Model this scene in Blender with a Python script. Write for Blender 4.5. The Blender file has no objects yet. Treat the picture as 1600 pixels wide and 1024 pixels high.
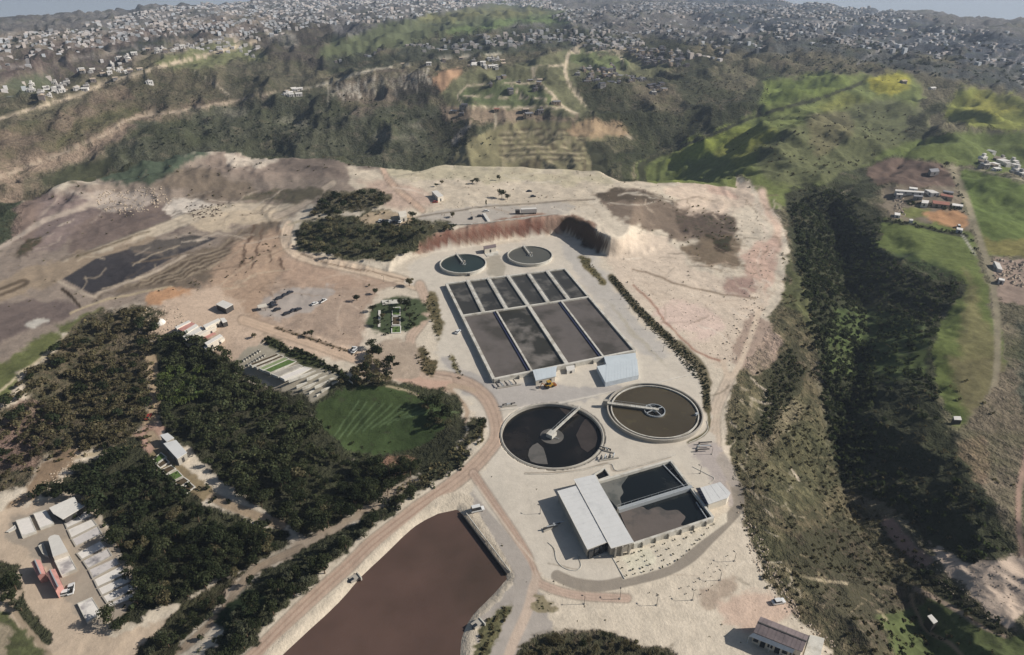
import bpy, math, random
import numpy as np
from mathutils import Vector

rng = np.random.default_rng(7)
random.seed(7)
S = bpy.context.scene
COL = S.collection

# ------------------------------------------------------------------ camera
CAM_H = 155.0
F = 1050.0
PITCH = math.radians(30)
cam_data = bpy.data.cameras.new("camera")
cam_data.sensor_width = 36.0
cam_data.lens = 36.0 * F / 1600.0
cam_data.clip_start = 1.0
cam_data.clip_end = 120000.0
cam = bpy.data.objects.new("camera", cam_data)
COL.objects.link(cam)
cam.location = (0, 0, CAM_H)
cam.rotation_euler = (math.pi / 2 - PITCH, 0, 0)
S.camera = cam

# ------------------------------------------------------------------ world, sun, exposure
SUN_EL = math.radians(33)
SUN_AZ = math.radians(87)        # measured clockwise from +Y: the sun stands to the right of the view
w = bpy.data.worlds.new("World")
S.world = w
w.use_nodes = True
nt = w.node_tree
bg = nt.nodes["Background"]
sky = nt.nodes.new("ShaderNodeTexSky")
sky.sky_type = 'NISHITA'
sky.sun_disc = False
sky.sun_elevation = SUN_EL
sky.sun_rotation = SUN_AZ
sky.altitude = 300
sky.air_density = 1.0
sky.dust_density = 2.0
nt.links.new(sky.outputs[0], bg.inputs[0])
bg.inputs[1].default_value = 0.06
sun_data = bpy.data.lights.new("sun", 'SUN')
sun_data.energy = 5.0
sun_data.angle = math.radians(0.6)
sun_data.color = (1.0, 0.945, 0.885)
sun = bpy.data.objects.new("sun", sun_data)
COL.objects.link(sun)
sd = Vector((math.sin(SUN_AZ) * math.cos(SUN_EL), math.cos(SUN_AZ) * math.cos(SUN_EL), math.sin(SUN_EL)))
sun.rotation_euler = sd.to_track_quat('Z', 'Y').to_euler()
sun.location = (300, 0, 400)
S.view_settings.view_transform = 'Standard'
S.view_settings.look = 'None'
S.view_settings.gamma = 1.0
S.view_settings.exposure = 0.08
S.view_settings.use_curve_mapping = False
S.cycles.max_bounces = 5
S.cycles.diffuse_bounces = 2
S.cycles.glossy_bounces = 2
S.cycles.transmission_bounces = 2
S.cycles.volume_bounces = 0
S.cycles.use_denoising = True

# ------------------------------------------------------------------ maths helpers
SP, CP = math.sin(PITCH), math.cos(PITCH)

def project(x, y, z):
    """world point -> position in the photograph (1600 x 1024)"""
    dz = z - CAM_H
    depth = y * CP - dz * SP
    up = y * SP + dz * CP
    depth = np.maximum(depth, 1e-3)
    return 800 + F * x / depth, 512 - F * up / depth

def plane_pt(px, py, z=0.0):
    """point where the sight line through a photo position meets the level z"""
    a = (px - 800) / F
    b = (512 - py) / F
    dx, dy, dz = a, CP + b * SP, -SP + b * CP
    t = (z - CAM_H) / dz
    return (dx * t, dy * t)

def sstep(t):
    t = np.clip(t, 0, 1)
    return t * t * (3 - 2 * t)

def _hash(ix, iy, seed):
    n = (ix.astype(np.int64) * 374761393 + iy.astype(np.int64) * 668265263 + seed * 974634777) & 0xffffffff
    n = ((n ^ (n >> 13)) * 1274126177) & 0xffffffff
    return ((n ^ (n >> 16)) & 0xffff) / 65535.0

def vnoise(x, y, seed=0):
    ix, iy = np.floor(x), np.floor(y)
    fx, fy = x - ix, y - iy
    ix = ix.astype(np.int64); iy = iy.astype(np.int64)
    ux, uy = fx * fx * fx * (fx * (fx * 6 - 15) + 10), fy * fy * fy * (fy * (fy * 6 - 15) + 10)
    a = _hash(ix, iy, seed); b = _hash(ix + 1, iy, seed)
    c = _hash(ix, iy + 1, seed); d = _hash(ix + 1, iy + 1, seed)
    return (a + (b - a) * ux) * (1 - uy) + (c + (d - c) * ux) * uy

def fbm(x, y, octaves=5, seed=0, gain=0.5):
    s, amp, tot = 0, 1.0, 0
    for k in range(octaves):
        s = s + amp * (vnoise(x, y, seed + k * 17) - 0.5) * 2
        tot += amp
        amp *= gain
        x, y = x * 1.96 + 3.1 + 0.35 * y, y * 1.96 + 7.7 - 0.35 * x
    return s / tot

def ridged(x, y, octaves=4, seed=0):
    s, amp, tot = 0, 1.0, 0
    for k in range(octaves):
        s = s + amp * (1 - np.abs(vnoise(x, y, seed + k * 31) * 2 - 1) * 1.6)
        tot += amp
        amp *= 0.5
        x, y = x * 2.03 + 11.1 + 0.4 * y, y * 2.03 + 5.7 - 0.4 * x
    return s / tot

def inside(px, py, poly):
    r = np.zeros(np.shape(px), bool)
    n = len(poly)
    for i in range(n):
        x1, y1 = poly[i]; x2, y2 = poly[(i + 1) % n]
        if y1 == y2:
            continue
        c = ((y1 > py) != (y2 > py)) & (px < (x2 - x1) * (py - y1) / (y2 - y1) + x1)
        r ^= c
    return r

def seg_dist(px, py, pts, closed):
    d = np.full(np.shape(px), 1e12)
    n = len(pts)
    for i in range(n if closed else n - 1):
        x1, y1 = pts[i]; x2, y2 = pts[(i + 1) % n]
        ex, ey = x2 - x1, y2 - y1
        L = ex * ex + ey * ey + 1e-9
        t = np.clip(((px - x1) * ex + (py - y1) * ey) / L, 0, 1)
        d = np.minimum(d, (px - x1 - t * ex) ** 2 + (py - y1 - t * ey) ** 2)
    return np.sqrt(d)

def sdf(px, py, poly):
    d = seg_dist(px, py, poly, True)
    return np.where(inside(px, py, poly), d, -d)

def smooth_line(pts, n=8):
    """Catmull-Rom through the points"""
    if len(pts) < 3:
        return pts
    P = [pts[0]] + list(pts) + [pts[-1]]
    out = []
    for i in range(1, len(P) - 2):
        p0, p1, p2, p3 = (np.array(P[i + k], float) for k in (-1, 0, 1, 2))
        for k in range(n):
            t = k / n
            q = 0.5 * ((2 * p1) + (-p0 + p2) * t + (2 * p0 - 5 * p1 + 4 * p2 - p3) * t * t + (-p0 + 3 * p1 - 3 * p2 + p3) * t ** 3)
            out.append((q[0], q[1]))
    out.append(tuple(pts[-1]))
    return out

def wpoly(pts, z=0.0):
    return [plane_pt(a, b, z) for a, b in pts]

# ------------------------------------------------------------------ land cover map, laid out as a survey of the ground
X0, X1, Y0, Y1 = -420, 2020, -70, 1230
gx, gy = np.meshgrid(np.arange(X0, X1, 1.0), np.arange(Y0, Y1, 1.0))
gshape = gx.shape
wx = gx + 8 * fbm(gx / 42, gy / 26, 4, 3) + 3.5 * fbm(gx / 11, gy / 7, 3, 4)
wy = gy + 5 * fbm(gx / 40, gy / 24, 4, 5) + 2.2 * fbm(gx / 10, gy / 6, 3, 6)
nz = fbm(gx / 24, gy / 13, 5, 91, .62)
mapc = np.zeros(gshape + (3,))
mapscrub = np.zeros(gshape)
mapcls = np.zeros(gshape, np.int8)
CLS = ['ground', 'dirt_road', 'concrete_yard', 'grass_field', 'hillside', 'bank']

def lin(c):
    c = np.array(c, float) / 255.0
    return np.where(c <= 0.04045, c / 12.92, ((c + 0.055) / 1.055) ** 2.4)

GAIN = 0.95

def _box(pts, m):
    xs = [p[0] for p in pts]; ys = [p[1] for p in pts]
    a = int(max(0, min(xs) - m - X0)); b = int(min(gshape[1], max(xs) + m - X0 + 1))
    c = int(max(0, min(ys) - m - Y0)); d = int(min(gshape[0], max(ys) + m - Y0 + 1))
    return slice(c, d), slice(a, b)

def _apply(sl, a, col, scrub, cls, op):
    a = a * op
    mapc[sl] = mapc[sl] * (1 - a[..., None]) + lin(col) * GAIN * a[..., None]
    if scrub is not None:
        mapscrub[sl] = mapscrub[sl] * (1 - a) + scrub * a
    if cls is not None:
        v = mapcls[sl]
        v[a > 0.5] = CLS.index(cls)
        mapcls[sl] = v

def area(pts, col, scrub=None, cls=None, soft=3.0, warp=True, op=1.0, curve=True):
    if curve:
        pts = smooth_line(list(pts) + [pts[0]], 4)[:-1]
    sl = _box(pts, 14 + soft)
    X, Y = (wx[sl], wy[sl]) if warp else (gx[sl], gy[sl])
    d = sdf(X, Y, pts)
    if warp:
        d = d + nz[sl] * min(7.0, soft * 1.5) * 1.6
        soft = soft * 1.35
    _apply(sl, sstep(d / soft + 0.5), col, scrub, cls, op)

def line(pts, width, col, scrub=0.0, cls=None, soft=1.6, warp=0.35, op=1.0, curve=True):
    if curve:
        pts = smooth_line(pts, 6)
    sl = _box(pts, 14 + width)
    X = gx[sl] + (wx[sl] - gx[sl]) * warp
    Y = gy[sl] + (wy[sl] - gy[sl]) * warp
    d = seg_dist(X, Y, pts, False)
    _apply(sl, sstep((width / 2 - d) / soft + 0.5), col, scrub, cls, op)
# ------------------------------------------------------------------ painting the land cover (colour of soil, grass, litter, one shaded slope)
mapc[:] = lin((112, 106, 86)) * GAIN
mapscrub[:] = 0.5
mapcls[:] = CLS.index('hillside')
A, L = area, line
def RD(pts, width, col, scrub=0.0, cls=None, soft=2.0, warp=.2):
    """a graded track: darker windrow verges, pale bed, two wheel lines"""
    dk = tuple(c * .68 for c in col)
    L(pts, width + 4.5, dk, .25, None, 2.2, warp, .6)
    L(pts, width, col, scrub, cls, min(soft, 2.4), warp)
    sp_ = smooth_line(pts, 4)
    for o in (-.2, .2):
        q = []
        for i, p in enumerate(sp_):
            a = sp_[max(0, i - 1)]; b = sp_[min(len(sp_) - 1, i + 1)]
            dx, dy = b[0] - a[0], b[1] - a[1]; n = math.hypot(dx, dy) + 1e-6
            q.append((p[0] - dy / n * width * o, p[1] + dx / n * width * o))
        L(q, max(1.2, width * .1), tuple(c * .86 for c in col), 0, None, 1.4, warp, .7, False)
# --- far country
A([(-420, -60), (2020, -60), (2020, 130), (1400, 80), (1000, 60), (700, 50), (400, 70), (-420, 130)], (112, 110, 108), .15, 'hillside', 10)
A([(-420, 60), (120, 50), (300, 30), (420, 20), (420, 60), (250, 90), (60, 130), (-420, 170)], (136, 126, 112), .2, 'hillside', 8)
A([(1080, -20), (1300, 0), (1600, 60), (2020, 100), (2020, 150), (1600, 110), (1300, 60), (1100, 40)], (82, 88, 96), .2, 'hillside', 8)
A([(1120, 60), (1250, 55), (1420, 90), (1600, 110), (1700, 150), (1500, 125), (1300, 85), (1180, 80)], (84, 88, 86), .4, 'hillside', 6)
A([(0, 90), (90, 70), (190, 48), (290, 40), (380, 34), (390, 46), (270, 62), (190, 76), (100, 98), (0, 124)], (104, 92, 86), .5, 'hillside', 6)
A([(40, 118), (110, 96), (180, 80), (250, 62), (330, 50), (440, 36), (470, 46), (360, 58), (290, 66), (240, 84), (190, 100), (120, 122), (50, 146)], (88, 80, 76), .5, 'hillside', 5)
A([(175, 84), (235, 62), (300, 50), (300, 58), (250, 72), (205, 88)], (58, 62, 62), .6, 'hillside', 4)
A([(20, 120), (60, 112), (90, 128), (50, 148), (0, 150)], (98, 102, 82), .3, 'hillside', 5)
A([(230, 98), (300, 76), (350, 66), (400, 76), (420, 96), (360, 104), (300, 112), (250, 110)], (110, 112, 80), .3, 'grass_field', 6)
for y in (8, 22, 38, 58, 74):
    L([(-60, y + 42), (120, y + 16), (260, y - 4), (420, y - 18)], 3, (168, 160, 150), 0, None, 2, .6, .5)
A([(470, 88), (520, 62), (600, 40), (680, 22), (760, 6), (800, 2), (900, 20), (880, 36), (780, 46), (700, 60), (600, 78), (520, 96)], (92, 98, 72), .3, 'grass_field', 6)
A([(700, 44), (800, 30), (895, 24), (880, 38), (790, 44), (700, 56)], (98, 112, 72), .1, 'grass_field', 5)
A([(640, 26), (720, 12), (800, 10), (860, 18), (780, 26), (690, 36)], (112, 112, 76), .2, 'grass_field', 5)
A([(380, 62), (440, 40), (500, 36), (520, 52), (500, 82), (520, 112), (460, 100)], (84, 78, 70), .5, 'hillside', 6)
A([(420, 50), (450, 52), (470, 68), (455, 74), (430, 60)], (150, 144, 132), .1, None, 4)
A([(600, 82), (700, 62), (800, 46), (900, 44), (980, 60), (960, 90), (880, 80), (800, 84), (700, 96), (610, 100)], (76, 82, 72), .6, 'hillside', 6)
A([(500, 92), (600, 84), (690, 92), (600, 106), (520, 120)], (70, 74, 62), .6, 'hillside', 5)
# left hills
A([(-420, 330), (-420, 180), (0, 200), (110, 165), (200, 128), (290, 112), (370, 145), (310, 172), (210, 186), (120, 236), (0, 290)], (122, 108, 92), .45, 'hillside', 8)
A([(120, 190), (200, 166), (220, 180), (150, 205), (90, 226)], (104, 98, 74), .5, None, 8)
A([(195, 128), (290, 112), (350, 130), (372, 150), (300, 160), (230, 172), (205, 150)], (98, 92, 74), .55, None, 8)
A([(370, 92), (450, 96), (500, 128), (470, 142), (400, 150), (340, 140)], (96, 92, 76), .55, 'hillside', 6)
L([(300, 110), (330, 128), (356, 148)], 3, (156, 146, 128), 0, None, 2)
L([(-420, 300), (-100, 226), (0, 186), (60, 168), (110, 152), (180, 126), (240, 108), (330, 84), (400, 66)], 5, (190, 174, 150), 0, 'dirt_road', 2.5, .2)
A([(-60, 262), (40, 250), (80, 240), (150, 212), (180, 196), (220, 180), (330, 176), (215, 196), (196, 212), (160, 238), (90, 262), (20, 282), (-60, 300)], (150, 132, 114), .15, 'hillside', 5)
L([(-60, 300), (40, 262), (130, 226), (170, 208), (205, 186), (280, 174), (400, 152), (450, 142)], 4, (168, 152, 132), 0, 'dirt_road', 2.5, .3)
A([(196, 212), (230, 190), (290, 178), (400, 156), (480, 138), (560, 146), (650, 158), (700, 176), (780, 190), (775, 246), (690, 252), (590, 250), (480, 236), (340, 232), (260, 240), (190, 246), (160, 240)], (86, 88, 72), .6, 'hillside', 6)
for (a, b, c, d) in ((330, 176, 60, 16), (420, 190, 60, 18), (640, 196, 70, 20), (560, 215, 90, 14)):
    A([(a, b), (a + c * .5, b - d * .5), (a + c, b), (a + c * .5, b + d * .6)], (128, 124, 108), .3, None, 8, True, .7)
A([(660, 190), (700, 186), (740, 196), (770, 226), (760, 246), (700, 236), (670, 214)], (52, 52, 46), .7, None, 6)
L([(738, 190), (722, 206), (708, 222)], 7, (150, 144, 134), 0, None, 4)
A([(515, 134), (560, 118), (620, 108), (660, 108), (700, 120), (692, 150), (640, 166), (600, 166), (560, 176), (530, 160)], (112, 102, 88), .35, 'hillside', 5)
A([(610, 140), (660, 116), (700, 122), (700, 148), (650, 166), (616, 162)], (62, 60, 54), .5, None, 6)
r2 = np.random.default_rng(3)
for k in range(34):
    a = 512 + k * 4.6 + r2.uniform(-2, 2)
    b = 134 - (k * 0.8) + r2.uniform(-2, 4)
    ln = r2.uniform(12, 30)
    L([(a, b), (a + r2.uniform(-1, 3), b + ln * .5), (a + r2.uniform(2, 8), b + ln)], r2.uniform(1.6, 4.0), (188, 180, 164), 0, None, 1.5, .6, r2.uniform(.3, .9))
L([(450, 146), (520, 128), (560, 114), (620, 104), (700, 92), (780, 84)], 3.2, (172, 164, 146), 0, 'dirt_road', 2, .4)
A([(668, 118), (700, 106), (724, 112), (712, 128), (690, 140)], (172, 140, 112), .05, 'ground', 4)
A([(690, 140), (720, 112), (790, 104), (880, 80), (940, 82), (1000, 92), (1060, 92), (1010, 128), (960, 122), (900, 140), (930, 180), (900, 186), (720, 190), (700, 168)], (106, 106, 80), .45, 'grass_field', 6)
A([(720, 140), (800, 128), (840, 140), (868, 162), (730, 166)], (98, 106, 74), .2, 'grass_field', 4)
A([(896, 84), (960, 84), (975, 100), (940, 108), (900, 100)], (104, 112, 76), .2, None, 4)
A([(690, 168), (800, 172), (900, 182), (880, 192), (770, 196), (700, 186)], (140, 124, 106), .35, None, 5)
A([(1012, 60), (1060, 66), (1100, 90), (1170, 110), (1150, 120), (1060, 100), (1000, 80)], (58, 62, 52), .8, 'hillside', 5)
for pl, ww in (([(912, 68), (890, 84), (884, 104), (886, 122), (900, 148), (930, 178), (960, 200), (985, 216)], 5),
               ([(890, 84), (940, 78), (1000, 78)], 3), ([(832, 106), (836, 124), (860, 144), (880, 166), (905, 180)], 4),
               ([(832, 106), (880, 102)], 3), ([(720, 166), (800, 168), (880, 168)], 2.6), ([(724, 150), (800, 152), (866, 156)], 2.4),
               ([(730, 134), (790, 130), (840, 132)], 2.6), ([(730, 134), (716, 150), (724, 164)], 2.4), ([(960, 74), (975, 100)], 3),
               ([(773, 170), (775, 190), (772, 216)], 5), ([(945, 108), (960, 118), (970, 128)], 3), ([(800, 130), (806, 142), (816, 150)], 2.4)):
    L(pl, ww, (184, 170, 146), 0, 'dirt_road', 2, .25)
A([(985, 216), (930, 180), (905, 150), (900, 124), (940, 116), (990, 130), (1060, 110), (1110, 96), (1170, 104), (1230, 116), (1210, 150), (1160, 186), (1080, 222), (1000, 240)], (78, 80, 62), .6, 'hillside', 7)
A([(985, 130), (1040, 134), (1080, 160), (1060, 180), (1010, 168), (990, 150)], (112, 104, 86), .4, None, 8)
A([(1120, 100), (1170, 110), (1200, 140), (1160, 160), (1110, 130)], (104, 100, 80), .4, None, 8)
A([(904, 128), (950, 150), (1010, 186), (1000, 210), (960, 196), (918, 160)], (54, 58, 46), .7, None, 7)  # left-facing slope: its shade is put into the ground colour
A([(1180, 100), (1220, 116), (1190, 160), (1120, 200), (1040, 236), (950, 262), (940, 246), (1040, 216), (1130, 176), (1170, 140)], (62, 68, 50), .7, 'hillside', 6)
A([(690, 252), (776, 196), (850, 190), (930, 192), (975, 214), (925, 222), (905, 220), (940, 262), (760, 264)], (130, 124, 94), .3, 'ground', 4)
for k in range(7):
    L([(780, 204 + k * 8), (850, 202 + k * 8), (915, 206 + k * 7.5)], 2.6, (92, 84, 66), .4, None, 1.6, .3, .95)
    L([(784, 208 + k * 8), (850, 206 + k * 8), (912, 210 + k * 7.5)], 1.6, (178, 164, 136), 0, None, 1.6, .3, .7)
A([(915, 186), (960, 192), (988, 214), (930, 214), (890, 206)], (176, 150, 120), .05, None, 4, True, .8)
A([(916, 224), (945, 226), (962, 250), (935, 264), (922, 250)], (60, 60, 50), .8, None, 4)
# right hills, valleys and fields
A([(950, 268), (1010, 252), (1060, 236), (1140, 200), (1200, 164), (1190, 126), (1260, 118), (1360, 116), (1420, 118), (1440, 150), (1400, 230), (1380, 280), (1290, 300), (1230, 330), (1190, 320), (1150, 276)], (110, 118, 70), .2, 'grass_field', 8)
A([(1196, 128), (1260, 118), (1330, 122), (1310, 140), (1240, 158), (1190, 156)], (112, 124, 66), .05, None, 8)
A([(1260, 166), (1330, 150), (1354, 160), (1300, 180)], (130, 132, 72), .05, None, 8)
A([(1356, 124), (1384, 114), (1420, 124), (1410, 142), (1370, 142)], (160, 154, 66), .03, None, 6)
A([(1080, 216), (1140, 200), (1200, 206), (1180, 232), (1110, 244), (1040, 256)], (126, 134, 64), .05, None, 9)
A([(1150, 210), (1200, 200), (1220, 230), (1160, 250), (1120, 240)], (128, 130, 66), .1, None, 9)
A([(1170, 236), (1240, 196), (1330, 164), (1400, 150), (1440, 170), (1460, 200), (1420, 236), (1370, 250), (1300, 288), (1230, 290), (1190, 270)], (98, 101, 70), .45, 'grass_field', 10)
A([(1260, 186), (1320, 170), (1330, 200), (1290, 240), (1270, 220)], (110, 106, 78), .4, None, 9)
L([(985, 264), (1050, 236), (1090, 220), (1150, 196), (1200, 176), (1250, 162), (1300, 148), (1350, 128)], 5, (60, 64, 44), .9, None, 3, .5)
A([(1410, 190), (1430, 176), (1450, 170), (1500, 156), (1510, 170), (1450, 190), (1480, 206), (1560, 208), (1440, 226), (1416, 214)], (76, 78, 56), .7, 'hillside', 6)
A([(1470, 186), (1490, 150), (1510, 136), (1600, 150), (2020, 180), (2020, 250), (1600, 205), (1530, 200)], (126, 130, 66), .05, 'grass_field', 6)
A([(1490, 160), (1530, 144), (1590, 160), (1580, 176), (1520, 172)], (140, 138, 68), .05, None, 9)
A([(1360, 250), (1400, 226), (1480, 212), (1600, 208), (2020, 250), (2020, 420), (1640, 300), (1600, 270), (1500, 262), (1440, 250)], (96, 106, 60), .15, 'grass_field', 6)
A([(1300, 280), (1380, 246), (1420, 252), (1372, 300), (1310, 310)], (70, 74, 56), .5, 'hillside', 8)
A([(1350, 262), (1380, 248), (1440, 250), (1486, 266), (1488, 294), (1420, 290), (1370, 286)], (104, 88, 78), .3, 'ground', 5)
A([(1500, 262), (1600, 284), (1800, 320), (1800, 420), (1600, 400), (1545, 402), (1524, 350), (1508, 300)], (92, 106, 56), .08, 'grass_field', 4)
A([(1534, 372), (1600, 376), (1660, 390), (1640, 402), (1546, 398)], (122, 116, 70), .1, None, 6)
A([(1546, 400), (1640, 408), (1900, 430), (1900, 520), (1600, 480), (1560, 450)], (152, 134, 120), .3, 'ground', 4)
A([(1376, 292), (1490, 296), (1510, 330), (1512, 362), (1460, 352), (1396, 342)], (122, 112, 96), .4, 'ground', 3)
A([(1412, 326), (1456, 326), (1450, 342), (1412, 340)], (118, 122, 74), .1, 'grass_field', 3)
A([(1448, 330), (1500, 330), (1510, 352), (1490, 358), (1452, 346)], (176, 136, 100), .05, 'ground', 4)
A([(1340, 340), (1400, 344), (1510, 366), (1534, 430), (1560, 520), (1570, 600), (1540, 660), (1500, 670), (1460, 600), (1450, 520), (1490, 470), (1460, 420), (1380, 400)], (97, 107, 60), .15, 'grass_field', 6)
A([(1510, 420), (1560, 560), (1560, 640), (1520, 640), (1500, 560)], (116, 112, 76), .2, None, 12)
A([(1480, 560), (1560, 560), (1570, 620), (1510, 650)], (110, 104, 74), .3, None, 12)
L([(1382, 346), (1430, 352), (1470, 362), (1512, 370)], 4, (52, 54, 38), .9, None, 2, .3)
L([(1486, 262), (1500, 290), (1512, 316), (1522, 350), (1534, 386), (1550, 440), (1558, 520), (1556, 590), (1540, 640)], 11, (138, 130, 108), .05, 'dirt_road', 4, .15)
L([(1486, 262), (1530, 266), (1600, 282), (1700, 306)], 3, (150, 142, 120), 0, 'dirt_road', 2, .2)
L([(1500, 362), (1512, 380), (1524, 398)], 3, (168, 164, 150), 0, None, 2, .2)
A([(1540, 620), (1600, 560), (1760, 560), (1760, 960), (1610, 930), (1580, 850), (1520, 770), (1490, 690)], (120, 110, 92), .45, 'hillside', 10)
A([(1500, 690), (1540, 680), (1545, 740), (1520, 760), (1496, 720)], (142, 122, 102), .2, None, 8)
A([(1590, 500), (1700, 500), (1700, 620), (1600, 640)], (86, 90, 76), .5, 'hillside', 10)
L([(1606, 700), (1590, 780), (1594, 880), (1580, 960), (1590, 1060)], 9, (156, 132, 116), .1, 'dirt_road', 4, .3)
# the wooded valley
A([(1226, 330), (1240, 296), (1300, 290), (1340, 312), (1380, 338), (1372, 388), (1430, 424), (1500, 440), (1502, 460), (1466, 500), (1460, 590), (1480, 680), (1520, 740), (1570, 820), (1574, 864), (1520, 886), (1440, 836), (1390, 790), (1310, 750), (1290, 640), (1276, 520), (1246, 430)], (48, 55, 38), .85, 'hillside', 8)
A([(1300, 480), (1400, 486), (1450, 520), (1440, 590), (1350, 590), (1290, 570)], (78, 90, 54), .5, 'grass_field', 14)
A([(1360, 392), (1440, 400), (1500, 440), (1440, 430)], (66, 78, 48), .5, None, 10)
for pl in ([(1300, 572), (1340, 560), (1390, 540), (1400, 500)], [(1330, 512), (1380, 500), (1430, 520)], [(1330, 476), (1380, 490), (1440, 484)], [(1440, 540), (1445, 500)]):
    L(pl, 3, (98, 106, 74), .2, None, 3, .8, .7)
L([(1330, 296), (1312, 304), (1318, 320), (1328, 330)], 3, (136, 130, 108), 0, None, 2)
A([(1216, 386), (1240, 420), (1262, 470), (1270, 540), (1246, 540), (1222, 480)], (92, 94, 64), .55, 'grass_field', 8)
# slope between the works and the valley
A([(1140, 600), (1200, 520), (1226, 470), (1262, 520), (1280, 600), (1300, 740), (1400, 830), (1470, 900), (1600, 1010), (1600, 1230), (1360, 1230), (1280, 1010), (1200, 930), (1160, 820), (1130, 700)], (112, 103, 80), .6, 'hillside', 8)
A([(1200, 690), (1260, 660), (1310, 740), (1260, 800), (1200, 770)], (106, 102, 76), .6, None, 14)
A([(1180, 620), (1230, 600), (1250, 650), (1190, 700)], (132, 122, 98), .4, None, 12)
A([(1220, 840), (1330, 820), (1380, 880), (1300, 920), (1240, 900)], (84, 76, 62), .7, None, 14)
A([(1280, 900), (1380, 900), (1440, 980), (1360, 1010), (1290, 960)], (100, 90, 76), .7, None, 14)
A([(1200, 560), (1244, 540), (1256, 600), (1220, 640), (1196, 690), (1186, 660)], (70, 62, 50), .85, None, 6)
L([(1160, 870), (1200, 880), (1260, 902), (1324, 912)], 4, (156, 144, 120), 0, None, 2.5)
A([(1366, 964), (1420, 952), (1480, 930), (1560, 990), (1620, 1010), (1640, 1230), (1440, 1230), (1400, 1030)], (84, 92, 58), .45, 'grass_field', 9)
L([(1424, 930), (1432, 960), (1450, 985), (1490, 1010), (1510, 1040)], 6, (152, 132, 108), .1, 'dirt_road', 3)
L([(1430, 920), (1480, 944), (1530, 976), (1570, 994)], 7, (158, 140, 122), .1, None, 3)
A([(1372, 802), (1400, 816), (1430, 850), (1462, 880), (1440, 888), (1410, 860), (1388, 830)], (158, 130, 116), .05, 'ground', 5)
A([(1446, 836), (1480, 862), (1512, 884), (1560, 870), (1610, 880), (1640, 930), (1600, 960), (1560, 990), (1540, 960), (1506, 920), (1470, 880)], (188, 170, 152), .05, 'ground', 5)
L([(1420, 892), (1460, 910), (1500, 940), (1530, 964), (1560, 984)], 17, (50, 42, 34), .9, None, 5, 1)
L([(1400, 790), (1440, 820), (1450, 850)], 9, (52, 40, 32), .8, None, 5, 1)
for pl in ([(1340, 100), (1362, 84), (1384, 74)], [(1550, 98), (1566, 84), (1582, 76)], [(1574, 108), (1590, 92), (1604, 84)], [(1580, 112), (1590, 124), (1600, 134)], [(1010, 18), (1100, 10), (1200, 14)], [(1240, 34), (1310, 36), (1330, 42)], [(1310, 66), (1340, 60), (1370, 66)], [(1040, 40), (1060, 26)], [(1090, 52), (1120, 34)], [(1140, 62), (1180, 36)], [(960, 34), (980, 20)]):
    L(pl, 3.2, (168, 164, 160), 0, None, 2.5, .3, .8)
# --- the bare plateau
A([(-420, 420), (-420, 330), (0, 300), (60, 292), (130, 276), (180, 262), (250, 245), (340, 232), (480, 236), (600, 250), (760, 263), (940, 270), (1130, 273), (1180, 300), (1222, 360), (1226, 430), (1200, 520), (1150, 590), (1134, 690), (1160, 800), (1190, 900), (1270, 990), (1350, 1100), (1400, 1230), (-420, 1230)], (204, 192, 172), .04, 'ground', 4)
A([(-420, 1230), (-420, 380), (0, 340), (110, 292), (230, 262), (330, 240), (450, 250), (560, 262), (560, 300), (470, 330), (440, 360), (420, 420), (380, 520), (330, 590), (240, 480), (130, 500), (60, 560), (0, 640)], (143, 130, 117), .1, 'ground', 10)
A([(330, 238), (470, 240), (590, 256), (590, 276), (480, 280), (370, 276), (310, 262)], (136, 122, 110), .2, None, 8)
A([(356, 246), (420, 240), (430, 256), (390, 264), (356, 260)], (186, 174, 158), 0, None, 4)
A([(420, 262), (480, 246), (590, 254), (600, 268), (500, 272), (430, 270)], (120, 108, 98), .3, None, 6)
A([(160, 262), (230, 247), (330, 235), (300, 256), (262, 276), (220, 290), (180, 284), (160, 278)], (76, 86, 70), .35, 'grass_field', 6)
A([(40, 292), (80, 268), (150, 254), (190, 248), (140, 276), (80, 292)], (74, 76, 56), .5, 'grass_field', 4)
A([(-420, 420), (-200, 330), (0, 306), (44, 302), (30, 340), (20, 372), (-60, 400)], (66, 74, 58), .6, 'hillside', 6)
A([(22, 330), (60, 300), (120, 300), (150, 316), (100, 360), (60, 372), (20, 380)], (124, 108, 98), .2, None, 6)
A([(60, 308), (140, 306), (176, 326), (120, 372), (40, 400), (60, 350)], (126, 112, 106), .1, None, 10)
A([(130, 340), (230, 310), (262, 330), (276, 356), (200, 380), (110, 392)], (118, 104, 96), .15, None, 8)
A([(200, 336), (230, 326), (272, 340), (284, 360), (240, 360)], (108, 96, 90), .15, None, 6)
A([(196, 362), (236, 356), (246, 366), (210, 374)], (88, 78, 72), .2, None, 4)
A([(240, 290), (300, 262), (370, 282), (400, 300), (360, 316), (280, 300)], (118, 106, 92), .25, None, 8)
A([(256, 326), (280, 314), (350, 322), (340, 332), (286, 350), (266, 342)], (196, 186, 172), 0, None, 3)
A([(130, 310), (180, 300), (250, 306), (220, 324), (160, 330)], (168, 156, 144), .15, None, 6)
L([(-60, 400), (0, 386), (60, 350), (110, 330), (150, 312), (120, 302), (60, 298)], 8, (170, 156, 142), .02, 'dirt_road', 4, .5)
A([(16, 396), (50, 374), (62, 376), (44, 400)], (82, 72, 58), .6, None, 4)
L([(-60, 330), (0, 306), (50, 294), (120, 280), (200, 262)], 6, (170, 156, 138), 0, 'dirt_road', 3, .4)
RD([(-120, 500), (0, 452), (80, 424), (150, 396), (220, 370), (300, 340), (360, 326), (430, 328), (460, 320)], 15, (194, 180, 158), 0, 'dirt_road', 5, .3)
A([(300, 350), (350, 326), (420, 324), (450, 338), (440, 346), (380, 352), (330, 366)], (190, 174, 150), 0, 'ground', 5)
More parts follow.
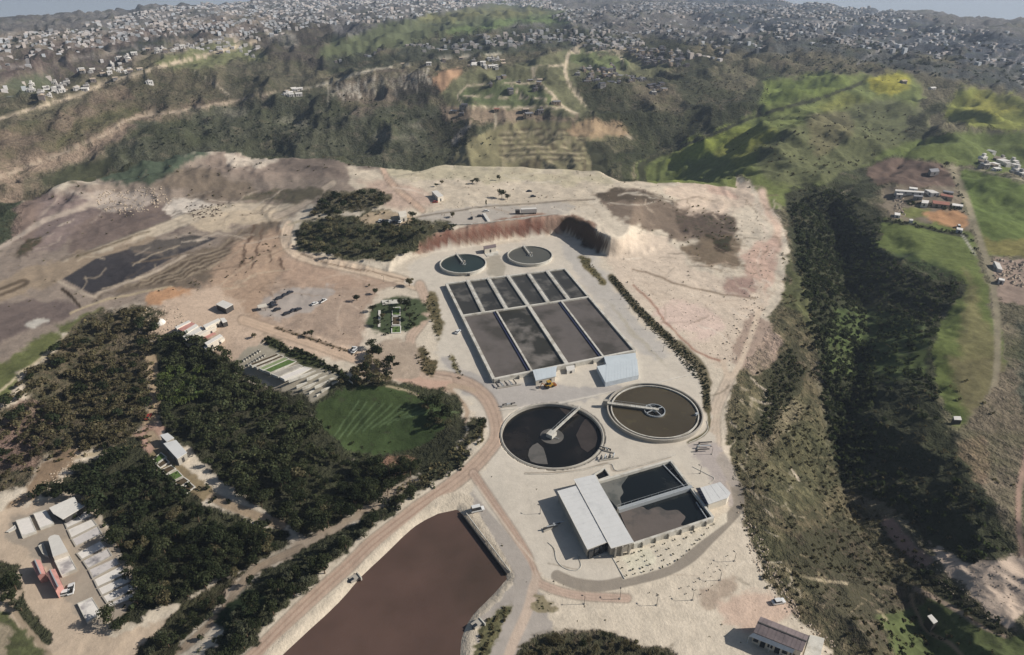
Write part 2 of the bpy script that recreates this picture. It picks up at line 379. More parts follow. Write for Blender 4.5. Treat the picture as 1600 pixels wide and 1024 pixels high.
RD([(430, 338), (470, 322), (500, 300), (520, 286)], 8, (188, 172, 152), 0, 'dirt_road', 4, .3)
A([(370, 312), (430, 296), (500, 296), (490, 312), (440, 318)], (98, 92, 76), .4, None, 4)
A([(0, 440), (60, 416), (140, 396), (240, 366), (200, 400), (100, 440), (0, 470)], (150, 134, 114), .1, None, 6)
L([(0, 452), (34, 440), (40, 444), (0, 462)], 5, (92, 80, 66), .3, None, 3)
L([(120, 402), (200, 372), (232, 362)], 3, (108, 96, 76), .4, None, 3)
A([(98, 436), (150, 404), (220, 384), (300, 368), (340, 372), (280, 398), (210, 436), (144, 460)], (62, 60, 62), .05, 'ground', 2, False, 1, False)
A([(200, 388), (290, 368), (320, 374), (270, 396), (230, 400)], (92, 86, 80), .1, None, 5)
A([(148, 466), (220, 434), (300, 392), (360, 370), (430, 342), (440, 370), (420, 410), (350, 430), (300, 450), (230, 456)], (112, 100, 86), .35, 'ground', 6)
for k in range(9):
    o = k * 5
    L([(200 + o * 2, 448 - o * .2), (290 + o * 2.2, 408 - o * .2), (380 + o * 1.2, 362 + o * .6)], 2.4, (78, 66, 54) if k % 2 else (146, 132, 112), .3 if k % 2 else 0, None, 2, 1.2, .8)
L([(92, 440), (144, 464), (160, 456), (230, 430), (290, 400)], 4, (172, 158, 140), 0, None, 2.5, .3)
L([(98, 452), (114, 466), (126, 480)], 5, (56, 46, 36), .4, None, 2.5)
A([(0, 480), (60, 466), (110, 470), (126, 482), (90, 504), (40, 516), (0, 540), (-160, 600), (-160, 500)], (110, 98, 92), .15, 'ground', 6)
L([(110, 490), (160, 470), (220, 458), (270, 448)], 3, (176, 160, 132), 0, None, 2)
A([(0, 570), (40, 540), (100, 508), (130, 492), (160, 486), (110, 520), (70, 550), (30, 590), (-10, 640), (-80, 660)], (100, 104, 66), .3, 'grass_field', 6)
L([(-60, 650), (0, 610), (30, 586), (62, 562), (110, 522), (150, 498), (170, 488)], 3.5, (184, 172, 142), 0, 'dirt_road', 2, .4)
A([(38, 508), (60, 500), (74, 504), (50, 514)], (190, 184, 172), 0, None, 3)
A([(224, 470), (240, 456), (290, 452), (310, 462), (280, 474), (240, 476)], (182, 142, 108), .02, 'ground', 5)
A([(400, 430), (440, 390), (500, 412), (600, 430), (640, 440), (580, 470), (560, 540), (480, 530), (420, 510), (380, 480)], (168, 148, 130), .03, 'ground', 10)
A([(430, 400), (520, 420), (600, 440), (520, 450), (440, 440)], (172, 148, 128), .02, None, 12)
A([(370, 380), (440, 360), (450, 400), (430, 440), (400, 500), (340, 480), (300, 470), (330, 440)], (170, 146, 124), .05, None, 12)
for pl in ([(400, 350), (390, 380), (378, 420)], [(412, 356), (404, 392), (396, 420)], [(424, 392), (426, 412)], [(440, 406), (446, 420)]):
    L(pl, 4, (98, 80, 66), .3, None, 3, 1.5)
A([(405, 490), (410, 474), (440, 456), (470, 452), (520, 448), (500, 478), (460, 494), (430, 500)], (168, 158, 148), .0, 'concrete_yard', 4)
RD([(452, 352), (446, 376), (462, 396), (500, 408), (560, 420), (620, 436), (648, 446)], 14, (206, 186, 162), 0, 'dirt_road', 4, .2)
L([(452, 352), (470, 346), (520, 338)], 4, (176, 164, 140), 0, None, 2, .3)
L([(470, 396), (520, 414), (580, 424), (640, 440)], 2, (120, 100, 82), .2, None, 2, .3)
A([(540, 262), (720, 264), (960, 272), (1130, 276), (1080, 300), (940, 300), (900, 330), (720, 334), (600, 330), (560, 300)], (200, 187, 166), .02, 'ground', 8)
A([(610, 252), (760, 264), (940, 274), (940, 290), (760, 284), (610, 276)], (188, 178, 152), .08, None, 6)
A([(560, 280), (640, 290), (680, 320), (620, 330), (590, 310)], (188, 166, 148), .02, None, 10)
RD([(596, 252), (606, 280), (660, 330)], 7, (196, 170, 148), 0, 'dirt_road', 4, .3)
A([(640, 344), (720, 326), (840, 318), (900, 326), (860, 342), (760, 352), (700, 356), (650, 352)], (178, 170, 158), 0, 'concrete_yard', 3)
L([(640, 342), (740, 326), (860, 316), (930, 312)], 2, (120, 110, 96), 0, None, 1.5, .2)
A([(930, 306), (1000, 296), (1040, 310), (1130, 330), (1150, 344), (1140, 372), (1080, 380), (1050, 372), (1000, 350), (960, 338)], (122, 108, 94), .35, 'ground', 6)
A([(932, 304), (960, 298), (1030, 304), (1060, 318), (1000, 312), (940, 312)], (88, 78, 66), .4, None, 4)
A([(1060, 334), (1130, 334), (1148, 346), (1140, 372), (1110, 384), (1060, 362)], (96, 84, 74), .5, None, 6)
A([(1066, 384), (1130, 366), (1158, 380), (1150, 400), (1180, 420), (1110, 418), (1076, 400)], (118, 104, 86), .4, None, 6)
A([(1110, 370), (1140, 372), (1140, 392), (1115, 388)], (60, 50, 38), .6, None, 4)
A([(1040, 300), (1080, 278), (1130, 276), (1180, 310), (1140, 330), (1080, 326)], (202, 184, 164), .0, None, 6)
A([(1100, 286), (1140, 296), (1160, 316), (1130, 310)], (196, 170, 152), 0, None, 5)
L([(1190, 300), (1200, 330), (1214, 356), (1206, 390), (1190, 420)], 13, (202, 178, 158), 0, 'ground', 8)
A([(1158, 400), (1200, 370), (1216, 390), (1204, 440), (1190, 480), (1170, 440)], (198, 170, 152), .02, None, 8)
A([(946, 380), (1000, 366), (1040, 372), (1070, 400), (1110, 430), (1180, 440), (1196, 470), (1170, 540), (1120, 570), (1060, 520), (1000, 470), (960, 430)], (206, 190, 170), .01, 'ground', 6)
L([(990, 422), (1030, 432), (1060, 444), (1110, 456), (1180, 466)], 2.6, (134, 118, 100), .1, None, 3, .5)
A([(1140, 434), (1170, 432), (1180, 456), (1160, 466), (1140, 456)], (158, 134, 122), .05, None, 8)
A([(1020, 490), (1060, 470), (1110, 486), (1130, 510), (1090, 530)], (212, 190, 174), .0, None, 8)
A([(1140, 540), (1170, 500), (1200, 500), (1216, 540), (1190, 580), (1150, 570)], (168, 148, 132), .1, None, 6)
L([(990, 446), (1016, 470), (1050, 512), (1090, 550), (1130, 566)], 3, (158, 122, 104), .05, None, 2.5, .5)
RD([(1140, 590), (1120, 640), (1118, 700), (1140, 760), (1150, 790)], 16, (196, 180, 160), 0, 'dirt_road', 5, .3)
L([(1190, 480), (1160, 560), (1140, 590), (1130, 566)], 9, (204, 186, 164), 0, 'dirt_road', 4, .3)
A([(462, 372), (474, 350), (520, 336), (600, 330), (650, 346), (710, 350), (660, 386), (610, 404), (540, 404), (480, 394)], (92, 90, 66), .7, 'hillside', 4)
A([(480, 338), (510, 304), (560, 296), (606, 300), (600, 316), (540, 334)], (104, 98, 78), .6, 'hillside', 5)
A([(560, 336), (600, 332), (640, 340), (634, 352), (580, 350)], (176, 158, 132), .1, 'ground', 3)
r4 = np.random.default_rng(12)
def tracks(n, x0, x1, y0, y1, ang, spread, ln, cols, w0=1.2, w1=2.4):
    for k in range(n):
        a = ang + r4.normal(0, spread); x = r4.uniform(x0, x1); y = r4.uniform(y0, y1); q = r4.uniform(*ln); b = r4.normal(0, .25)
        P = [(x, y), (x + q * .5 * math.cos(a), y + q * .28 * math.sin(a)), (x + q * math.cos(a + b), y + q * .55 * math.sin(a + b))]
        L(P, r4.uniform(w0, w1), cols[r4.integers(len(cols))], 0, None, 1.6, .8, r4.uniform(.25, .75))
tracks(60, 20, 420, 300, 400, -.5, .35, (30, 90), [(98, 86, 76), (184, 170, 152), (120, 106, 94), (196, 182, 164)])
tracks(26, 60, 420, 400, 470, -.55, .25, (40, 100), [(112, 98, 82), (188, 172, 148)])
tracks(34, 300, 620, 400, 540, .35, .6, (30, 90), [(142, 122, 104), (192, 174, 154), (150, 130, 112)])
tracks(34, 600, 1100, 270, 330, .05, .3, (30, 110), [(176, 162, 142), (216, 206, 188), (160, 144, 126)])
tracks(40, 960, 1180, 380, 560, .7, .5, (20, 70), [(182, 164, 144), (220, 208, 190), (168, 148, 130)])
tracks(26, 760, 1160, 800, 980, .1, .7, (30, 90), [(186, 172, 152), (218, 206, 186), (172, 156, 138)])
tracks(16, 640, 760, 420, 620, 1.1, .4, (30, 80), [(182, 166, 146), (210, 198, 178)])
tracks(26, 0, 400, 890, 1010, -.6, .5, (30, 80), [(168, 148, 128), (200, 182, 160)])
tracks(50, 1000, 1220, 300, 420, .6, .6, (14, 50), [(98, 86, 72), (186, 170, 150), (120, 104, 88)])
tracks(60, 1135, 1240, 560, 930, 1.0, .45, (12, 42), [(196, 184, 162), (206, 192, 172), (80, 74, 56)], 1.5, 4.5)
tracks(30, 1175, 1225, 300, 470, 1.3, .3, (14, 40), [(212, 196, 178), (150, 130, 112)], 1.5, 4)
tracks(40, 1240, 1400, 700, 1000, .7, .5, (12, 40), [(132, 124, 96), (70, 68, 48), (150, 138, 112)], 1.5, 3.5)
# red cut behind the round tanks and its foot
A([(650, 398), (668, 372), (740, 352), (860, 336), (900, 336), (930, 350), (946, 386), (930, 392), (890, 368), (800, 372), (720, 386)], (146, 122, 106), .15, 'bank', 2.5)
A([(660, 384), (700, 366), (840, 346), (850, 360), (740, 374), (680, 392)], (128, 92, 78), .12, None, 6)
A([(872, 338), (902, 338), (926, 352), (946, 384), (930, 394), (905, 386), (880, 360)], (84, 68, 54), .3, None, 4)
# the works: paving and gravel
A([(640, 440), (652, 408), (700, 390), (800, 376), (880, 368), (912, 384), (940, 410), (962, 436), (970, 460), (1010, 510), (1060, 560), (1096, 590), (1110, 660), (1120, 720), (1100, 800), (1010, 900), (860, 900), (780, 830), (740, 770), (770, 700), (740, 640), (690, 580), (680, 520), (670, 470)], (200, 191, 175), .02, 'concrete_yard', 5)
A([(880, 380), (930, 410), (962, 450), (1000, 500), (1040, 550), (1000, 550), (950, 500), (900, 430)], (184, 178, 168), 0, None, 8)
A([(690, 560), (760, 590), (860, 606), (960, 600), (960, 616), (860, 634), (780, 640), (730, 620)], (174, 168, 160), 0, None, 4)
A([(755, 405), (780, 402), (790, 430), (770, 434)], (166, 158, 142), .05, None, 3)
A([(906, 402), (922, 406), (940, 432), (944, 444), (930, 436), (914, 418)], (108, 98, 68), .6, 'grass_field', 3, True, 1, False)
for k in range(6):
    L([(944 + k * 9, 470 + k * 9), (1000 + k * 9, 535 + k * 8)], 2, (166, 158, 138), .0, None, 3, 1, .4)
L([(955, 434), (968, 448), (990, 476), (1020, 504), (1060, 544), (1090, 574), (1102, 600), (1106, 640)], 12, (92, 84, 62), .55, 'bank', 3, .3)
L([(1060, 540), (1092, 572), (1104, 600)], 17, (112, 104, 82), .4, None, 4, .3)
L([(1106, 640), (1108, 664), (1098, 680), (1076, 692)], 5, (98, 92, 66), .5, None, 2, .2)
L([(780, 640), (860, 632), (960, 612), (1000, 606)], 2, (206, 198, 184), 0, None, 1.5, .1)
L([(1000, 606), (1060, 590), (1084, 586)], 2, (208, 200, 186), 0, None, 1.5, .1)
L([(820, 740), (900, 736), (950, 724), (965, 736), (1048, 714)], 2, (140, 128, 112), 0, None, 1.5, .1)
A([(1080, 700), (1120, 690), (1130, 730), (1150, 790), (1130, 780), (1100, 730)], (176, 166, 158), 0, None, 6)
L([(1150, 760), (1154, 790), (1140, 810), (1110, 840), (1080, 870), (1040, 892), (980, 908), (940, 916), (900, 912), (870, 900)], 18, (146, 137, 124), 0, 'concrete_yard', 2, .05)
L([(1146, 752), (1140, 740), (1128, 718)], 18, (170, 160, 148), 0, None, 4, .1)
A([(955, 868), (1000, 850), (1112, 814), (1136, 800), (1136, 816), (1090, 850), (1048, 884), (1010, 896), (974, 906)], (206, 196, 176), 0, 'ground', 2, False, 1, False)
A([(970, 868), (1010, 856), (1020, 880), (985, 890)], (208, 202, 180), 0, None, 8)
A([(1090, 930), (1140, 900), (1150, 920), (1110, 950)], (172, 156, 138), .05, None, 10)
A([(1120, 940), (1200, 930), (1240, 960), (1160, 990)], (204, 180, 160), .02, None, 12)
A([(740, 770), (830, 900), (860, 1000), (760, 1230), (700, 1230), (720, 1010), (790, 930), (790, 890)], (168, 160, 150), 0, 'concrete_yard', 4)
L([(856, 880), (900, 890), (906, 884), (905, 870)], 1.5, (150, 140, 124), 0, None, 1.5, .1)
L([(864, 856), (872, 880), (890, 888)], 1.5, (150, 140, 124), 0, None, 1.5, .1)
# dirt roads around the works
RED = (180, 158, 139)
RD([(345, 1075), (415, 1006), (480, 942), (535, 893), (580, 850), (643, 801), (690, 768), (730, 738), (762, 706), (776, 680), (770, 640), (744, 608), (700, 592), (660, 590)], 20, RED, 0, 'dirt_road', 4, .15)
RD([(700, 596), (668, 588), (646, 566), (642, 530), (660, 500), (664, 470), (656, 446)], 14, (190, 168, 148), 0, 'dirt_road', 4, .2)
L([(620, 586), (660, 600), (700, 604)], 18, (192, 162, 142), 0, 'dirt_road', 5, .2)
L([(740, 610), (700, 604), (730, 640), (720, 670), (700, 696), (670, 716)], 7, (176, 156, 134), 0, 'dirt_road', 3, .2)
RD([(740, 740), (780, 800), (820, 860), (836, 900), (850, 915), (900, 930), (980, 935)], 12, (186, 164, 146), 0, 'dirt_road', 4, .1)
L([(836, 900), (826, 950), (800, 1010), (780, 1080)], 16, (190, 172, 154), 0, 'dirt_road', 5, .1)
for o in (-3, 3):
    L([(742 + o, 740), (782 + o, 800), (822 + o, 860), (840 + o, 900)], 1.6, (158, 134, 116), 0, None, 1.5, .1, .7)
    L([(350, 1070 + o * 1.4), (480, 942 + o * 1.6), (580, 850 + o * 1.6), (643, 801 + o * 1.6), (700, 760 + o * 1.6)], 1.6, (160, 130, 112), 0, None, 1.5, .1, .5)
L([(746, 760), (800, 836), (846, 890)], 2, (206, 194, 174), 0, None, 1.5, .1, .8)
A([(646, 556), (664, 540), (680, 580), (668, 590), (654, 574)], (104, 92, 66), .6, None, 4)
A([(660, 470), (676, 460), (690, 520), (684, 530), (672, 500)], (110, 100, 72), .6, None, 4)
A([(700, 556), (712, 566), (724, 590), (716, 590)], (120, 112, 82), .6, None, 3)
A([(736, 652), (750, 648), (754, 676), (730, 706), (690, 740), (640, 770), (600, 790), (640, 750), (690, 716), (720, 690)], (72, 68, 48), .7, 'hillside', 4)
# left of the works: yard, nursery, garden
A([(240, 480), (340, 450), (400, 500), (470, 520), (560, 545), (560, 560), (480, 556), (420, 540), (370, 560), (330, 550), (230, 530)], (194, 172, 150), .02, 'ground', 6)
RD([(380, 500), (440, 520), (500, 540), (552, 560)], 13, (196, 172, 148), 0, 'dirt_road', 4, .2)
L([(430, 512), (480, 528), (556, 552)], 2.6, (84, 70, 52), .6, None, 2, .3)
A([(560, 560), (600, 530), (650, 540), (650, 590), (600, 600), (560, 590)], (168, 152, 134), .1, 'ground', 6)
A([(572, 484), (600, 470), (650, 466), (660, 490), (640, 516), (600, 526), (575, 510)], (72, 82, 58), .3, 'grass_field', 4)
A([(362, 574), (402, 538), (450, 552), (540, 588), (552, 600), (500, 640), (440, 612)], (164, 156, 138), .05, 'concrete_yard', 3)
A([(404, 536), (420, 526), (480, 552), (540, 578), (530, 588), (470, 566)], (64, 70, 44), .5, 'grass_field', 4)
A([(484, 640), (540, 592), (640, 598), (720, 626), (716, 670), (690, 702), (600, 726), (520, 714)], (66, 70, 48), .6, 'hillside', 5)
A([(494, 660), (500, 630), (560, 600), (620, 606), (690, 630), (700, 650), (690, 680), (660, 700), (590, 716), (540, 706)], (66, 80, 48), .4, 'grass_field', 4, True, 1, False)
for k in range(13):
    x = 515 + k * 13
    L([(x, 690 - k * 4), (x + 46, 626 + k * 1.5)], 2.0, (104, 122, 84), 0, None, 2, .3, .8, False)
L([(604, 604), (640, 612), (664, 622)], 3, (172, 158, 130), 0, None, 2)
# woods floor
A([(-420, 760), (-420, 640), (0, 640), (40, 590), (90, 540), (130, 500), (200, 478), (262, 486), (240, 520), (232, 600), (230, 660), (190, 700), (110, 706), (60, 720), (0, 770)], (104, 94, 76), .6, 'hillside', 8)
A([(30, 620), (80, 640), (60, 720), (0, 740), (-60, 720), (0, 660)], (128, 108, 96), .4, None, 12)
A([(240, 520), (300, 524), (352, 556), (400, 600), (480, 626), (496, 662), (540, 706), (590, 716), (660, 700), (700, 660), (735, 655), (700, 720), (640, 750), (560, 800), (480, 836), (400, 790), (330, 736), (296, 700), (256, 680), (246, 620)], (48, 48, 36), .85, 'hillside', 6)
A([(600, 720), (650, 712), (640, 736), (600, 740)], (150, 118, 98), .2, None, 6)
A([(270, 580), (310, 590), (320, 620), (280, 626), (256, 606)], (84, 100, 56), .4, 'grass_field', 8)
RD([(236, 560), (242, 600), (240, 640), (232, 668)], 15, (170, 150, 122), .05, 'dirt_road', 5, .6)
A([(208, 682), (238, 662), (250, 672), (240, 720), (222, 710)], (172, 142, 124), .05, 'ground', 5)
L([(210, 684), (180, 700), (140, 712), (100, 716)], 7, (172, 158, 132), .1, 'dirt_road', 4, .6)
A([(40, 760), (60, 730), (100, 704), (118, 712), (100, 740), (60, 780), (10, 800), (-40, 860)], (138, 118, 96), .25, 'ground', 7)
RD([(236, 680), (262, 716), (310, 760), (350, 786), (400, 806), (440, 820)], 13, (160, 142, 118), .05, 'dirt_road', 5, .3)
A([(230, 716), (248, 700), (300, 740), (330, 764), (310, 780), (260, 750)], (132, 118, 92), .2, 'ground', 4)
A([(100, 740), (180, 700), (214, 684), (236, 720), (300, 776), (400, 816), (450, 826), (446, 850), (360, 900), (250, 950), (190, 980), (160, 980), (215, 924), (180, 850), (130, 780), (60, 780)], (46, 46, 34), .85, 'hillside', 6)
# compound yard, bottom left
A([(-420, 860), (0, 800), (30, 790), (80, 774), (130, 780), (160, 820), (215, 920), (170, 980), (200, 990), (330, 930), (460, 850), (560, 800), (640, 750), (650, 760), (560, 812), (470, 866), (330, 950), (200, 1040), (100, 1230), (-420, 1230)], (188, 170, 148), .02, 'dirt_road', 5)
A([(4, 840), (20, 812), (80, 784), (130, 780), (160, 826), (216, 926), (150, 982), (120, 960), (60, 880)], (160, 148, 132), 0, 'concrete_yard', 4)
RD([(200, 1060), (290, 1010), (350, 950), (400, 890), (470, 856)], 9, (172, 154, 132), .05, 'dirt_road', 4, .3)
A([(210, 1024), (290, 940), (380, 892), (350, 930), (300, 990), (250, 1040)], (66, 60, 42), .7, 'hillside', 5)
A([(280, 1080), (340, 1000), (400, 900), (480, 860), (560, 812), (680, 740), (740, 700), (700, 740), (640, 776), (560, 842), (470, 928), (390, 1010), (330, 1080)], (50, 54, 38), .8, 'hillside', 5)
A([(330, 960), (390, 920), (410, 940), (360, 990)], (50, 62, 42), .2, 'grass_field', 7)
A([(-420, 1100), (-420, 900), (0, 880), (20, 900), (60, 970), (84, 1004), (60, 1010), (20, 950), (0, 930)], (58, 62, 42), .8, 'hillside', 4)
L([(-80, 880), (0, 930), (40, 980), (90, 1040)], 9, (158, 142, 120), .05, 'dirt_road', 4, .3)
A([(-100, 960), (0, 950), (40, 990), (70, 1050), (-100, 1100)], (84, 88, 60), .5, 'grass_field', 6)
A([(-100, 980), (6, 976), (16, 1000), (-10, 1030)], (150, 138, 118), .1, None, 6)
# lining of the reservoir
A([(410, 1024), (433, 1000), (501, 940), (552, 895), (594, 851), (656, 800), (686, 776), (720, 770), (746, 790), (800, 880), (800, 910), (760, 960), (744, 1000), (744, 1100), (360, 1100)], (196, 184, 164), 0, 'bank', 3, False)
A([(738, 786), (756, 790), (826, 880), (822, 920), (780, 950), (760, 980), (744, 970), (770, 950), (800, 918), (800, 890)], (166, 158, 148), 0, 'concrete_yard', 3, False)
A([(770, 962), (800, 944), (806, 950), (780, 980), (770, 1010), (742, 1040), (748, 990)], (112, 108, 78), .6, 'bank', 4)
A([(838, 930), (850, 932), (876, 952), (862, 960), (836, 956)], (140, 130, 104), .5, None, 4)
A([(800, 1030), (830, 1000), (900, 986), (960, 990), (1010, 1010), (1060, 1030), (1060, 1230), (780, 1230)], (86, 78, 62), .7, 'hillside', 8)

# ------------------------------------------------------------------ relief
def W(pts, z=0.0):
    return [plane_pt(a, b, z) for a, b in pts]

TERRACE = W([(640, 404), (662, 396), (720, 388), (800, 374), (880, 366), (905, 374), (930, 392), (948, 402)]) + W([(1010, 376), (1120, 330), (1150, 290), (1128, 260), (940, 255), (760, 250), (600, 235), (430, 225), (400, 310), (440, 360), (500, 392), (560, 400), (610, 402)], 9.5)
CANYON_EDGE = W([(-420, 420), (-200, 336), (0, 300), (60, 290), (130, 273), (180, 258), (250, 243), (340, 230), (480, 234), (600, 249), (760, 261), (940, 268), (1060, 270), (1130, 273), (1180, 280)], 9.5)
CANYON = CANYON_EDGE + W([(1200, 240), (1100, 230), (1020, 215), (960, 190), (900, 200), (760, 196), (700, 190), (560, 190), (420, 190), (280, 205), (180, 220), (60, 262), (-420, 350)])
BEYOND = CANYON_EDGE + W([(1330, 250), (1330, 150), (1300, 90), (1000, 60), (400, 60), (0, 110), (-420, 200)])
NEAR_CANYON_2 = W([(0, 150), (100, 128), (210, 95), (300, 66), (440, 44), (440, 36), (280, 54), (180, 78), (80, 104), (0, 126)])
RIGHT_V = W([(1180, 250), (1220, 200), (1230, 130), (1200, 110), (1150, 165), (1060, 215), (980, 250), (1000, 275)])
RAVINE_R = W([(1460, 170), (1400, 250), (1330, 285), (1250, 300), (1300, 300), (1400, 262), (1470, 195)])
VALLEY = W([(1225, 360), (1240, 305), (1300, 290), (1345, 300), (1400, 350), (1440, 415), (1510, 430), (1520, 470), (1480, 540), (1480, 620), (1500, 690), (1540, 760), (1600, 840), (1660, 930), (1700, 1230), (1440, 1230), (1380, 1060), (1300, 960), (1220, 860), (1180, 760), (1160, 680), (1170, 610), (1226, 540), (1240, 450)])
PAD = W([(650, 430), (656, 404), (720, 392), (800, 378), (880, 370), (910, 385), (945, 408), (1010, 500), (1090, 580), (1120, 660), (1120, 780), (1110, 860), (1040, 920), (1230, 1010), (1300, 1230), (420, 1230), (560, 860), (700, 760), (760, 690), (730, 620), (690, 560)])
RES_WATER = [(709, 797), (720, 800), (752, 843), (791, 897), (787, 912), (770, 932), (740, 962), (726, 990), (721, 1030), (718, 1230), (240, 1230), (400, 1064), (451, 1012), (527, 942), (562, 902), (618, 849), (650, 820), (684, 802)]
RES_LEVEL = -0.9
RES_WATER = smooth_line(RES_WATER, 3)
RESW = W(RES_WATER, RES_LEVEL)
BANKL = W([(370, 1040), (470, 936), (560, 850), (680, 760), (750, 706), (735, 655), (690, 630), (560, 590), (400, 530), (300, 500), (130, 500), (0, 600), (-420, 800), (-420, 1230), (200, 1230)])
COMPOUND = W([(0, 830), (30, 800), (90, 772), (140, 784), (170, 830), (224, 934), (180, 975), (60, 1010)], -6)
YARD = W([(260, 500), (340, 466), (380, 480), (400, 530), (450, 548), (548, 590), (500, 640), (440, 614), (360, 574), (320, 552), (270, 530)], -6)
BIGTANK = plane_pt(862.5, 678.5)

def height(x, y):
    r = np.hypot(x, y)
    rough = sstep((r - 380) / 260)
    d_pad = sdf(x, y, PAD)
    off = sstep((-d_pad - 4) / 60)
    flat = np.maximum(sstep(sdf(x, y, COMPOUND) / 8 + 1), sstep(sdf(x, y, YARD) / 10 + 1))
    off = off * (1 - flat)
    z = np.zeros_like(x)
    # long fall towards the coast
    z -= 75 * sstep((r - 1100) / 2400)
    # terrace behind the round tanks
    dt = sdf(x, y, TERRACE)
    dp = -d_pad
    soft = 4.0 + 56 * np.maximum(sstep((-48 - x) / 40), sstep((x - 58) / 30)) + 20 * sstep((y - 430) / 60)
    z += 9.5 * sstep(dt / soft)
    # woods and fields west of the works lie lower
    z -= 6 * sstep(sdf(x, y, BANKL) / 30)
    # canyons
    cz = sdf(x, y, CANYON)
    dn = seg_dist(x, y, CANYON_EDGE, False)
    u0 = project(x, y, np.zeros_like(x))[0]
    side = sstep((sdf(x, y, BEYOND) + 6) / 30) * (1 - sstep((u0 - 1010) / 190))
    z -= side * 48 * sstep((dn + 4) / 66) * (1 - sstep((dn - 84) / 330))
    z -= 26 * sstep((sdf(x, y, NEAR_CANYON_2) + 10) / 60)
    z -= 11 * sstep((sdf(x, y, RIGHT_V) + 8) / 90)
    z -= 14 * sstep((sdf(x, y, RAVINE_R) + 8) / 36)
    vz = sdf(x, y, VALLEY)
    z -= 27 * sstep((vz + 6) / 75)
    # gullied slopes
    g = ridged(x / 88 + 3, y / 88, 5, 11)
    z += rough * (g - 0.35) * (17 + 9 * sstep((r - 800) / 500)) * (1 - 0.6 * sstep((dt + 10) / 30)) * off
    u1 = project(x, y, np.zeros_like(x))[0]
    z += rough * (1.5 + 4 * (1 - sstep((u1 - 560) / 140))) * (ridged(x / 33 + 9, y / 40, 3, 131) - .4) * off * (1 - sstep((dt + 10) / 30)) * (1 - .6 * sstep((r - 1500) / 800))
    z += rough * 16 * fbm(x / 260, y / 260, 3, 21) * off * (1 - 0.85 * sstep((dt + 30) / 60))
    z += 4.5 * (ridged(x / 26, y / 26, 4, 41) - .4) * np.maximum(sstep((vz + 12) / 20), sstep((cz + 6) / 20))
    z += off * 1.1 * fbm(x / 34, y / 34, 4, 51)
    z += off * 0.5 * fbm(x / 7, y / 7, 3, 61)
    z += 1.4 * sstep(dt / 4) * (1 - sstep(dt / 14)) * (ridged(x / 7, y / 30, 3, 71)) * (y < 460)
    # earthworks in the yard
    z += (1 - off) * 0.12 * fbm(x / 9, y / 9, 3, 81)
    # reservoir basin
    rz = sdf(x, y, RESW)
    z = np.where(rz > -6, z + (-3.0) * sstep((rz + 2.6) / 8), z)
    # the sunken round tank stands in a pit of its own
    rb = np.hypot(x - BIGTANK[0], y - BIGTANK[1])
    z = np.where(rb < 18.9, z - 3.0, z)
    return z

# polar sheet centred under the camera, rows closer together near at hand
NV, NA = 900, 960
vv = np.linspace(1330, -62, NV)
dd = PITCH + np.arctan((vv - 512) / F)
rr = CAM_H / np.tan(dd)
k = np.argmax(rr > 2600)
rr[k:] = np.linspace(rr[k], 5600, NV - k)
aa = np.radians(np.linspace(-60, 60, NA))
R_, A_ = np.meshgrid(rr, aa, indexing='ij')
TX, TY = R_ * np.sin(A_), R_ * np.cos(A_)
TZ = height(TX, TY)
# an invented coast: the land ends here and drops to the sea
PU, PV = project(TX, TY, np.zeros_like(TX))
coast = np.interp(np.degrees(A_), [-60, -40, -34.9, -26, -19, -12, 0, 14, 22, 28, 32, 34.9, 40, 60],
                  [1500, 2150, 2500, 3500, 4600, 6000, 6000, 6000, 5200, 4000, 3150, 2650, 2300, 1700])
SEA = -150.0
_cp = [(-300, 70), (-100, 53), (0, 44), (100, 35), (200, 25), (300, 15), (390, 4), (450, -6), (1120, -6), (1180, 3), (1260, 10), (1340, 18), (1420, 28), (1500, 40), (1560, 50), (1600, 59), (1700, 76), (1900, 110)]
_ca = [math.degrees(math.atan2(*plane_pt(a, b, -82))) for a, b in _cp]; _cr = [math.hypot(*plane_pt(a, b, -82)) for a, b in _cp]
_cr = [min(c, 5200) for c in _cr]
coast = np.interp(np.degrees(A_), [-60] + _ca + [60], [1300] + _cr + [1300]) * (1 + .03 * fbm(np.degrees(A_) / 2.5, A_ * 0, 3, 8))
drop = sstep((R_ - coast) / 120)
TZ = TZ * (1 - drop) + (SEA - 12) * drop

def ground_z(x, y):
    """height of the ground sheet at plan positions"""
    x = np.asarray(x, float); y = np.asarray(y, float)
    r = np.hypot(x, y); a = np.arctan2(x, y)
    i = np.clip(np.interp(r, rr, np.arange(NV)), 0, NV - 1.001)
    j = np.clip(np.interp(a, aa, np.arange(NA)), 0, NA - 1.001)
    i0 = i.astype(int); j0 = j.astype(int); fi = i - i0; fj = j - j0
    return ((TZ[i0, j0] * (1 - fi) + TZ[i0 + 1, j0] * fi) * (1 - fj) + (TZ[i0, j0 + 1] * (1 - fi) + TZ[i0 + 1, j0 + 1] * fi) * fj)

def ground_pt(px, py):
    """where the sight line through a photo position meets the ground"""
    px = np.atleast_1d(np.asarray(px, float)); py = np.atleast_1d(np.asarray(py, float))
    a = (px - 800) / F; b = (512 - py) / F
    dx, dy, dz = a, CP + b * SP, -SP + b * CP
    t = np.full(px.shape, 60.0); hit = np.full(px.shape, np.nan)
    prev = t.copy()
    for k in range(700):
        z = CAM_H + dz * t
        below = (z < ground_z(dx * t, dy * t)) & np.isnan(hit)
        if below.any():
            lo, hi = prev[below], t[below]
            for _ in range(12):
                m = (lo + hi) / 2
                u = CAM_H + dz[below] * m < ground_z(dx[below] * m, dy[below] * m)
                hi = np.where(u, m, hi); lo = np.where(u, lo, m)
            hit[below] = hi
        if not np.isnan(hit).any():
            break
        prev = t
        t = t * 1.0075
    hit = np.where(np.isnan(hit), 4000, hit)
    x, y = dx * hit, dy * hit
    return x, y, ground_z(x, y)

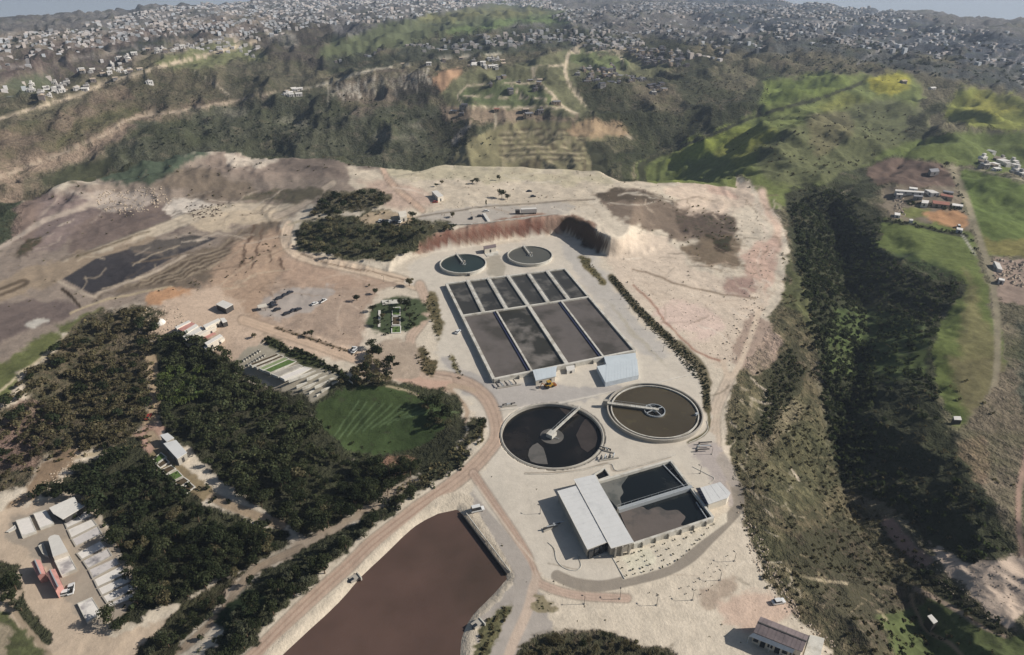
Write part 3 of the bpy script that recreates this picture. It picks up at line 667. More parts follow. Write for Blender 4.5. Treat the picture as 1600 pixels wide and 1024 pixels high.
PU, PV = project(TX, TY, TZ)
def sample(img, u, v):
    u = np.clip(u - X0, 0, gshape[1] - 1.001); v = np.clip(v - Y0, 0, gshape[0] - 1.001)
    a, b = u.astype(int), v.astype(int); fu, fv = u - a, v - b
    if img.ndim == 3:
        fu = fu[..., None]; fv = fv[..., None]
    return (img[b, a] * (1 - fu) + img[b, a + 1] * fu) * (1 - fv) + (img[b + 1, a] * (1 - fu) + img[b + 1, a + 1] * fu) * fv
EV_U = [-420, -200, 0, 60, 130, 180, 250, 340, 480, 600, 760, 940, 1060, 1130, 1180]
EV_V = [420, 336, 300, 291, 275, 260, 244, 231, 235, 249, 262, 269, 271, 273, 282]
ev = np.interp(PU, EV_U, EV_V)
SB = sdf(TX, TY, BEYOND)
PVs = np.where((SB > 0) & (PU < 1150), np.minimum(PV, ev - 15 - 3 * fbm(PU / 20, PV / 20, 2, 3)), np.where((SB < 0) & (PU < 1120) & (PV > ev - 40), np.maximum(PV, ev + 5), PV))
PV = PVs
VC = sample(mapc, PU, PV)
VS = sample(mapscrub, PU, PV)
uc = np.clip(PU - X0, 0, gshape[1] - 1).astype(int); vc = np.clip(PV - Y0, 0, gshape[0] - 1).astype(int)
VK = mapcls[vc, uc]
# ------------------------------------------------------------------ materials
MATS = {}
def new_mat(name):
    m = bpy.data.materials.new(name)
    m.use_nodes = True
    t = m.node_tree
    b = t.nodes["Principled BSDF"]
    b.inputs["Roughness"].default_value = 0.9
    if "Specular IOR Level" in b.inputs:
        b.inputs["Specular IOR Level"].default_value = 0.25
    MATS[name] = m
    return m, t, b

def N(t, kind, **kw):
    n = t.nodes.new(kind)
    for a, v in kw.items():
        setattr(n, a, v)
    return n

def mathn(t, op, a, b=None, clamp=False):
    n = N(t, "ShaderNodeMath", operation=op, use_clamp=clamp)
    for i, v in enumerate((a, b)):
        if v is None:
            continue
        if isinstance(v, (int, float)):
            n.inputs[i].default_value = v
        else:
            t.links.new(v, n.inputs[i])
    return n.outputs[0]

def mapr(t, v, a, b, c, d):
    n = N(t, "ShaderNodeMapRange")
    t.links.new(v, n.inputs[0])
    for i, q in enumerate((a, b, c, d)):
        n.inputs[i + 1].default_value = q
    return n.outputs[0]

def noisen(t, co, scale, detail=4, rough=0.55, stretch=None):
    n = N(t, "ShaderNodeTexNoise")
    n.inputs["Scale"].default_value = scale
    n.inputs["Detail"].default_value = detail
    n.inputs["Roughness"].default_value = rough
    if stretch:
        mp = N(t, "ShaderNodeMapping")
        mp.inputs["Scale"].default_value = stretch
        t.links.new(co, mp.inputs[0]); co = mp.outputs[0]
    t.links.new(co, n.inputs["Vector"])
    return n.outputs[0]

def scale_col(t, col, fac):
    n = N(t, "ShaderNodeVectorMath", operation='SCALE')
    t.links.new(col, n.inputs[0]); t.links.new(fac, n.inputs["Scale"])
    return n.outputs[0]

def mixc(t, fac, a, b):
    n = N(t, "ShaderNodeMix", data_type='RGBA')
    if isinstance(fac, float): n.inputs[0].default_value = fac
    else: t.links.new(fac, n.inputs[0])
    for s_, v in ((6, a), (7, b)):
        if isinstance(v, tuple): n.inputs[s_].default_value = (*v, 1)
        else: t.links.new(v, n.inputs[s_])
    return n.outputs[2]

def ground_mat(name, coarse=.25, fine=.2, bump=.25, grass=False):
    m, t, b = new_mat(name)
    at = N(t, "ShaderNodeAttribute", attribute_name="cover")
    sc = N(t, "ShaderNodeAttribute", attribute_name="scrub")
    ge = N(t, "ShaderNodeNewGeometry")
    co = ge.outputs["Position"]
    n1 = noisen(t, co, .035, 5, .6)
    n2 = noisen(t, co, .28, 5, .65)
    n3 = noisen(t, co, 1.3, 3, .7)
    f = mathn(t, 'ADD', mapr(t, n1, .3, .7, 1 - coarse, 1 + coarse), mapr(t, n2, .3, .7, -fine, fine))
    f = mathn(t, 'ADD', f, mapr(t, n3, .3, .7, -fine * .7, fine * .7))
    if name == 'hill_soil': f = mathn(t, 'MULTIPLY', f, .9)
    col = scale_col(t, at.outputs["Color"], f)
    # hue drift between warm dust and grey
    h = noisen(t, co, .018, 3, .5)
    col = mixc(t, mapr(t, h, .45, .75, 0, .08), col, (.30, .23, .17) if not grass else (.16, .15, .04))
    if name == 'hill_soil':
        g1 = noisen(t, co, .022, 5, .62)
        g2 = noisen(t, co, .05, 5, .65)
        col = mixc(t, mapr(t, g1, .50, .62, 0, .42), col, (.075, .085, .035))
        col = mixc(t, mapr(t, g2, .55, .66, 0, .38), col, (.25, .20, .145))
    # low scrub and dead grass in tufts
    v1 = noisen(t, co, .32, 4, .75)
    v2 = noisen(t, co, .09, 4, .6)
    thr = mathn(t, 'MULTIPLY', sc.outputs["Fac"], .55)
    s = mathn(t, 'ADD', mathn(t, 'MULTIPLY', v1, .65), mathn(t, 'MULTIPLY', v2, .35))
    s = mathn(t, 'SUBTRACT', s, mathn(t, 'SUBTRACT', .78, thr))
    s = mapr(t, s, 0, .09, 0, .72)
    s = mathn(t, 'MULTIPLY', s, mapr(t, sc.outputs["Fac"], 0, .15, 0, 1))
    col = mixc(t, s, col, (.052, .054, .030))
    t.links.new(col, b.inputs["Base Color"])
    bp = N(t, "ShaderNodeBump")
    bp.inputs["Strength"].default_value = bump
    bp.inputs["Distance"].default_value = 6.0 if name == 'hill_soil' else 1.2
    hgt = mathn(t, 'ADD', n2, mathn(t, 'MULTIPLY', n3, .3))
    if name == 'hill_soil': hgt = mathn(t, 'ADD', mathn(t, 'MULTIPLY', hgt, .35), noisen(t, co, .07, 6, .68))
    t.links.new(hgt, bp.inputs["Height"])
    t.links.new(bp.outputs[0], b.inputs["Normal"])
    b.inputs["Roughness"].default_value = 1.0
    b.inputs["Specular IOR Level"].default_value = .1
    return m
GM = [ground_mat('bare_soil', .10, .11, .3), ground_mat('packed_dirt', .07, .08, .2), ground_mat('worn_concrete', .07, .06, .12),
      ground_mat('meadow', .20, .2, .3, True), ground_mat('hill_soil', .26, .30, .7), ground_mat('bank_soil', .08, .10, .5)]

def plain(name, col, var=.12, scale=.8, rough=.85, spec=.25, stretch=None, metal=0.0, tint=False, objvar=0.0, bump=0.0, stain=None):
    """a painted or natural surface: colour from sRGB, broken up by grain and wear"""
    m, t, b = new_mat(name)
    ge = N(t, "ShaderNodeNewGeometry")
    n1 = noisen(t, ge.outputs["Position"], scale, 5, .65, stretch)
    n2 = noisen(t, ge.outputs["Position"], scale * 6, 3, .6, stretch)
    f = mathn(t, 'ADD', mapr(t, n1, .3, .7, 1 - var, 1 + var), mapr(t, n2, .3, .7, -var * .5, var * .5))
    rgb = N(t, "ShaderNodeRGB"); c = lin(col) * GAIN
    rgb.outputs[0].default_value = (*c, 1)
    src = rgb.outputs[0]
    if tint:
        at = N(t, "ShaderNodeAttribute", attribute_name="tint")
        mu = N(t, "ShaderNodeMix", data_type='RGBA', blend_type='MULTIPLY')
        mu.inputs[0].default_value = 1
        t.links.new(src, mu.inputs[6]); t.links.new(at.outputs["Color"], mu.inputs[7])
        src = mu.outputs[2]
    if objvar:
        oi = N(t, "ShaderNodeObjectInfo")
        f = mathn(t, 'MULTIPLY', f, mapr(t, oi.outputs["Random"], 0, 1, 1 - objvar, 1 + objvar))
    col_ = scale_col(t, src, f)
    if stain:
        ns = noisen(t, ge.outputs["Position"], stain[1], 4, .6)
        col_ = mixc(t, mapr(t, ns, stain[2], stain[2] + .12, 0, stain[3]), col_, tuple(lin(stain[0]) * GAIN))
    t.links.new(col_, b.inputs["Base Color"])
    b.inputs["Roughness"].default_value = rough
    b.inputs["Specular IOR Level"].default_value = spec
    b.inputs["Metallic"].default_value = metal
    if bump:
        bp = N(t, "ShaderNodeBump"); bp.inputs["Strength"].default_value = bump; bp.inputs["Distance"].default_value = .3
        t.links.new(n2, bp.inputs["Height"]); t.links.new(bp.outputs[0], b.inputs["Normal"])
    return m

concrete = plain('pale_concrete', (200, 196, 184), .10, .5, stain=((138, 130, 114), .3, .5, .5))
concrete_d = plain('grey_concrete', (168, 162, 150), .12, .5, stain=((120, 112, 98), .25, .52, .4))
steel = plain('galvanised_steel', (176, 180, 180), .08, 2, .5, .4, metal=.2)
dark_steel = plain('dark_steel', (70, 68, 66), .15, 2, .6)
roof_w = plain('white_sheet_roof', (206, 206, 202), .04, .35, .55, .25, stretch=(1, 1, 1), stain=((172, 174, 172), .12, .5, .4))
roof_b = plain('pale_blue_sheet_roof', (196, 204, 206), .05, .4, .6, .25, stain=((168, 178, 180), .2, .52, .3))
roof_g = plain('grey_brown_sheet_roof', (128, 116, 114), .12, .5, .6, .3, stain=((100, 92, 92), .3, .5, .6))
blue_p = plain('blue_cladding', (190, 198, 204), .12, .6, .6)
navy = plain('dark_blue_panel', (62, 66, 96), .15, .6, .45, .5)
cream = plain('cream_render', (208, 200, 184), .08, .6, objvar=.12)
white_p = plain('white_paint', (214, 210, 200), .06, .7, .6, objvar=.08)
red_r = plain('faded_red_roof', (184, 136, 126), .12, .8, stain=((150, 96, 88), .5, .55, .5))
tank_w = plain('drying_bed_fill', (218, 212, 202), .07, .5, objvar=.07, stain=((128, 122, 124), .12, .55, .75))
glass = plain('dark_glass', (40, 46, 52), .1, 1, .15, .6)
rubber = plain('black_rubber', (34, 32, 30), .1, 3, .9)
bark = plain('bark', (96, 80, 64), .25, 2)
soil_d = plain('dark_soil', (84, 72, 54), .25, 1.2)
crop = plain('crop_green', (86, 108, 56), .3, 1.2)
rust = plain('rusty_orange', (140, 88, 50), .2, 1.5, .7)
yellow = plain('machine_yellow', (176, 140, 60), .15, 1.5, .5)

def water_mat(name, col, rough=.12, ripple=.03, scale=.6, var=.15, mottle=None):
    m, t, b = new_mat(name)
    ge = N(t, "ShaderNodeNewGeometry")
    n1 = noisen(t, ge.outputs["Position"], .06, 4, .55)
    rgb = N(t, "ShaderNodeRGB"); c = lin(col) * GAIN
    rgb.outputs[0].default_value = (*c, 1)
    cc = scale_col(t, rgb.outputs[0], mapr(t, n1, .3, .7, 1 - var, 1 + var))
    if mottle:
        n3 = noisen(t, ge.outputs["Position"], mottle[1], 5, .6)
        cc = mixc(t, mapr(t, n3, mottle[2], mottle[2] + mottle[3], 0, mottle[4]), cc, tuple(lin(mottle[0]) * GAIN))
    t.links.new(cc, b.inputs["Base Color"])
    b.inputs["Roughness"].default_value = rough
    b.inputs["Specular IOR Level"].default_value = .32
    n2 = noisen(t, ge.outputs["Position"], scale, 3, .6)
    bp = N(t, "ShaderNodeBump"); bp.inputs["Strength"].default_value = ripple; bp.inputs["Distance"].default_value = .3
    t.links.new(n2, bp.inputs["Height"]); t.links.new(bp.outputs[0], b.inputs["Normal"])
    return m
w_green = water_mat('dark_green_water', (44, 56, 52), .3)
w_grey = water_mat('grey_green_water', (88, 88, 80), .4)
w_sludge = water_mat('settled_sludge_water', (62, 60, 54), .35, .05, 1.0, .2, ((110, 106, 98), .09, .52, .1, .75))
w_foam = water_mat('grey_foaming_water', (108, 101, 95), .5, .08, 1.0, .22, ((62, 58, 50), .06, .43, .2, .85))
w_foam_d = water_mat('dark_foaming_water', (54, 52, 44), .4, .08, 1.0, .25, ((124, 118, 110), .07, .46, .14, .9))
w_dark = water_mat('black_water', (24, 24, 22), .2, .05, 1, .2, ((58, 52, 47), .05, .5, .2, .7))
w_olive = water_mat('olive_water', (74, 66, 50), .35, .05, 1, .15, ((94, 86, 62), .2, .58, .1, .5))
w_brown = water_mat('brown_reservoir_water', (92, 73, 64), .28, .10, .35, .12, ((66, 56, 46), .014, .44, .2, .8))
w_basin = water_mat('teal_black_water', (22, 27, 28), .2, .05, 1, .2, ((48, 50, 48), .09, .54, .12, .6))
scum = plain('grey_scum', (98, 95, 90), .10, .3, .7, stain=((70, 70, 66), .2, .5, .5))
w_sea = water_mat('sky_haze_water', (176, 186, 194), .45, .05, .01)  # pale sky haze put into the water colour

# foliage: colour varies leaf by leaf (tint) and tree by tree
def leaf_mat(name, col, objvar=.25, yellow_=(110, 108, 60)):
    m, t, b = new_mat(name)
    at = N(t, "ShaderNodeAttribute", attribute_name="tint")
    oi = N(t, "ShaderNodeObjectInfo")
    rgb = N(t, "ShaderNodeRGB"); rgb.outputs[0].default_value = (*(lin(col) * GAIN), 1)
    mu = N(t, "ShaderNodeMix", data_type='RGBA', blend_type='MULTIPLY'); mu.inputs[0].default_value = 1
    cc = mixc(t, mapr(t, oi.outputs["Random"], .4, 1, 0, .45), rgb.outputs[0], tuple(lin(yellow_) * GAIN))
    t.links.new(cc, mu.inputs[6]); t.links.new(at.outputs["Color"], mu.inputs[7])
    c2 = scale_col(t, mu.outputs[2], mapr(t, oi.outputs["Random"], 0, 1, 1 - objvar, 1 + objvar))
    df = N(t, "ShaderNodeBsdfDiffuse"); tr = N(t, "ShaderNodeBsdfTranslucent"); ms = N(t, "ShaderNodeMixShader")
    t.links.new(c2, df.inputs[0]); t.links.new(c2, tr.inputs[0]); ms.inputs[0].default_value = .45
    t.links.new(df.outputs[0], ms.inputs[1]); t.links.new(tr.outputs[0], ms.inputs[2])
    t.links.new(ms.outputs[0], t.nodes["Material Output"].inputs["Surface"])
    t.nodes.remove(b)
    return m
leaf_dark = leaf_mat('dark_leaves', (62, 70, 50), .28, yellow_=(82, 84, 60))
leaf_olive = leaf_mat('olive_brown_leaves', (110, 104, 80), .15, yellow_=(112, 110, 84))
leaf_grey = leaf_mat('grey_green_leaves', (92, 96, 78), .2, yellow_=(108, 108, 88))
leaf_green = leaf_mat('bright_leaves', (86, 98, 58), yellow_=(98, 100, 60))
leaf_valley = leaf_mat('valley_leaves', (72, 82, 54), yellow_=(84, 88, 60))
scrub_m = leaf_mat('scrub_leaves', (98, 94, 70))

# ------------------------------------------------------------------ mesh helpers
def tagk(o, kind): o['kind'] = kind; return o

class MB:
    def __init__(s): s.v = []; s.f = []; s.m = []
    def add(s, vs, fs, mi=0):
        n = len(s.v); s.v += [tuple(map(float, q)) for q in vs]
        s.f += [tuple(i + n for i in f) for f in fs]; s.m += [mi] * len(fs)
    def prism(s, xy, z0, z1, mi=0, mtop=None, zs=None):
        """upright prism over a plan outline; z0 may be a list per corner"""
        n = len(xy)
        a = sum(xy[i][0] * xy[(i + 1) % n][1] - xy[(i + 1) % n][0] * xy[i][1] for i in range(n))
        if a < 0:
            xy = xy[::-1]
            if isinstance(z1, (list, tuple)): z1 = z1[::-1]
        z1l = z1 if isinstance(z1, (list, tuple)) else [z1] * n
        vs = [(x, y, z0) for x, y in xy] + [(x, y, z) for (x, y), z in zip(xy, z1l)]
        s.add(vs, [(i, (i + 1) % n, n + (i + 1) % n, n + i) for i in range(n)], mi)
        s.add(vs, [tuple(range(n, 2 * n))], mi if mtop is None else mtop)
        s.add(vs, [tuple(range(n - 1, -1, -1))], mi)
    def box(s, c, size, rz=0, mi=0):
        x, y, z = c; a, b, h = size[0] / 2, size[1] / 2, size[2]
        cs, sn = math.cos(rz), math.sin(rz)
        s.prism([(x + p * cs - q * sn, y + p * sn + q * cs) for p, q in ((-a, -b), (a, -b), (a, b), (-a, b))], z, z + h, mi)
    def bar(s, p, q, wd, th, mi=0):
        """a flat-topped bar from p to q (top at their z)"""
        p = Vector(p); q = Vector(q); d = (q - p); n = Vector((-d.y, d.x, 0)).normalized() * wd / 2
        vs = [p - n, q - n, q + n, p + n]
        lo = [v - Vector((0, 0, th)) for v in vs]
        s.add(lo + vs, [(4, 5, 6, 7), (3, 2, 1, 0), (0, 1, 5, 4), (1, 2, 6, 5), (2, 3, 7, 6), (3, 0, 4, 7)], mi)
    def tube(s, p, q, r0, r1, n=6, mi=0):
        p = Vector(p); q = Vector(q); d = (q - p).normalized()
        u = d.orthogonal().normalized(); v = d.cross(u)
        ring = lambda c, r: [c + (u * math.cos(2 * math.pi * i / n) + v * math.sin(2 * math.pi * i / n)) * r for i in range(n)]
        s.add(ring(p, r0) + ring(q, r1), [(i, (i + 1) % n, n + (i + 1) % n, n + i) for i in range(n)] + [tuple(range(n, 2 * n)), tuple(range(n - 1, -1, -1))], mi)
    def ring(s, c, r0, r1, z0, z1, n=72, mi=0, mtop=None):
        """an upright ring wall between radii r0 < r1"""
        x, y = c; an = [2 * math.pi * i / n for i in range(n)]
        P = lambda r, z: [(x + r * math.cos(a), y + r * math.sin(a), z) for a in an]
        vs = P(r1, z0) + P(r1, z1) + P(r0, z1) + P(r0, z0)
        f = []
        for i in range(n):
            j = (i + 1) % n
            f.append((i, j, n + j, n + i))
        s.add(vs, f, mi)
        s.add(vs, [(n + i, n + (i + 1) % n, 2 * n + (i + 1) % n, 2 * n + i) for i in range(n)], mi if mtop is None else mtop)
        s.add(vs, [(2 * n + i, 2 * n + (i + 1) % n, 3 * n + (i + 1) % n, 3 * n + i) for i in range(n)], mi)
    def disc(s, c, r, z, n=72, mi=0):
        s.add([(c[0] + r * math.cos(2 * math.pi * i / n), c[1] + r * math.sin(2 * math.pi * i / n), z) for i in range(n)], [tuple(range(n))], mi)
    def build(s, name, mats, parent=None, smooth=False):
        me = bpy.data.meshes.new(name)
        me.from_pydata(s.v, [], s.f)
        for m in (mats if isinstance(mats, (list, tuple)) else [mats]):
            me.materials.append(m)
        me.polygons.foreach_set('material_index', s.m)
        if smooth: me.polygons.foreach_set('use_smooth', [True] * len(s.f))
        me.update()
        o = bpy.data.objects.new(name, me)
        COL.objects.link(o)
        if parent is not None:
            o.parent = parent
            if parent.type == 'EMPTY':
                me.transform(parent.matrix_world.inverted() if False else _inv(parent))
            elif parent.parent is not None:
                me.transform(_inv(parent.parent))
        return o

def _inv(e):
    from mathutils import Matrix
    return (Matrix.Translation(e.location) @ e.rotation_euler.to_matrix().to_4x4()).inverted()

def T(o, label, cat, group=None):
    o['label'] = label; o['category'] = cat
    if group: o['group'] = group
    return o

def thing(name, label, cat, loc=(0, 0, 0), group=None, rz=0):
    o = bpy.data.objects.new(name, None)
    COL.objects.link(o)
    o.location = loc; o.rotation_euler = (0, 0, rz)
    return T(o, label, cat, group)

def copy_tree(src, label=None, group=None, loc=None, rz=None, scale=None):
    c = src.copy(); COL.objects.link(c)
    if label: c['label'] = label
    if group: c['group'] = group
    if loc is not None: c.location = loc
    if rz is not None: c.rotation_euler = (0, 0, rz)
    if scale is not None: c.scale = scale if isinstance(scale, tuple) else (scale,) * 3
    for ch in list(src.children):
        d = ch.copy(); COL.objects.link(d); d.parent = c
        for g in list(ch.children):
            e = g.copy(); COL.objects.link(e); e.parent = d
    return c

def mesh_np(name, V, Fq, mats, tint=None, smooth=False, midx=None):
    """fast build from arrays; all faces with the same number of corners"""
    me = bpy.data.meshes.new(name)
    nf, k = Fq.shape
    me.vertices.add(len(V)); me.vertices.foreach_set('co', np.ascontiguousarray(V, np.float32).ravel())
    me.loops.add(nf * k); me.loops.foreach_set('vertex_index', np.ascontiguousarray(Fq, np.int32).ravel())
    me.polygons.add(nf); me.polygons.foreach_set('loop_start', np.arange(0, nf * k, k, dtype=np.int32))
    if midx is not None: me.polygons.foreach_set('material_index', midx.astype(np.int32))
    me.polygons.foreach_set('use_smooth', np.full(nf, smooth))
    for m in mats: me.materials.append(m)
    me.update(calc_edges=True)
    if tint is not None:
        at = me.color_attributes.new("tint", 'FLOAT_COLOR', 'POINT')
        at.data.foreach_set('color', np.c_[tint, np.ones(len(tint))].astype(np.float32).ravel())
    return me

def link_mesh(name, me, parent=None):
    o = bpy.data.objects.new(name, me); COL.objects.link(o)
    if parent is not None: o.parent = parent
    return o

# ------------------------------------------------------------------ the ground sheet, cut into its kinds of surface
V = np.stack([TX, TY, TZ], -1).reshape(-1, 3)
colr = VC.reshape(-1, 3); scr = VS.reshape(-1)
I, J = np.meshgrid(np.arange(NV - 1), np.arange(NA - 1), indexing='ij')
a0 = (I * NA + J).ravel()
Q = np.stack([a0, a0 + 1, a0 + NA + 1, a0 + NA], -1)
KF = VK[:-1, :-1].ravel()
hole = np.zeros(len(Q), bool)
cx = V[Q].mean(1)
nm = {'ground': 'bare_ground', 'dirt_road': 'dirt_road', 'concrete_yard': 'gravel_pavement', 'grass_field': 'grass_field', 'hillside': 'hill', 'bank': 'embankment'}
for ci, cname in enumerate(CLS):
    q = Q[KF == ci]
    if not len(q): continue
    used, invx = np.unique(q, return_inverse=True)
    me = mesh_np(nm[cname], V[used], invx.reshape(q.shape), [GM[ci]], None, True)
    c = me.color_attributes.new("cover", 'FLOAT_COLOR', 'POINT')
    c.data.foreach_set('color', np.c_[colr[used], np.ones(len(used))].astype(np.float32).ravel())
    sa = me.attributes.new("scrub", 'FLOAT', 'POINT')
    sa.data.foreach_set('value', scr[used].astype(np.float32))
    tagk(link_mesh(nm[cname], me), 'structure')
# the sea beyond the coast, added to stand in for the pale sky
b_ = MB(); b_.add([(-60000, -3000, SEA), (60000, -3000, SEA), (60000, 60000, SEA), (-60000, 60000, SEA)], [(0, 1, 2, 3)])
tagk(b_.build('sea_for_sky', w_sea), 'structure')
# reservoir water
b_ = MB(); b_.add([(x, y, RES_LEVEL) for x, y in W(RES_WATER, RES_LEVEL)][::-1], [tuple(range(len(RES_WATER)))])
tagk(b_.build('reservoir_water', w_brown), 'structure')
# the air
hz, ht, hb = new_mat('thin_haze')
ht.nodes.remove(hb)
pv = N(ht, "ShaderNodeVolumePrincipled")
pv.inputs["Color"].default_value = (.68, .81, 1.0, 1)
pv.inputs["Density"].default_value = 1.15e-4
pv.inputs["Anisotropy"].default_value = .2
ht.links.new(pv.outputs[0], ht.nodes["Material Output"].inputs["Volume"])
b_ = MB(); b_.prism([(-14000, -2000), (14000, -2000), (14000, 16000), (-14000, 16000)], SEA - 14, 172)
tagk(b_.build('haze', hz), 'stuff')
G = plane_pt
def GP(pts, z): return [G(a, b, z) for a, b in pts]
def cen(pts): return (sum(p[0] for p in pts) / len(pts), sum(p[1] for p in pts) / len(pts))
def lerp(a, b, t): return tuple(a[i] + (b[i] - a[i]) * t for i in range(len(a)))
def gz(x, y): return float(ground_z(x, y))

# ================================================================== round tanks above the cells
def raised_tank(cpx, rpx, label, water, wlabel, a_out, legoff):
    H = 1.9
    c = G(*cpx, H); e = G(cpx[0] + rpx, cpx[1], H); r = abs(e[0] - c[0])
    t = thing('round_settling_tank', label, 'settling tank', (c[0], c[1], 0), 'round settling tanks of the works')
    b = MB(); b.ring(c, r - .45, r, -.6, H, 84); b.ring(c, r, r + .22, H - .35, H - .12, 84)
    b.build('tank_wall', concrete, t)
    b = MB(); b.ring(c, r - .62, r - .46, -.5, H - .25, 84); b.build('weir', concrete_d, t)
    b = MB(); b.disc(c, r - .46, H - .55, 84); b.build('water', water, t)
    o = G(*a_out, H); d = Vector((o[0] - c[0], o[1] - c[1], 0)).normalized()
    b = MB()
    p = Vector((c[0], c[1], 0)) - d * 1.2
    q = Vector((c[0], c[1], 0)) + d * (r + .1)
    b.bar((p.x, p.y, H + .35), (q.x, q.y, H + .35), .75, .3)
    br = b.build('walkway', concrete, t)
    n = Vector((-d.y, d.x, 0))
    for s in (-1, 1):
        b = MB()
        b.bar(tuple(p + n * s * .5 + Vector((0, 0, H + 1.35))), tuple(q + n * s * .5 + Vector((0, 0, H + 1.35))), .06, .06)
        for k in range(9):
            u = p.lerp(q, k / 8) + n * s * .5
            b.tube((u.x, u.y, H + .35), (u.x, u.y, H + 1.35), .035, .035, 4)
        b.build('handrail', steel, br)
    b = MB(); b.tube((c[0], c[1], -.3), (c[0], c[1], H + .3), .5, .5, 12); b.build('centre_pier', concrete, t)
    b = MB(); b.ring(c, 1.5, 1.62, H - .9, H - .3, 24); b.build('stilling_ring', steel, t)
    b = MB(); b.box((c[0] + d.y * .8, c[1] - d.x * .8, H + .36), (1.2, 1.0, .9), math.atan2(d.y, d.x)); b.build('drive_unit', concrete_d, t)
    # small outlet box at the foot of the wall
    x, y = G(*legoff, .4)
    b = MB(); b.box((x, y, -.1), (1.3, 1.2, 1.1), .3); b.build('outlet_box', dark_steel, t)
    return t
raised_tank((723.5, 411), 36.2, 'round concrete tank of dark green water, left of the two behind the rectangular cells', w_green, '', (713, 397), (732, 430))
raised_tank((828, 398), 35.2, 'round concrete tank of grey green water, right of the two behind the rectangular cells', w_grey, '', (818, 384.5), (839, 415))

# ================================================================== sunken round tank (black water)
c = BIGTANK; r = 18.0
t = thing('round_settling_tank', 'large round tank of black water set flush in the pale yard', 'settling tank', (c[0], c[1], 0), 'round settling tanks of the works')
b = MB(); b.ring(c, r, r + .9, -3.4, .14, 110); b.build('tank_wall', concrete_d, t)
b = MB(); b.ring(c, r + .35, r + .5, .14, .3, 110); b.build('kerb', concrete, t)
b = MB(); b.disc(c, r - .02, -1.0, 110); b.build('water', w_dark, t)
b = MB(); b.disc(c, 4.3, -.955, 48); b.build('scum_patch', scum, t)
def W0(pts, z): return [(*G(a, bb, z), z) for a, bb in pts]
# pale wedge of settled scum at the near edge, and thin film at the right
b = MB()
wed = [(840, 692), (849, 700), (853, 712), (856, 725.5), (848, 725.4), (838, 724), (829, 721), (825, 712), (827, 702), (832, 696)]
b.add(W0(wed, -.96), [tuple(range(len(wed)))]); b.build('scum_patch', scum, t)
film = plain('thin_film', (62, 56, 52), .25, .25, .45)
wed = [(925, 655), (932, 668), (934, 684), (930, 698), (918, 707), (908, 700), (900, 680), (908, 664), (914, 655)]
b = MB(); b.add(W0(wed, -.962), [tuple(range(len(wed)))]); b.build('scum_film', film, t)
wed = [(871, 633), (884, 634), (902, 640), (909, 646), (896, 652), (884, 648), (876, 640)]
b = MB(); b.add(W0(wed, -.962), [tuple(range(len(wed)))]); b.build('scum_film', film, t)
o = G(908, 635.5, .4); d = Vector((o[0] - c[0], o[1] - c[1], 0)).normalized(); n = Vector((-d.y, d.x, 0)); C = Vector((c[0], c[1], 0))
b = MB(); b.bar(tuple(C - d * .8 + Vector((0, 0, .75))), tuple(C + d * (r + .8) + Vector((0, 0, .75))), .85, .4); br = b.build('walkway', concrete, t)
for s in (-1, 1):
    b = MB()
    p, q = C + n * s * .55, C + n * s * .55 + d * (r + .6)
    b.bar((p.x, p.y, 1.75), (q.x, q.y, 1.75), .07, .07)
    for k in range(11):
        u = p.lerp(q, k / 10); b.tube((u.x, u.y, .75), (u.x, u.y, 1.75), .04, .04, 4)
    b.build('handrail', steel, br)
b = MB(); b.box((c[0] - d.x * .4, c[1] - d.y * .4, -.6), (3.0, 2.6, 1.5), math.atan2(d.y, d.x)); b.build('centre_platform', concrete, t)
b = MB(); b.tube((c[0], c[1], -3), (c[0], c[1], -.6), .8, .8, 14); b.build('centre_pier', concrete_d, t)
b = MB(); e1 = C + n * 1.2 - d * 1.0; e2 = e1 - n * 4.2 + d * 1.0
b.tube((e1.x, e1.y, -.5), (e2.x, e2.y, -.7), .12, .12, 6); b.build('scum_arm', steel, t)

# ================================================================== round tank with olive water
H = 1.5
c = G(1023, 640.5, H); r = abs(G(1097, 640.5, H)[0] - c[0])
t = thing('round_settling_tank', 'large round tank of olive water with a raised double rim and caged centre', 'settling tank', (c[0], c[1], 0), 'round settling tanks of the works')
b = MB(); b.ring(c, r - .5, r, -.4, H, 110); b.build('tank_wall', concrete_d, t)
b = MB(); b.ring(c, r - 1.9, r - 1.5, -.3, H - .2, 110); b.build('launder_wall', concrete, t)
b = MB(); b.ring(c, r - 1.5, r - .5, -.3, H - .95, 110); b.build('launder', dark_steel, t)
b = MB(); b.disc(c, r - 1.9, H - .7, 110); b.build('water', w_olive, t)
b = MB(); b.ring(c, 3.7, 3.95, -.2, H - .1, 40)
b.build('centre_cage', steel, t)
b = MB(); b.disc(c, 3.7, H - .66, 40); b.build('inner_water', w_dark, t)
o = G(951, 631, H); C = Vector((c[0], c[1], 0)); d = Vector((o[0] - c[0], o[1] - c[1], 0)).normalized(); n = Vector((-d.y, d.x, 0))
b = MB(); b.bar(tuple(C - d * 1.5 + Vector((0, 0, H + .5))), tuple(C + d * (r + .2) + Vector((0, 0, H + .5))), 1.15, .45); br = b.build('walkway', concrete, t)
for s in (-1, 1):
    b = MB()
    p, q = C + n * s * .56, C + n * s * .56 + d * (r + .2)
    b.bar((p.x, p.y, H + 1.5), (q.x, q.y, H + 1.5), .07, .07)
    for k in range(11):
        u = p.lerp(q, k / 10); b.tube((u.x, u.y, H + .5), (u.x, u.y, H + 1.5), .04, .04, 4)
    b.build('handrail', steel, br)
for k in range(4):
    a = .5 + k * math.pi / 2
    b = MB(); b.bar((c[0], c[1], H + .25), (c[0] + 3.8 * math.cos(a), c[1] + 3.8 * math.sin(a), H + .05), .28, .2); b.build('cage_arm', steel, t)
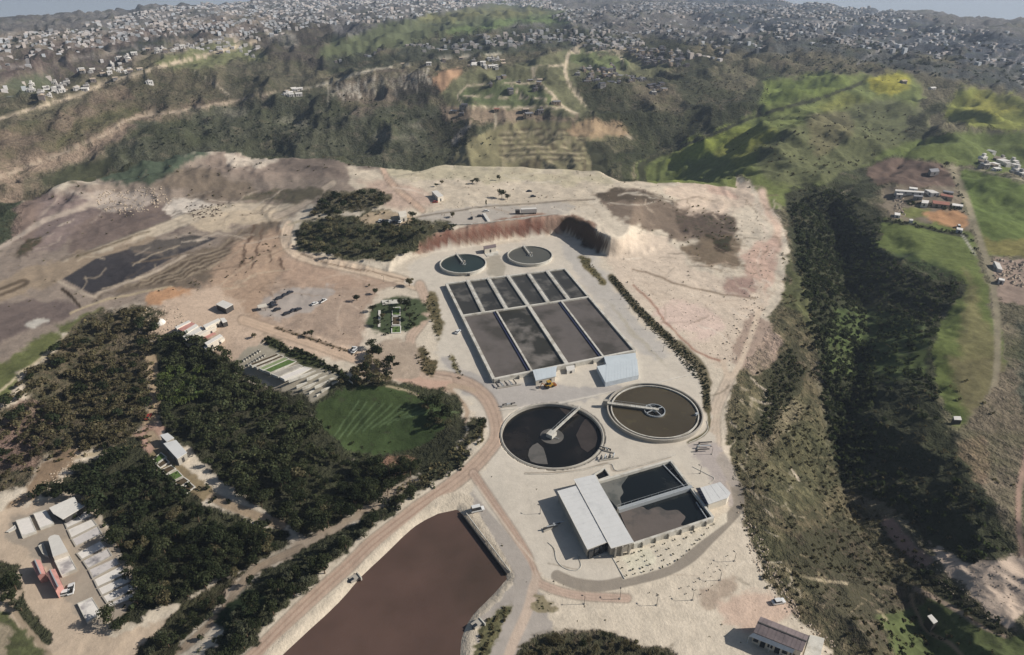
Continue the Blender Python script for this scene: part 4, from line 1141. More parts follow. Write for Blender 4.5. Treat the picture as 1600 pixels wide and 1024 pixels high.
b = MB(); b.tube((c[0], c[1], -.2), (c[0], c[1], H + .6), .7, .7, 14); b.build('centre_pier', concrete, t)
e1 = C - d * (r - 2.2); b = MB(); b.box((e1.x, e1.y + 1, H - .7), (1.3, .8, 1.0), .5); b.build('scum_box', steel, t)
b = MB(); e2 = C + d * (r + .7); b.box((e2.x, e2.y, -.1), (1.6, 1.4, H + 1.6), math.atan2(d.y, d.x)); b.build('landing', concrete_d, t)

# ================================================================== the block of rectangular cells
H = 2.0; WL = 1.35
TL, TR, BR, BL = (G(697.5, 442.8, H), G(882.5, 419.6, H), G(992, 547.3, H), G(771.5, 591.8, H))
ML, MR = G(722.3, 492.9, H), G(919, 463.7, H)
t = thing('aeration_basin', 'large concrete basin divided into six narrow and four wide cells of grey water', 'basin', (*cen([TL, TR, BR, BL]), 0))
def wallbar(name, p, q, wd, top, mat, par, low=-.5):
    b = MB(); b.bar((p[0], p[1], top), (q[0], q[1], top), wd, top - low); return b.build(name, mat, par)
wallbar('outer_wall', TL, TR, 1.1, H, concrete, t)
wallbar('outer_wall', TR, BR, 1.1, H + .003, concrete, t)
wallbar('outer_wall', BR, BL, 1.1, H, concrete, t)
wallbar('outer_wall', BL, TL, 1.3, H + .003, concrete, t)
wallbar('cross_wall', ML, MR, 1.1, H + .01, concrete, t)
topd = [(731, 438.7), (763, 434.7), (793.5, 430.8), (825.5, 426.8), (854.8, 423.1)]
botd = [(755.5, 487.9), (791.4, 482.7), (825.5, 477.6), (857, 472.9), (889, 468.2)]
tp = [TL] + [G(a, bb, H) for a, bb in topd] + [TR]
bt = [ML] + [G(a, bb, H) for a, bb in botd] + [MR]
for k in range(1, 6):
    w_ = wallbar('divider_wall', tp[k], bt[k], 1.9, H + .02, concrete, t)
for k in range(6):
    q = [tp[k], tp[k + 1], bt[k + 1], bt[k]]
    b = MB(); b.add([(x, y, WL) for x, y in q][::-1], [(0, 1, 2, 3)]); b.build('cell_water', [w_sludge, w_sludge, w_sludge, w_sludge, w_sludge, w_sludge][k], t)
    for s in (0,):
        # rail at the left of each divider
        if k:
            b = MB(); p, q_ = tp[k], bt[k]
            for off in (-.8, .8):
                d = Vector((q_[0] - p[0], q_[1] - p[1], 0)).normalized(); n = Vector((-d.y, d.x, 0)) * off
                b.bar((p[0] + n.x, p[1] + n.y, H + 1.0), (q_[0] + n.x, q_[1] + n.y, H + 1.0), .06, .06)
                for m in range(9):
                    u = Vector((*lerp(p, q_, m / 8), 0)) + n
                    b.tube((u.x, u.y, H), (u.x, u.y, H + 1.0), .03, .03, 3)
            b.build('handrail', steel, t)
lt = [ML, G(775.5, 485.2, H), G(826, 477.6, H), G(877, 470.2, H), MR]
lb = [BL, G(831.4, 579.7, H), G(886, 568.7, H), G(943, 557.2, H), BR]
for k in range(1, 4):
    wide = k == 2
    wallbar('divider_wall', lt[k], lb[k], 1.7 if wide else .8, H + .02, concrete, t)
    if not wide:
        d = Vector((lb[k][0] - lt[k][0], lb[k][1] - lt[k][1], 0)).normalized(); n = Vector((-d.y, d.x, 0)) * -1.3
        wallbar('channel_wall', (lt[k][0] + n.x, lt[k][1] + n.y), (lb[k][0] + n.x, lb[k][1] + n.y), .35, H - .3, navy, t)
for k in range(4):
    q = [lt[k], lt[k + 1], lb[k + 1], lb[k]]
    b = MB(); b.add([(x, y, WL - .05) for x, y in q][::-1], [(0, 1, 2, 3)]); b.build('cell_water', [w_foam, w_foam_d, w_foam, w_foam][k], t)
# buttresses and pipe stubs along the near wall
for k in range(7):
    u = lerp(BL, BR, .04 + k * .13)
    b = MB(); b.box((u[0], u[1] - .9, -.2), (.35, .7, 1.9), 0); b.build('buttress', concrete_d, t)

# ================================================================== buildings of the works
def building(name, label, roofpx, h, wall, roof, cat='building', overhang=0.0, thick=.22, z0=None, group=None, slope=None, gable=False, door=None, windows=0, base=-.6, zg=0.0):
    """flat or pitched roof over the outline seen in the photograph; walls stand inside it"""
    R = GP(roofpx, h + zg)
    cc = cen(R)
    t = thing(name, label, cat, (cc[0], cc[1], zg), group)
    Wl = [lerp(p, cc, overhang / max(1e-6, math.dist(p, cc))) for p in R] if overhang else R
    b = MB()
    b.prism(Wl, zg + base, zg + h - thick)
    b.build('wall', wall, t)
    b = MB()
    if gable and len(R) == 4:
        l01 = math.dist(R[0], R[1]); l12 = math.dist(R[1], R[2])
        if l01 >= l12: q = [R[0], R[1], R[2], R[3]]
        else: q = [R[1], R[2], R[3], R[0]]
        m0 = lerp(q[0], q[3], .5); m1 = lerp(q[1], q[2], .5)
        g = h + zg; rise = gable if isinstance(gable, float) else .8
        vs = [(*q[0], g - thick), (*q[1], g - thick), (*q[2], g - thick), (*q[3], g - thick), (*q[0], g), (*q[1], g), (*q[2], g), (*q[3], g), (*m0, g + rise), (*m1, g + rise)]
        b.add(vs, [(4, 5, 9, 8), (8, 9, 6, 7), (5, 6, 9), (7, 4, 8), (0, 1, 5, 4), (1, 2, 6, 5), (2, 3, 7, 6), (3, 0, 4, 7), (3, 2, 1, 0)])
        b.build('roof', roof, t)
        b = MB(); b.bar((*m0, g + rise + .08), (*m1, g + rise + .08), .3, .1); b.build('ridge_cap', steel, t)
    else:
        b.prism(R, zg + h - thick + .003, zg + h)
        b.build('roof', roof, t)
    if len(R) == 4:
        # openings on each wall that faces the camera
        n = 4
        for i in range(n):
            p, q = Vector((*Wl[i], 0)), Vector((*Wl[(i + 1) % n], 0))
            e = q - p; L_ = e.length; m = (p + q) / 2; nn = Vector((e.y, -e.x, 0)).normalized()
            if nn.dot(m - Vector((*cc, 0))) < 0: nn = -nn
            if nn.dot(-m) <= 0 or L_ < 2.5: continue
            k = max(1, int(L_ / 4))
            for j in range(k):
                u = p + e * ((j + .5) / k) + nn * .02
                b = MB(); a = math.atan2(e.y, e.x)
                isdoor = (j == 0)
                b.box((u.x, u.y, zg + (.0 if isdoor else min(1.0, h * .4))), (1.0 if isdoor else 1.3, .08, min(2.0, h * .7) if isdoor else min(1.0, h * .3)), a)
                b.build('door' if isdoor else 'window', dark_steel if isdoor else glass, t)
    return t

def sheet_ribs(t, q, h, n, mat, name='roof_sheet'):
    """standing-seam sheets laid across the roof from edge 0-1 to edge 3-2"""
    for k in range(n):
        a0_, a1_ = k / n + .0015, (k + 1) / n - .0015
        p = [lerp(q[0], q[1], a0_), lerp(q[0], q[1], a1_), lerp(q[3], q[2], a1_), lerp(q[3], q[2], a0_)]
        b = MB(); b.prism(p, h + .004, h + .05 + (k % 2) * .025); b.build(name, mat, t)

t = building('blower_building', 'low pale blue roofed building against the near wall of the basin, beside the yellow digger', [(832, 578.5), (870, 572.3), (868.5, 588), (837, 595)], 2.6, cream, roof_b, overhang=.25)
R = GP([(832, 578.5), (870, 572.3), (868.5, 588), (837, 595)], 2.6); sheet_ribs(t, R, 2.6, 9, roof_b)
b = MB(); q = GP([(838, 597), (869, 590)], 1.2); b.bar((*q[0], 2.1), (*q[1], 2.1), .7, .5); b.build('canopy', white_p, t)
t = building('pump_building', 'large pale blue roofed building with a cut corner beside the olive round tank', [(943.5, 557.5), (993, 551.5), (998, 586.5), (946, 598), (932.5, 572.5), (947.5, 569.5)], 2.1, blue_p, roof_b, base=-.6)
R = GP([(947.5, 569.5), (995.5, 561), (998, 586.5), (946, 598)], 2.1); sheet_ribs(t, R, 2.1, 11, roof_b)
building('valve_box', 'small white box with a dark opening between the two blue roofed buildings', [(884, 573), (897.5, 570.5), (898.5, 577), (886, 580)], 1.6, white_p, white_p)
building('pump_house', 'small white pump house between the two round tanks at the foot of the red bank', [(755, 385), (774.5, 381.5), (775.5, 386), (757, 389.5)], 3.0, cream, roof_g, overhang=.15)
b = MB(); q = GP([(756, 395), (778, 392), (779, 398), (761, 401)], .25); b.prism(q, -.1, .25); T(b.build('pump_pit', concrete, None), 'pale concrete apron with round lids in front of the small pump house', 'slab')

# ---- lower basin, with its roofs
H = 2.0
P_TL, P_TR, P_BR, P_BL = G(925, 754.5, H), G(1048, 719, H), G(1114.5, 808.3, H), G(990, 849, H)
t = thing('settling_basin', 'long rectangular basin of black water with drifting grey foam, split by one walkway', 'basin', (*cen([P_TL, P_TR, P_BR, P_BL]), 0))
for p, q, e in ((P_TL, P_TR, 0), (P_TR, P_BR, .003), (P_BR, P_BL, 0), (P_BL, P_TL, .003)):
    wallbar('outer_wall', p, q, .75, H + e, concrete, t)
D0, D1 = G(966, 796, H), G(1081, 760.5, H)
wallbar('divider_wall', D0, D1, 1.2, H + .25, steel, t)
b = MB(); d = Vector((D1[0] - D0[0], D1[1] - D0[1], 0)).normalized(); n = Vector((-d.y, d.x, 0))
for s in (-.55, .55):
    b.bar((D0[0] + n.x * s, D0[1] + n.y * s, H + 1.3), (D1[0] + n.x * s, D1[1] + n.y * s, H + 1.3), .06, .06)
    for k in range(12):
        u = lerp(D0, D1, k / 11); b.tube((u[0] + n.x * s, u[1] + n.y * s, H + .25), (u[0] + n.x * s, u[1] + n.y * s, H + 1.3), .03, .03, 3)
b.build('handrail', steel, t)
for q in ([P_TL, P_TR, D1, D0], [D0, D1, P_BR, P_BL]):
    b = MB(); b.add([(x, y, .9) for x, y in q][::-1], [(0, 1, 2, 3)]); b.build('cell_water', w_basin, t)
foam1 = [(930, 758), (962, 748), (975, 742), (984, 740), (976, 752), (971, 760), (974, 770), (969, 778), (971, 788), (966, 794), (952, 780), (940, 772), (934, 764)]
foam2 = [(968, 800), (985, 795), (1003, 792), (1012, 797), (1020, 794), (1030, 792), (1037, 796), (1044, 798), (1058, 797), (1066, 803), (1071, 808), (1068, 814), (1064, 820), (1067, 826), (994, 846), (980, 828)]
for f_, m_ in ((foam1, plain('pale_foam', (108, 108, 102), .1, .3, .8, stain=((66, 70, 68), .15, .5, .7))), (foam2, plain('brown_foam', (98, 90, 84), .08, .3, .8, stain=((60, 62, 60), .12, .56, .7)))):
    b = MB(); b.add(W0(smooth_line(f_ + [f_[0]], 4)[:-1], .92), [tuple(range(len(f_) * 4))]); b.build('foam', m_, t)
for p0, p1 in (((1035.5, 724.5), (1075, 765)), ((1088, 784), (1106.5, 812))):
    a0_, a1_ = G(*p0, 1.5), G(*p1, 1.5)
    b = MB(); b.bar((*a0_, 1.35), (*a1_, 1.35), .28, .4); b.build('weir_trough', steel, t)
    for k in range(5):
        u = lerp(a0_, a1_, k / 4); b = MB(); b.bar((u[0], u[1], 1.5), (u[0] + 2.2, u[1] + 1.0, 1.5), .12, .12); b.build('weir_strut', dark_steel, t)
for k in range(6):
    u = lerp(P_BL, P_BR, .1 + k * .16); b = MB(); b.box((u[0] + .1, u[1] - .55, -.2), (.35, .6, 2.1), 0); b.build('buttress', concrete_d, t)
# inlet chamber beside the roofs
q = GP([(929, 741), (945, 731.5), (953, 743.5), (935, 750)], 1.0)
t = thing('inlet_chamber', 'small open concrete chamber of dark water behind the white roofs', 'chamber', (*cen(q), 0))
for k in range(4):
    wallbar('chamber_wall', q[k], q[(k + 1) % 4], .4, 1.0 + .003 * (k % 2), concrete, t)
b = MB(); b.add([(x, y, .35) for x, y in q][::-1], [(0, 1, 2, 3)]); b.build('water', w_dark, t)
# the screen hall
hl, hu = 3.9, 4.05
lo = [(871, 767.3), (908, 757), (956, 844.5), (918, 859)]
up = [(896.5, 749), (929, 741.5), (990.5, 847.5), (955, 857)]
L4, U4 = GP(lo, hl), GP(up, hu)
t = thing('screen_hall', 'long hall under two stepped white sheet roofs at the end of the black basin', 'building', (*cen(L4 + U4), 0))
ccl, ccu = cen(L4), cen(U4)
b = MB(); b.prism([lerp(p, ccl, .05) for p in L4], -.5, hl - .3); b.build('wall', concrete_d, t)
b = MB(); b.prism([lerp(p, ccu, .05) for p in U4], -.5, hu - .3); b.build('wall', concrete_d, t)
for q, h in ((L4, hl), (U4, hu)):
    b = MB(); b.prism(q, h - .25, h); rf = b.build('roof', roof_w, t)
    n = 16
    for k in range(n):
        a0_, a1_ = k / n + .001, (k + 1) / n - .001
        p = [lerp(q[0], q[3], a0_), lerp(q[1], q[2], a0_), lerp(q[1], q[2], a1_), lerp(q[0], q[3], a1_)]
        b = MB(); b.prism(p, h + .004, h + .03 + .02 * (k % 2)); b.build('roof_sheet', roof_w, t)
    b = MB(); b.bar((*q[0], h + .09), (*q[3], h + .09), .2, .08); b.bar((*q[2], h + .1), (*q[3], h + .1), .2, .08); b.build('roof_edge', white_p, t)
# dark blocks under the near gable, the shade of the bays in their colour
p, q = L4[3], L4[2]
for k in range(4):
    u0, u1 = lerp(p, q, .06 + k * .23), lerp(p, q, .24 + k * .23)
    m = lerp(u0, u1, .5); b = MB(); b.box((m[0], m[1] - .05, .1), (math.dist(u0, u1), .5, 2.9), math.atan2(u1[1] - u0[1], u1[0] - u0[0])); b.build('shaded_bay_block', glass, t)
p, q = U4[3], U4[2]
for k in range(3):
    u = lerp(p, q, .2 + .3 * k); b = MB(); b.box((u[0], u[1] - .1, 0), (.5, .6, 3.9), .2); b.build('column', concrete_d, t)
b = MB(); q = [G(919, 866, .2), G(953, 858, .2), G(955, 864, .2), G(921, 872, .2)]; b.prism(q, -.1, .25); b.build('apron', concrete, t)

h = 3.2
t = thing('dosing_building', 'white flat roofed building with a dark blue sloping side beyond the black basin', 'building', (*G(1118, 770, 0), 0))
q = GP([(1094, 762.5), (1125.5, 753.5), (1141.5, 770.5), (1137, 778), (1107, 788)], h)
b = MB(); b.prism([lerp(p, cen(q), .05) for p in q], -.4, h - .2); b.build('wall', cream, t)
b = MB(); b.prism(q, h - .2, h); b.build('roof', roof_w, t)
sheetq = [q[0], q[1], q[2], q[4]]; sheet_ribs(t, sheetq, h, 6, roof_w)
a0_, a1_ = G(1087, 764.5, 1.2), G(1101.5, 789.5, 1.2)
b = MB(); b.add([(*q[0], h + .03), (*q[4], h + .03), (*a1_, 1.6), (*a0_, 1.6), (*q[0], h - .12), (*q[4], h - .12), (*a1_, 1.45), (*a0_, 1.45)],
                [(0, 3, 2, 1), (4, 5, 6, 7), (3, 7, 6, 2), (1, 2, 6, 5), (0, 4, 7, 3)]); b.build('side_roof', navy, t)
for k in range(7):
    u0 = lerp((*q[0], h + .1), (*q[4], h + .1), k / 6); u1 = lerp((*a0_, 1.67), (*a1_, 1.67), k / 6)
    b = MB(); b.tube(u0, u1, .06, .06, 4); b.build('rafter', steel, t)
wl = GP([(1107, 789.5), (1137, 780)], 0.3); wallbar('low_wall', wl[0], wl[1], .3, .6, concrete, t)

# ---- store at the bottom right
h = 4.2
q = GP([(1188.5, 963.5), (1264, 993.5), (1253.5, 1019), (1177, 988)], h)
t = thing('store_shed', 'long shed with a grey brown pitched roof and blue verandah near the bottom edge', 'shed', (*cen(q), 0))
b = MB(); b.prism([lerp(p, cen(q), .04) for p in q], -.4, h - .2); b.build('wall', cream, t)
m0, m1 = lerp(q[0], q[3], .5), lerp(q[1], q[2], .5)
b = MB(); vs = [(*q[0], h), (*q[1], h), (*m1, h + .9), (*m0, h + .9), (*q[3], h), (*q[2], h)]
lo_ = [(x, y, z - .15) for x, y, z in vs]
b.add(vs + lo_, [(0, 3, 2, 1), (3, 4, 5, 2), (0, 1, 7, 6), (4, 10, 11, 5), (0, 6, 9, 3), (3, 9, 10, 4), (1, 2, 8, 7), (2, 5, 11, 8), (6, 7, 8, 9), (9, 8, 11, 10)]); rf = b.build('roof', roof_g, t)
for k in range(12):
    a0_, a1_ = k / 12 + .003, (k + 1) / 12 - .003
    for s0, s1 in (((q[0], q[1], h), (m0, m1, h + .9)), ((m0, m1, h + .9), (q[3], q[2], h))):
        pa, pb = lerp(s0[0], s0[1], a0_), lerp(s0[0], s0[1], a1_); pc, pd = lerp(s1[0], s1[1], a1_), lerp(s1[0], s1[1], a0_)
        e = .03 + .03 * (k % 2)
        v8 = [(*pa, s0[2] + e), (*pb, s0[2] + e), (*pc, s1[2] + e), (*pd, s1[2] + e), (*pa, s0[2] + .004), (*pb, s0[2] + .004), (*pc, s1[2] + .004), (*pd, s1[2] + .004)]
        b = MB(); b.add(v8, [(0, 3, 2, 1), (0, 1, 5, 4), (1, 2, 6, 5), (2, 3, 7, 6), (3, 0, 4, 7)]); b.build('roof_sheet', roof_g, t)
b = MB(); b.bar((*m0, h + 1.02), (*m1, h + 1.02), .35, .12); b.build('ridge_cap', dark_steel, t)
v0, v1 = G(1170.5, 994, 3.0), G(1238, 1021, 3.0)
b = MB(); a_, b2 = (*q[3], h - .25), (*lerp(q[3], q[2], .86), h - .25)
vs = [a_, b2, (*v1, 3.0), (*v0, 3.0)]
b.add(vs + [(x, y, z - .1) for x, y, z in vs], [(0, 3, 2, 1), (3, 7, 6, 2), (4, 5, 6, 7), (0, 4, 7, 3), (1, 2, 6, 5)]); b.build('verandah_roof', blue_p, t)
for k in range(5):
    u = lerp(v0, v1, k / 4); b = MB(); b.tube((u[0], u[1], -.2), (u[0], u[1], 2.9), .1, .1, 6); b.build('verandah_post', steel, t)
for k in range(6):
    u = lerp(q[3], q[2], .1 + k * .15); b = MB(); b.box((u[0], u[1] + .25, .0 if k % 2 else 1.0), (1.2, .5, 2.2 if k % 2 else 1.1), math.atan2(q[2][1] - q[3][1], q[2][0] - q[3][0])); b.build('door' if k % 2 else 'window', glass, t)
b = MB(); b.prism(GP([(1266, 992), (1288.5, 997.5), (1279, 1040), (1254, 1030)], .3), -.2, .3)
T(b.build('concrete_slab', concrete, None), 'bare white concrete slab at the end of the grey brown shed', 'slab')

# ================================================================== small equipment in the yard
def pipes(px, n, step, label, L_=3.4, ang=.9, name='pipe_rack'):
    x, y = G(*px, 0); t = thing(name, label, 'pipework', (x, y, 0))
    for k in range(n):
        u = (x + k * step[0], y + k * step[1])
        b = MB()
        b.tube((u[0], u[1], .9), (u[0] + L_ * math.cos(ang), u[1] + L_ * math.sin(ang), .9), .22, .22, 8)
        b.tube((u[0], u[1], -.1), (u[0], u[1], 1.1), .26, .26, 8)
        b.build('pipe', steel if k % 2 else dark_steel, t)
    b = MB(); b.box((x + n * step[0] / 2, y + n * step[1] / 2 - .6, -.1), (n * abs(step[0]) + 1, .5, .5), math.atan2(step[1], step[0])); b.build('support', concrete_d, t)
pipes((778, 606), 5, (1.8, .5), 'bank of dark valves and pipes at the left corner of the basin', 2.6, 2.0)
pipes((938, 719), 4, (1.5, .35), 'row of short white pipes behind the screen hall', 1.6, 1.2)
pipes((1088, 706), 3, (.9, 1.9), 'low pale pipework on the grey paving below the olive tank', 4.6, 0.1)
pipes((944, 703), 3, (1.0, -.4), 'small curled pipework at the rim of the black round tank', 1.8, 2.6)
pipes((786, 635), 3, (1.6, .3), 'small dark pipes on the ground above the black round tank', 1.5, .3)
pipes((850, 829), 4, (1.0, .6), 'dark pipework lying in the yard left of the screen hall shadow', 3.2, .3)

def kerb_path(pxs, label, wd=.22, h=.14):
    pts = [(*G(a, bb, 0),) for a, bb in smooth_line(pxs, 4)]
    t = None; b = MB()
    for p, q in zip(pts[:-1], pts[1:]):
        z = max(gz(*p), gz(*q)) + h
        b.bar((p[0], p[1], z), (q[0], q[1], z), wd, h + .5)
    return T(b.build('kerb', concrete, None), label, 'kerb')
kerb_path([(856, 848), (866, 858), (870, 876), (882, 888), (900, 892), (908, 884), (902, 868)], 'thin curving kerb left of the screen hall')
kerb_path([(820, 741), (880, 740), (940, 728), (956, 726), (964, 736), (1000, 728), (1056, 711)], 'low kerb running between the round tanks and the black basin')
kerb_path([(780, 642), (870, 632), (940, 617), (975, 608)], 'pale kerb line between the blue roofed buildings and the black round tank')
kerb_path([(1020, 601), (1056, 592), (1082, 586)], 'short pale kerb above the olive round tank')
kerb_path([(1082, 730), (1106, 742), (1116, 748), (1108, 756)], 'small rounded kerb beside the white building with blue side')
kerb_path([(955, 868), (976, 905)], 'straight kerb at the left end of the sapling plot')
kerb_path([(1104, 658), (1106, 672), (1094, 684), (1076, 692)], 'hooked kerb under the olive round tank')

# ---- reservoir fittings
q = [G(a, bb, 0) for a, bb in ((722, 803), (756, 848), (792, 896))]
t = thing('reservoir_wall', 'dark edged retaining wall along the right side of the brown reservoir', 'wall', (*q[1], 0))
for k in range(2):
    b = MB(); b.bar((*q[k], .12), (*q[k + 1], .12), .3, 2.4); b.build('wall_panel', dark_steel, t)
    b = MB(); b.bar((q[k][0] + 1.0, q[k][1] + .6, .35), (q[k + 1][0] + 1.0, q[k + 1][1] + .6, .16), .22, .4); b.build('coping', concrete, t)
for px, lab in (((553, 903), 'small broken concrete inlet on the long pale bank of the reservoir'), ((745, 976), 'dark mouthed outlet at the lower right bank of the reservoir')):
    x, y = G(*px, 0); z = gz(x, y); t = thing('inlet_structure', lab, 'inlet', (x, y, z))
    b = MB(); b.box((x, y, z - .3), (2.6, 1.8, .9), .7); b.build('headwall', concrete_d, t)
    b = MB(); b.box((x - .5, y - .8, z - .2), (1.4, .8, .95), .7); b.build('opening', glass, t)
    b = MB(); b.box((x + 1.4, y + .6, z - .2), (.3, 2.6, 1.1), .7); b.build('wing_wall', concrete, t)
# ================================================================== lamp posts round the yard
def lamp_proto():
    t = thing('lamp_post', 'tall', 'lamp post', (0, 0, 0))
    b = MB(); b.tube((0, 0, -.3), (0, 0, 5.2), .13, .08, 8); b.build('pole', dark_steel, t)
    b = MB(); b.tube((0, 0, 5.1), (.9, .5, 5.5), .06, .05, 5); b.build('arm', dark_steel, t)
    b = MB(); b.box((1.1, .6, 5.42), (.9, .45, .22), .5); b.build('lamp_head', dark_steel, t)
    b = MB(); b.box((0, 0, -.2), (.8, .8, .5)); b.build('footing', concrete_d, t)
    return t
LP = [((970, 468), 'first lamp post from the far end of the channel of dark plants'), ((983.5, 482.5), 'second lamp post from the far end of the channel of dark plants'),
      ((997, 500), 'third lamp post from the far end of the channel of dark plants'), ((1009, 515), 'fourth lamp post from the far end of the channel of dark plants'),
      ((1036, 549), 'lamp post where the channel bends above the olive tank'), ((968.5, 936), 'lamp post at the roadside just below the sapling plot'),
      ((1026, 946), 'leftmost lamp post on the open sand below the curved road'), ((1082, 938), 'middle lamp post on the open sand below the curved road'),
      ((1125, 907), 'lamp post between the outer saplings, right of the middle'), ((1147.5, 877), 'lamp post at the upper end of the outer saplings'),
      ((844, 803), 'lamp post beside the shadow of the screen hall'), ((1094, 740), 'lamp post behind the white building with the blue side'),
      ((1112, 710), 'lamp post on the grey paving below the olive tank'), ((913, 944), 'lamp post at the lower bend of the curved road'),
      ((600, 440), 'lamp post beside the dirt road above the parked cars')]
lp0 = lamp_proto()
for i, (p, lab) in enumerate(LP):
    x, y, z = (float(v[0]) for v in ground_pt(*p))
    o = lp0 if i == 0 else copy_tree(lp0)
    o.location = (x, y, z); o['label'] = lab; o['group'] = 'lamp posts of the works'; o.scale = (.62, .62, .62); o.rotation_euler = (0, 0, .2 * i)

# ================================================================== vehicles
def car_proto(name, body, L_=4.4, W_=1.8, H_=1.45, pickup=False, van=False):
    t = thing(name, 'x', 'car', (0, 0, 0))
    hw = W_ / 2
    b = MB()
    def sect(x, zt, w_): return [(x, -w_, .35), (x, w_, .35), (x, w_, zt), (x, -w_, zt)]
    xs = [(-L_ / 2, .75, hw * .92), (-L_ / 2 + .25, .95, hw), (L_ / 2 - .9, .92, hw), (L_ / 2 - .1, .8, hw * .95), (L_ / 2, .6, hw * .88)]
    vs = []
    for s_ in xs: vs += sect(*s_)
    fs = []
    for k in range(len(xs) - 1):
        o = 4 * k
        for i in range(4): fs.append((o + i, o + 4 + i, o + 4 + (i + 1) % 4, o + (i + 1) % 4))
    fs += [(3, 2, 1, 0), (4 * len(xs) - 4, 4 * len(xs) - 3, 4 * len(xs) - 2, 4 * len(xs) - 1)]
    b.add(vs, fs); b.build('body', body, t)
    c0, c1 = (-.3, 1.2) if pickup else ((-L_ / 2 + .2, 1.5) if van else (-L_ / 2 + .6, .95))
    zt = H_ + (.5 if van else .1)
    def frus(a, b_, z0, z1, ins, mat, nm):
        q = MB(); v8 = [(a, -hw * .94, z0), (b_, -hw * .94, z0), (b_, hw * .94, z0), (a, hw * .94, z0), (a + ins, -hw * .78, z1), (b_ - ins * 1.5, -hw * .78, z1), (b_ - ins * 1.5, hw * .78, z1), (a + ins, hw * .78, z1)]
        q.add(v8, [(4, 5, 6, 7), (0, 1, 5, 4), (1, 2, 6, 5), (2, 3, 7, 6), (3, 0, 4, 7)]); q.build(nm, mat, t)
    frus(c0, c1, .93, zt - .08, .3, glass, 'windows')
    q = MB(); q.prism([(c0 + .3, -hw * .79), (c1 - .45, -hw * .79), (c1 - .45, hw * .79), (c0 + .3, hw * .79)], zt - .08, zt); q.build('roof_panel', body, t)
    if pickup:
        q = MB(); q.prism([(-L_ / 2 + .15, -hw * .8), (-.35, -hw * .8), (-.35, hw * .8), (-L_ / 2 + .15, hw * .8)], .955, .965); q.build('load_bed', rubber, t)
    for sx in (-1, 1):
        for sy in (-1, 1):
            q = MB(); q.tube((sx * L_ * .31, sy * (hw - .02), .34), (sx * L_ * .31, sy * (hw - .24), .34), .34, .34, 10); q.build('wheel', rubber, t)
    return t
dk = plain('dark_car_paint', (52, 52, 58), .06, 2, .35, .5, objvar=.4)
wh = plain('white_car_paint', (214, 214, 210), .04, 2, .35, .5)
rd = plain('red_car_paint', (150, 60, 50), .06, 2, .35, .5)
protos = {'dark': car_proto('parked_car', dk), 'white': car_proto('parked_car', wh), 'pickup': car_proto('pickup_truck', wh, 5.0, 1.9, 1.6, True), 'van': car_proto('parked_van', wh, 5.2, 2.0, 1.9, False, True), 'red': car_proto('parked_car', rd)}
used = set()
def car(kind, px, ang, label, group=None):
    x, y, z = (float(v[0]) for v in ground_pt(*px))
    o = protos[kind] if kind not in used else copy_tree(protos[kind])
    used.add(kind)
    o.location = (x, y, z + .02); o.rotation_euler = (0, 0, ang); o['label'] = label; o.scale = (.85, .85, .85)
    if group: o['group'] = group
    o['category'] = {'pickup': 'pickup truck', 'van': 'van'}.get(kind, 'car')
GC = 'cars parked on the open yard'
for k, (p, kind, lab) in enumerate([((453, 458.5), 'dark', 'dark car at the upper end of the diagonal row on the pale lot'), ((445, 462.5), 'dark', 'dark car second from the upper end of the diagonal row on the pale lot'),
        ((436, 467.5), 'dark', 'dark car third from the upper end of the diagonal row on the pale lot'), ((426.5, 475), 'dark', 'dark car of the close pair beside the small white frame, farther one'),
        ((428, 479), 'dark', 'dark car of the close pair beside the small white frame, nearer one'), ((448, 491.5), 'dark', 'dark car at the lower edge of the pale lot, alone'),
        ((458, 486.5), 'dark', 'dark car at the lower edge of the pale lot, left one of two touching'), ((466, 485), 'dark', 'dark car at the lower edge of the pale lot, right one of two touching'),
        ((492, 476), 'white', 'white car with a dark shadow at the right end of the lower row'), ((505, 471.5), 'pickup', 'white pickup at the far right end of the pale lot'),
        ((433, 485), 'dark', 'low dark car nearly hidden at the left edge of the pale lot')]):
    car(kind, p, .9 + .15 * math.sin(k * 2.3), lab, GC)
car('white', (715.5, 520), 1.2, 'small white car parked beside the left wall of the large cells')
car('van', (746, 798), .3, 'white van parked on the paving by the top of the reservoir')
car('white', (1216, 942), .2, 'white car at the edge of the scrub above the grey brown shed')
car('pickup', (552, 547), 1.1, 'white pickup where the dirt road meets the hedge')
car('white', (554, 544 + 6), 1.2, 'white car just below the pickup at the end of the dirt road')
car('dark', (827, 300), .4, 'dark car on the pale terrace, farther of two')
car('dark', (833, 308), .1, 'dark car on the pale terrace, nearer of two')
car('red', (680, 317), .2, 'red car below the small white building on the terrace')
car('white', (760, 331), .2, 'white car parked at the edge of the terrace near the white slab')
car('dark', (737, 342), 1.6, 'dark car standing near the edge of the terrace')
car('dark', (750, 339), .2, 'dark car beside the white slab on the terrace')
for k in range(7):
    car('dark' if k % 3 else 'white', (594 + k * 5.2, 346 + .3 * k), 1.4, ['leftmost', 'second', 'third', 'fourth', 'fifth', 'sixth', 'rightmost'][k] + ' vehicle of the line of seven beside the trees on the far terrace', 'vehicles in line on the far terrace')
car('van', (1497, 356), 1.2, 'white van at the corner of the red earth field')
car('white', (105, 934 - 6), .3, 'white car among the pads of the drying bed compound')
car('pickup', (112, 922), 2.0, 'white pickup beside the red sheds in the compound')
car('red', (232, 653), 1.6, 'dark red car on the dirt track between the woods')
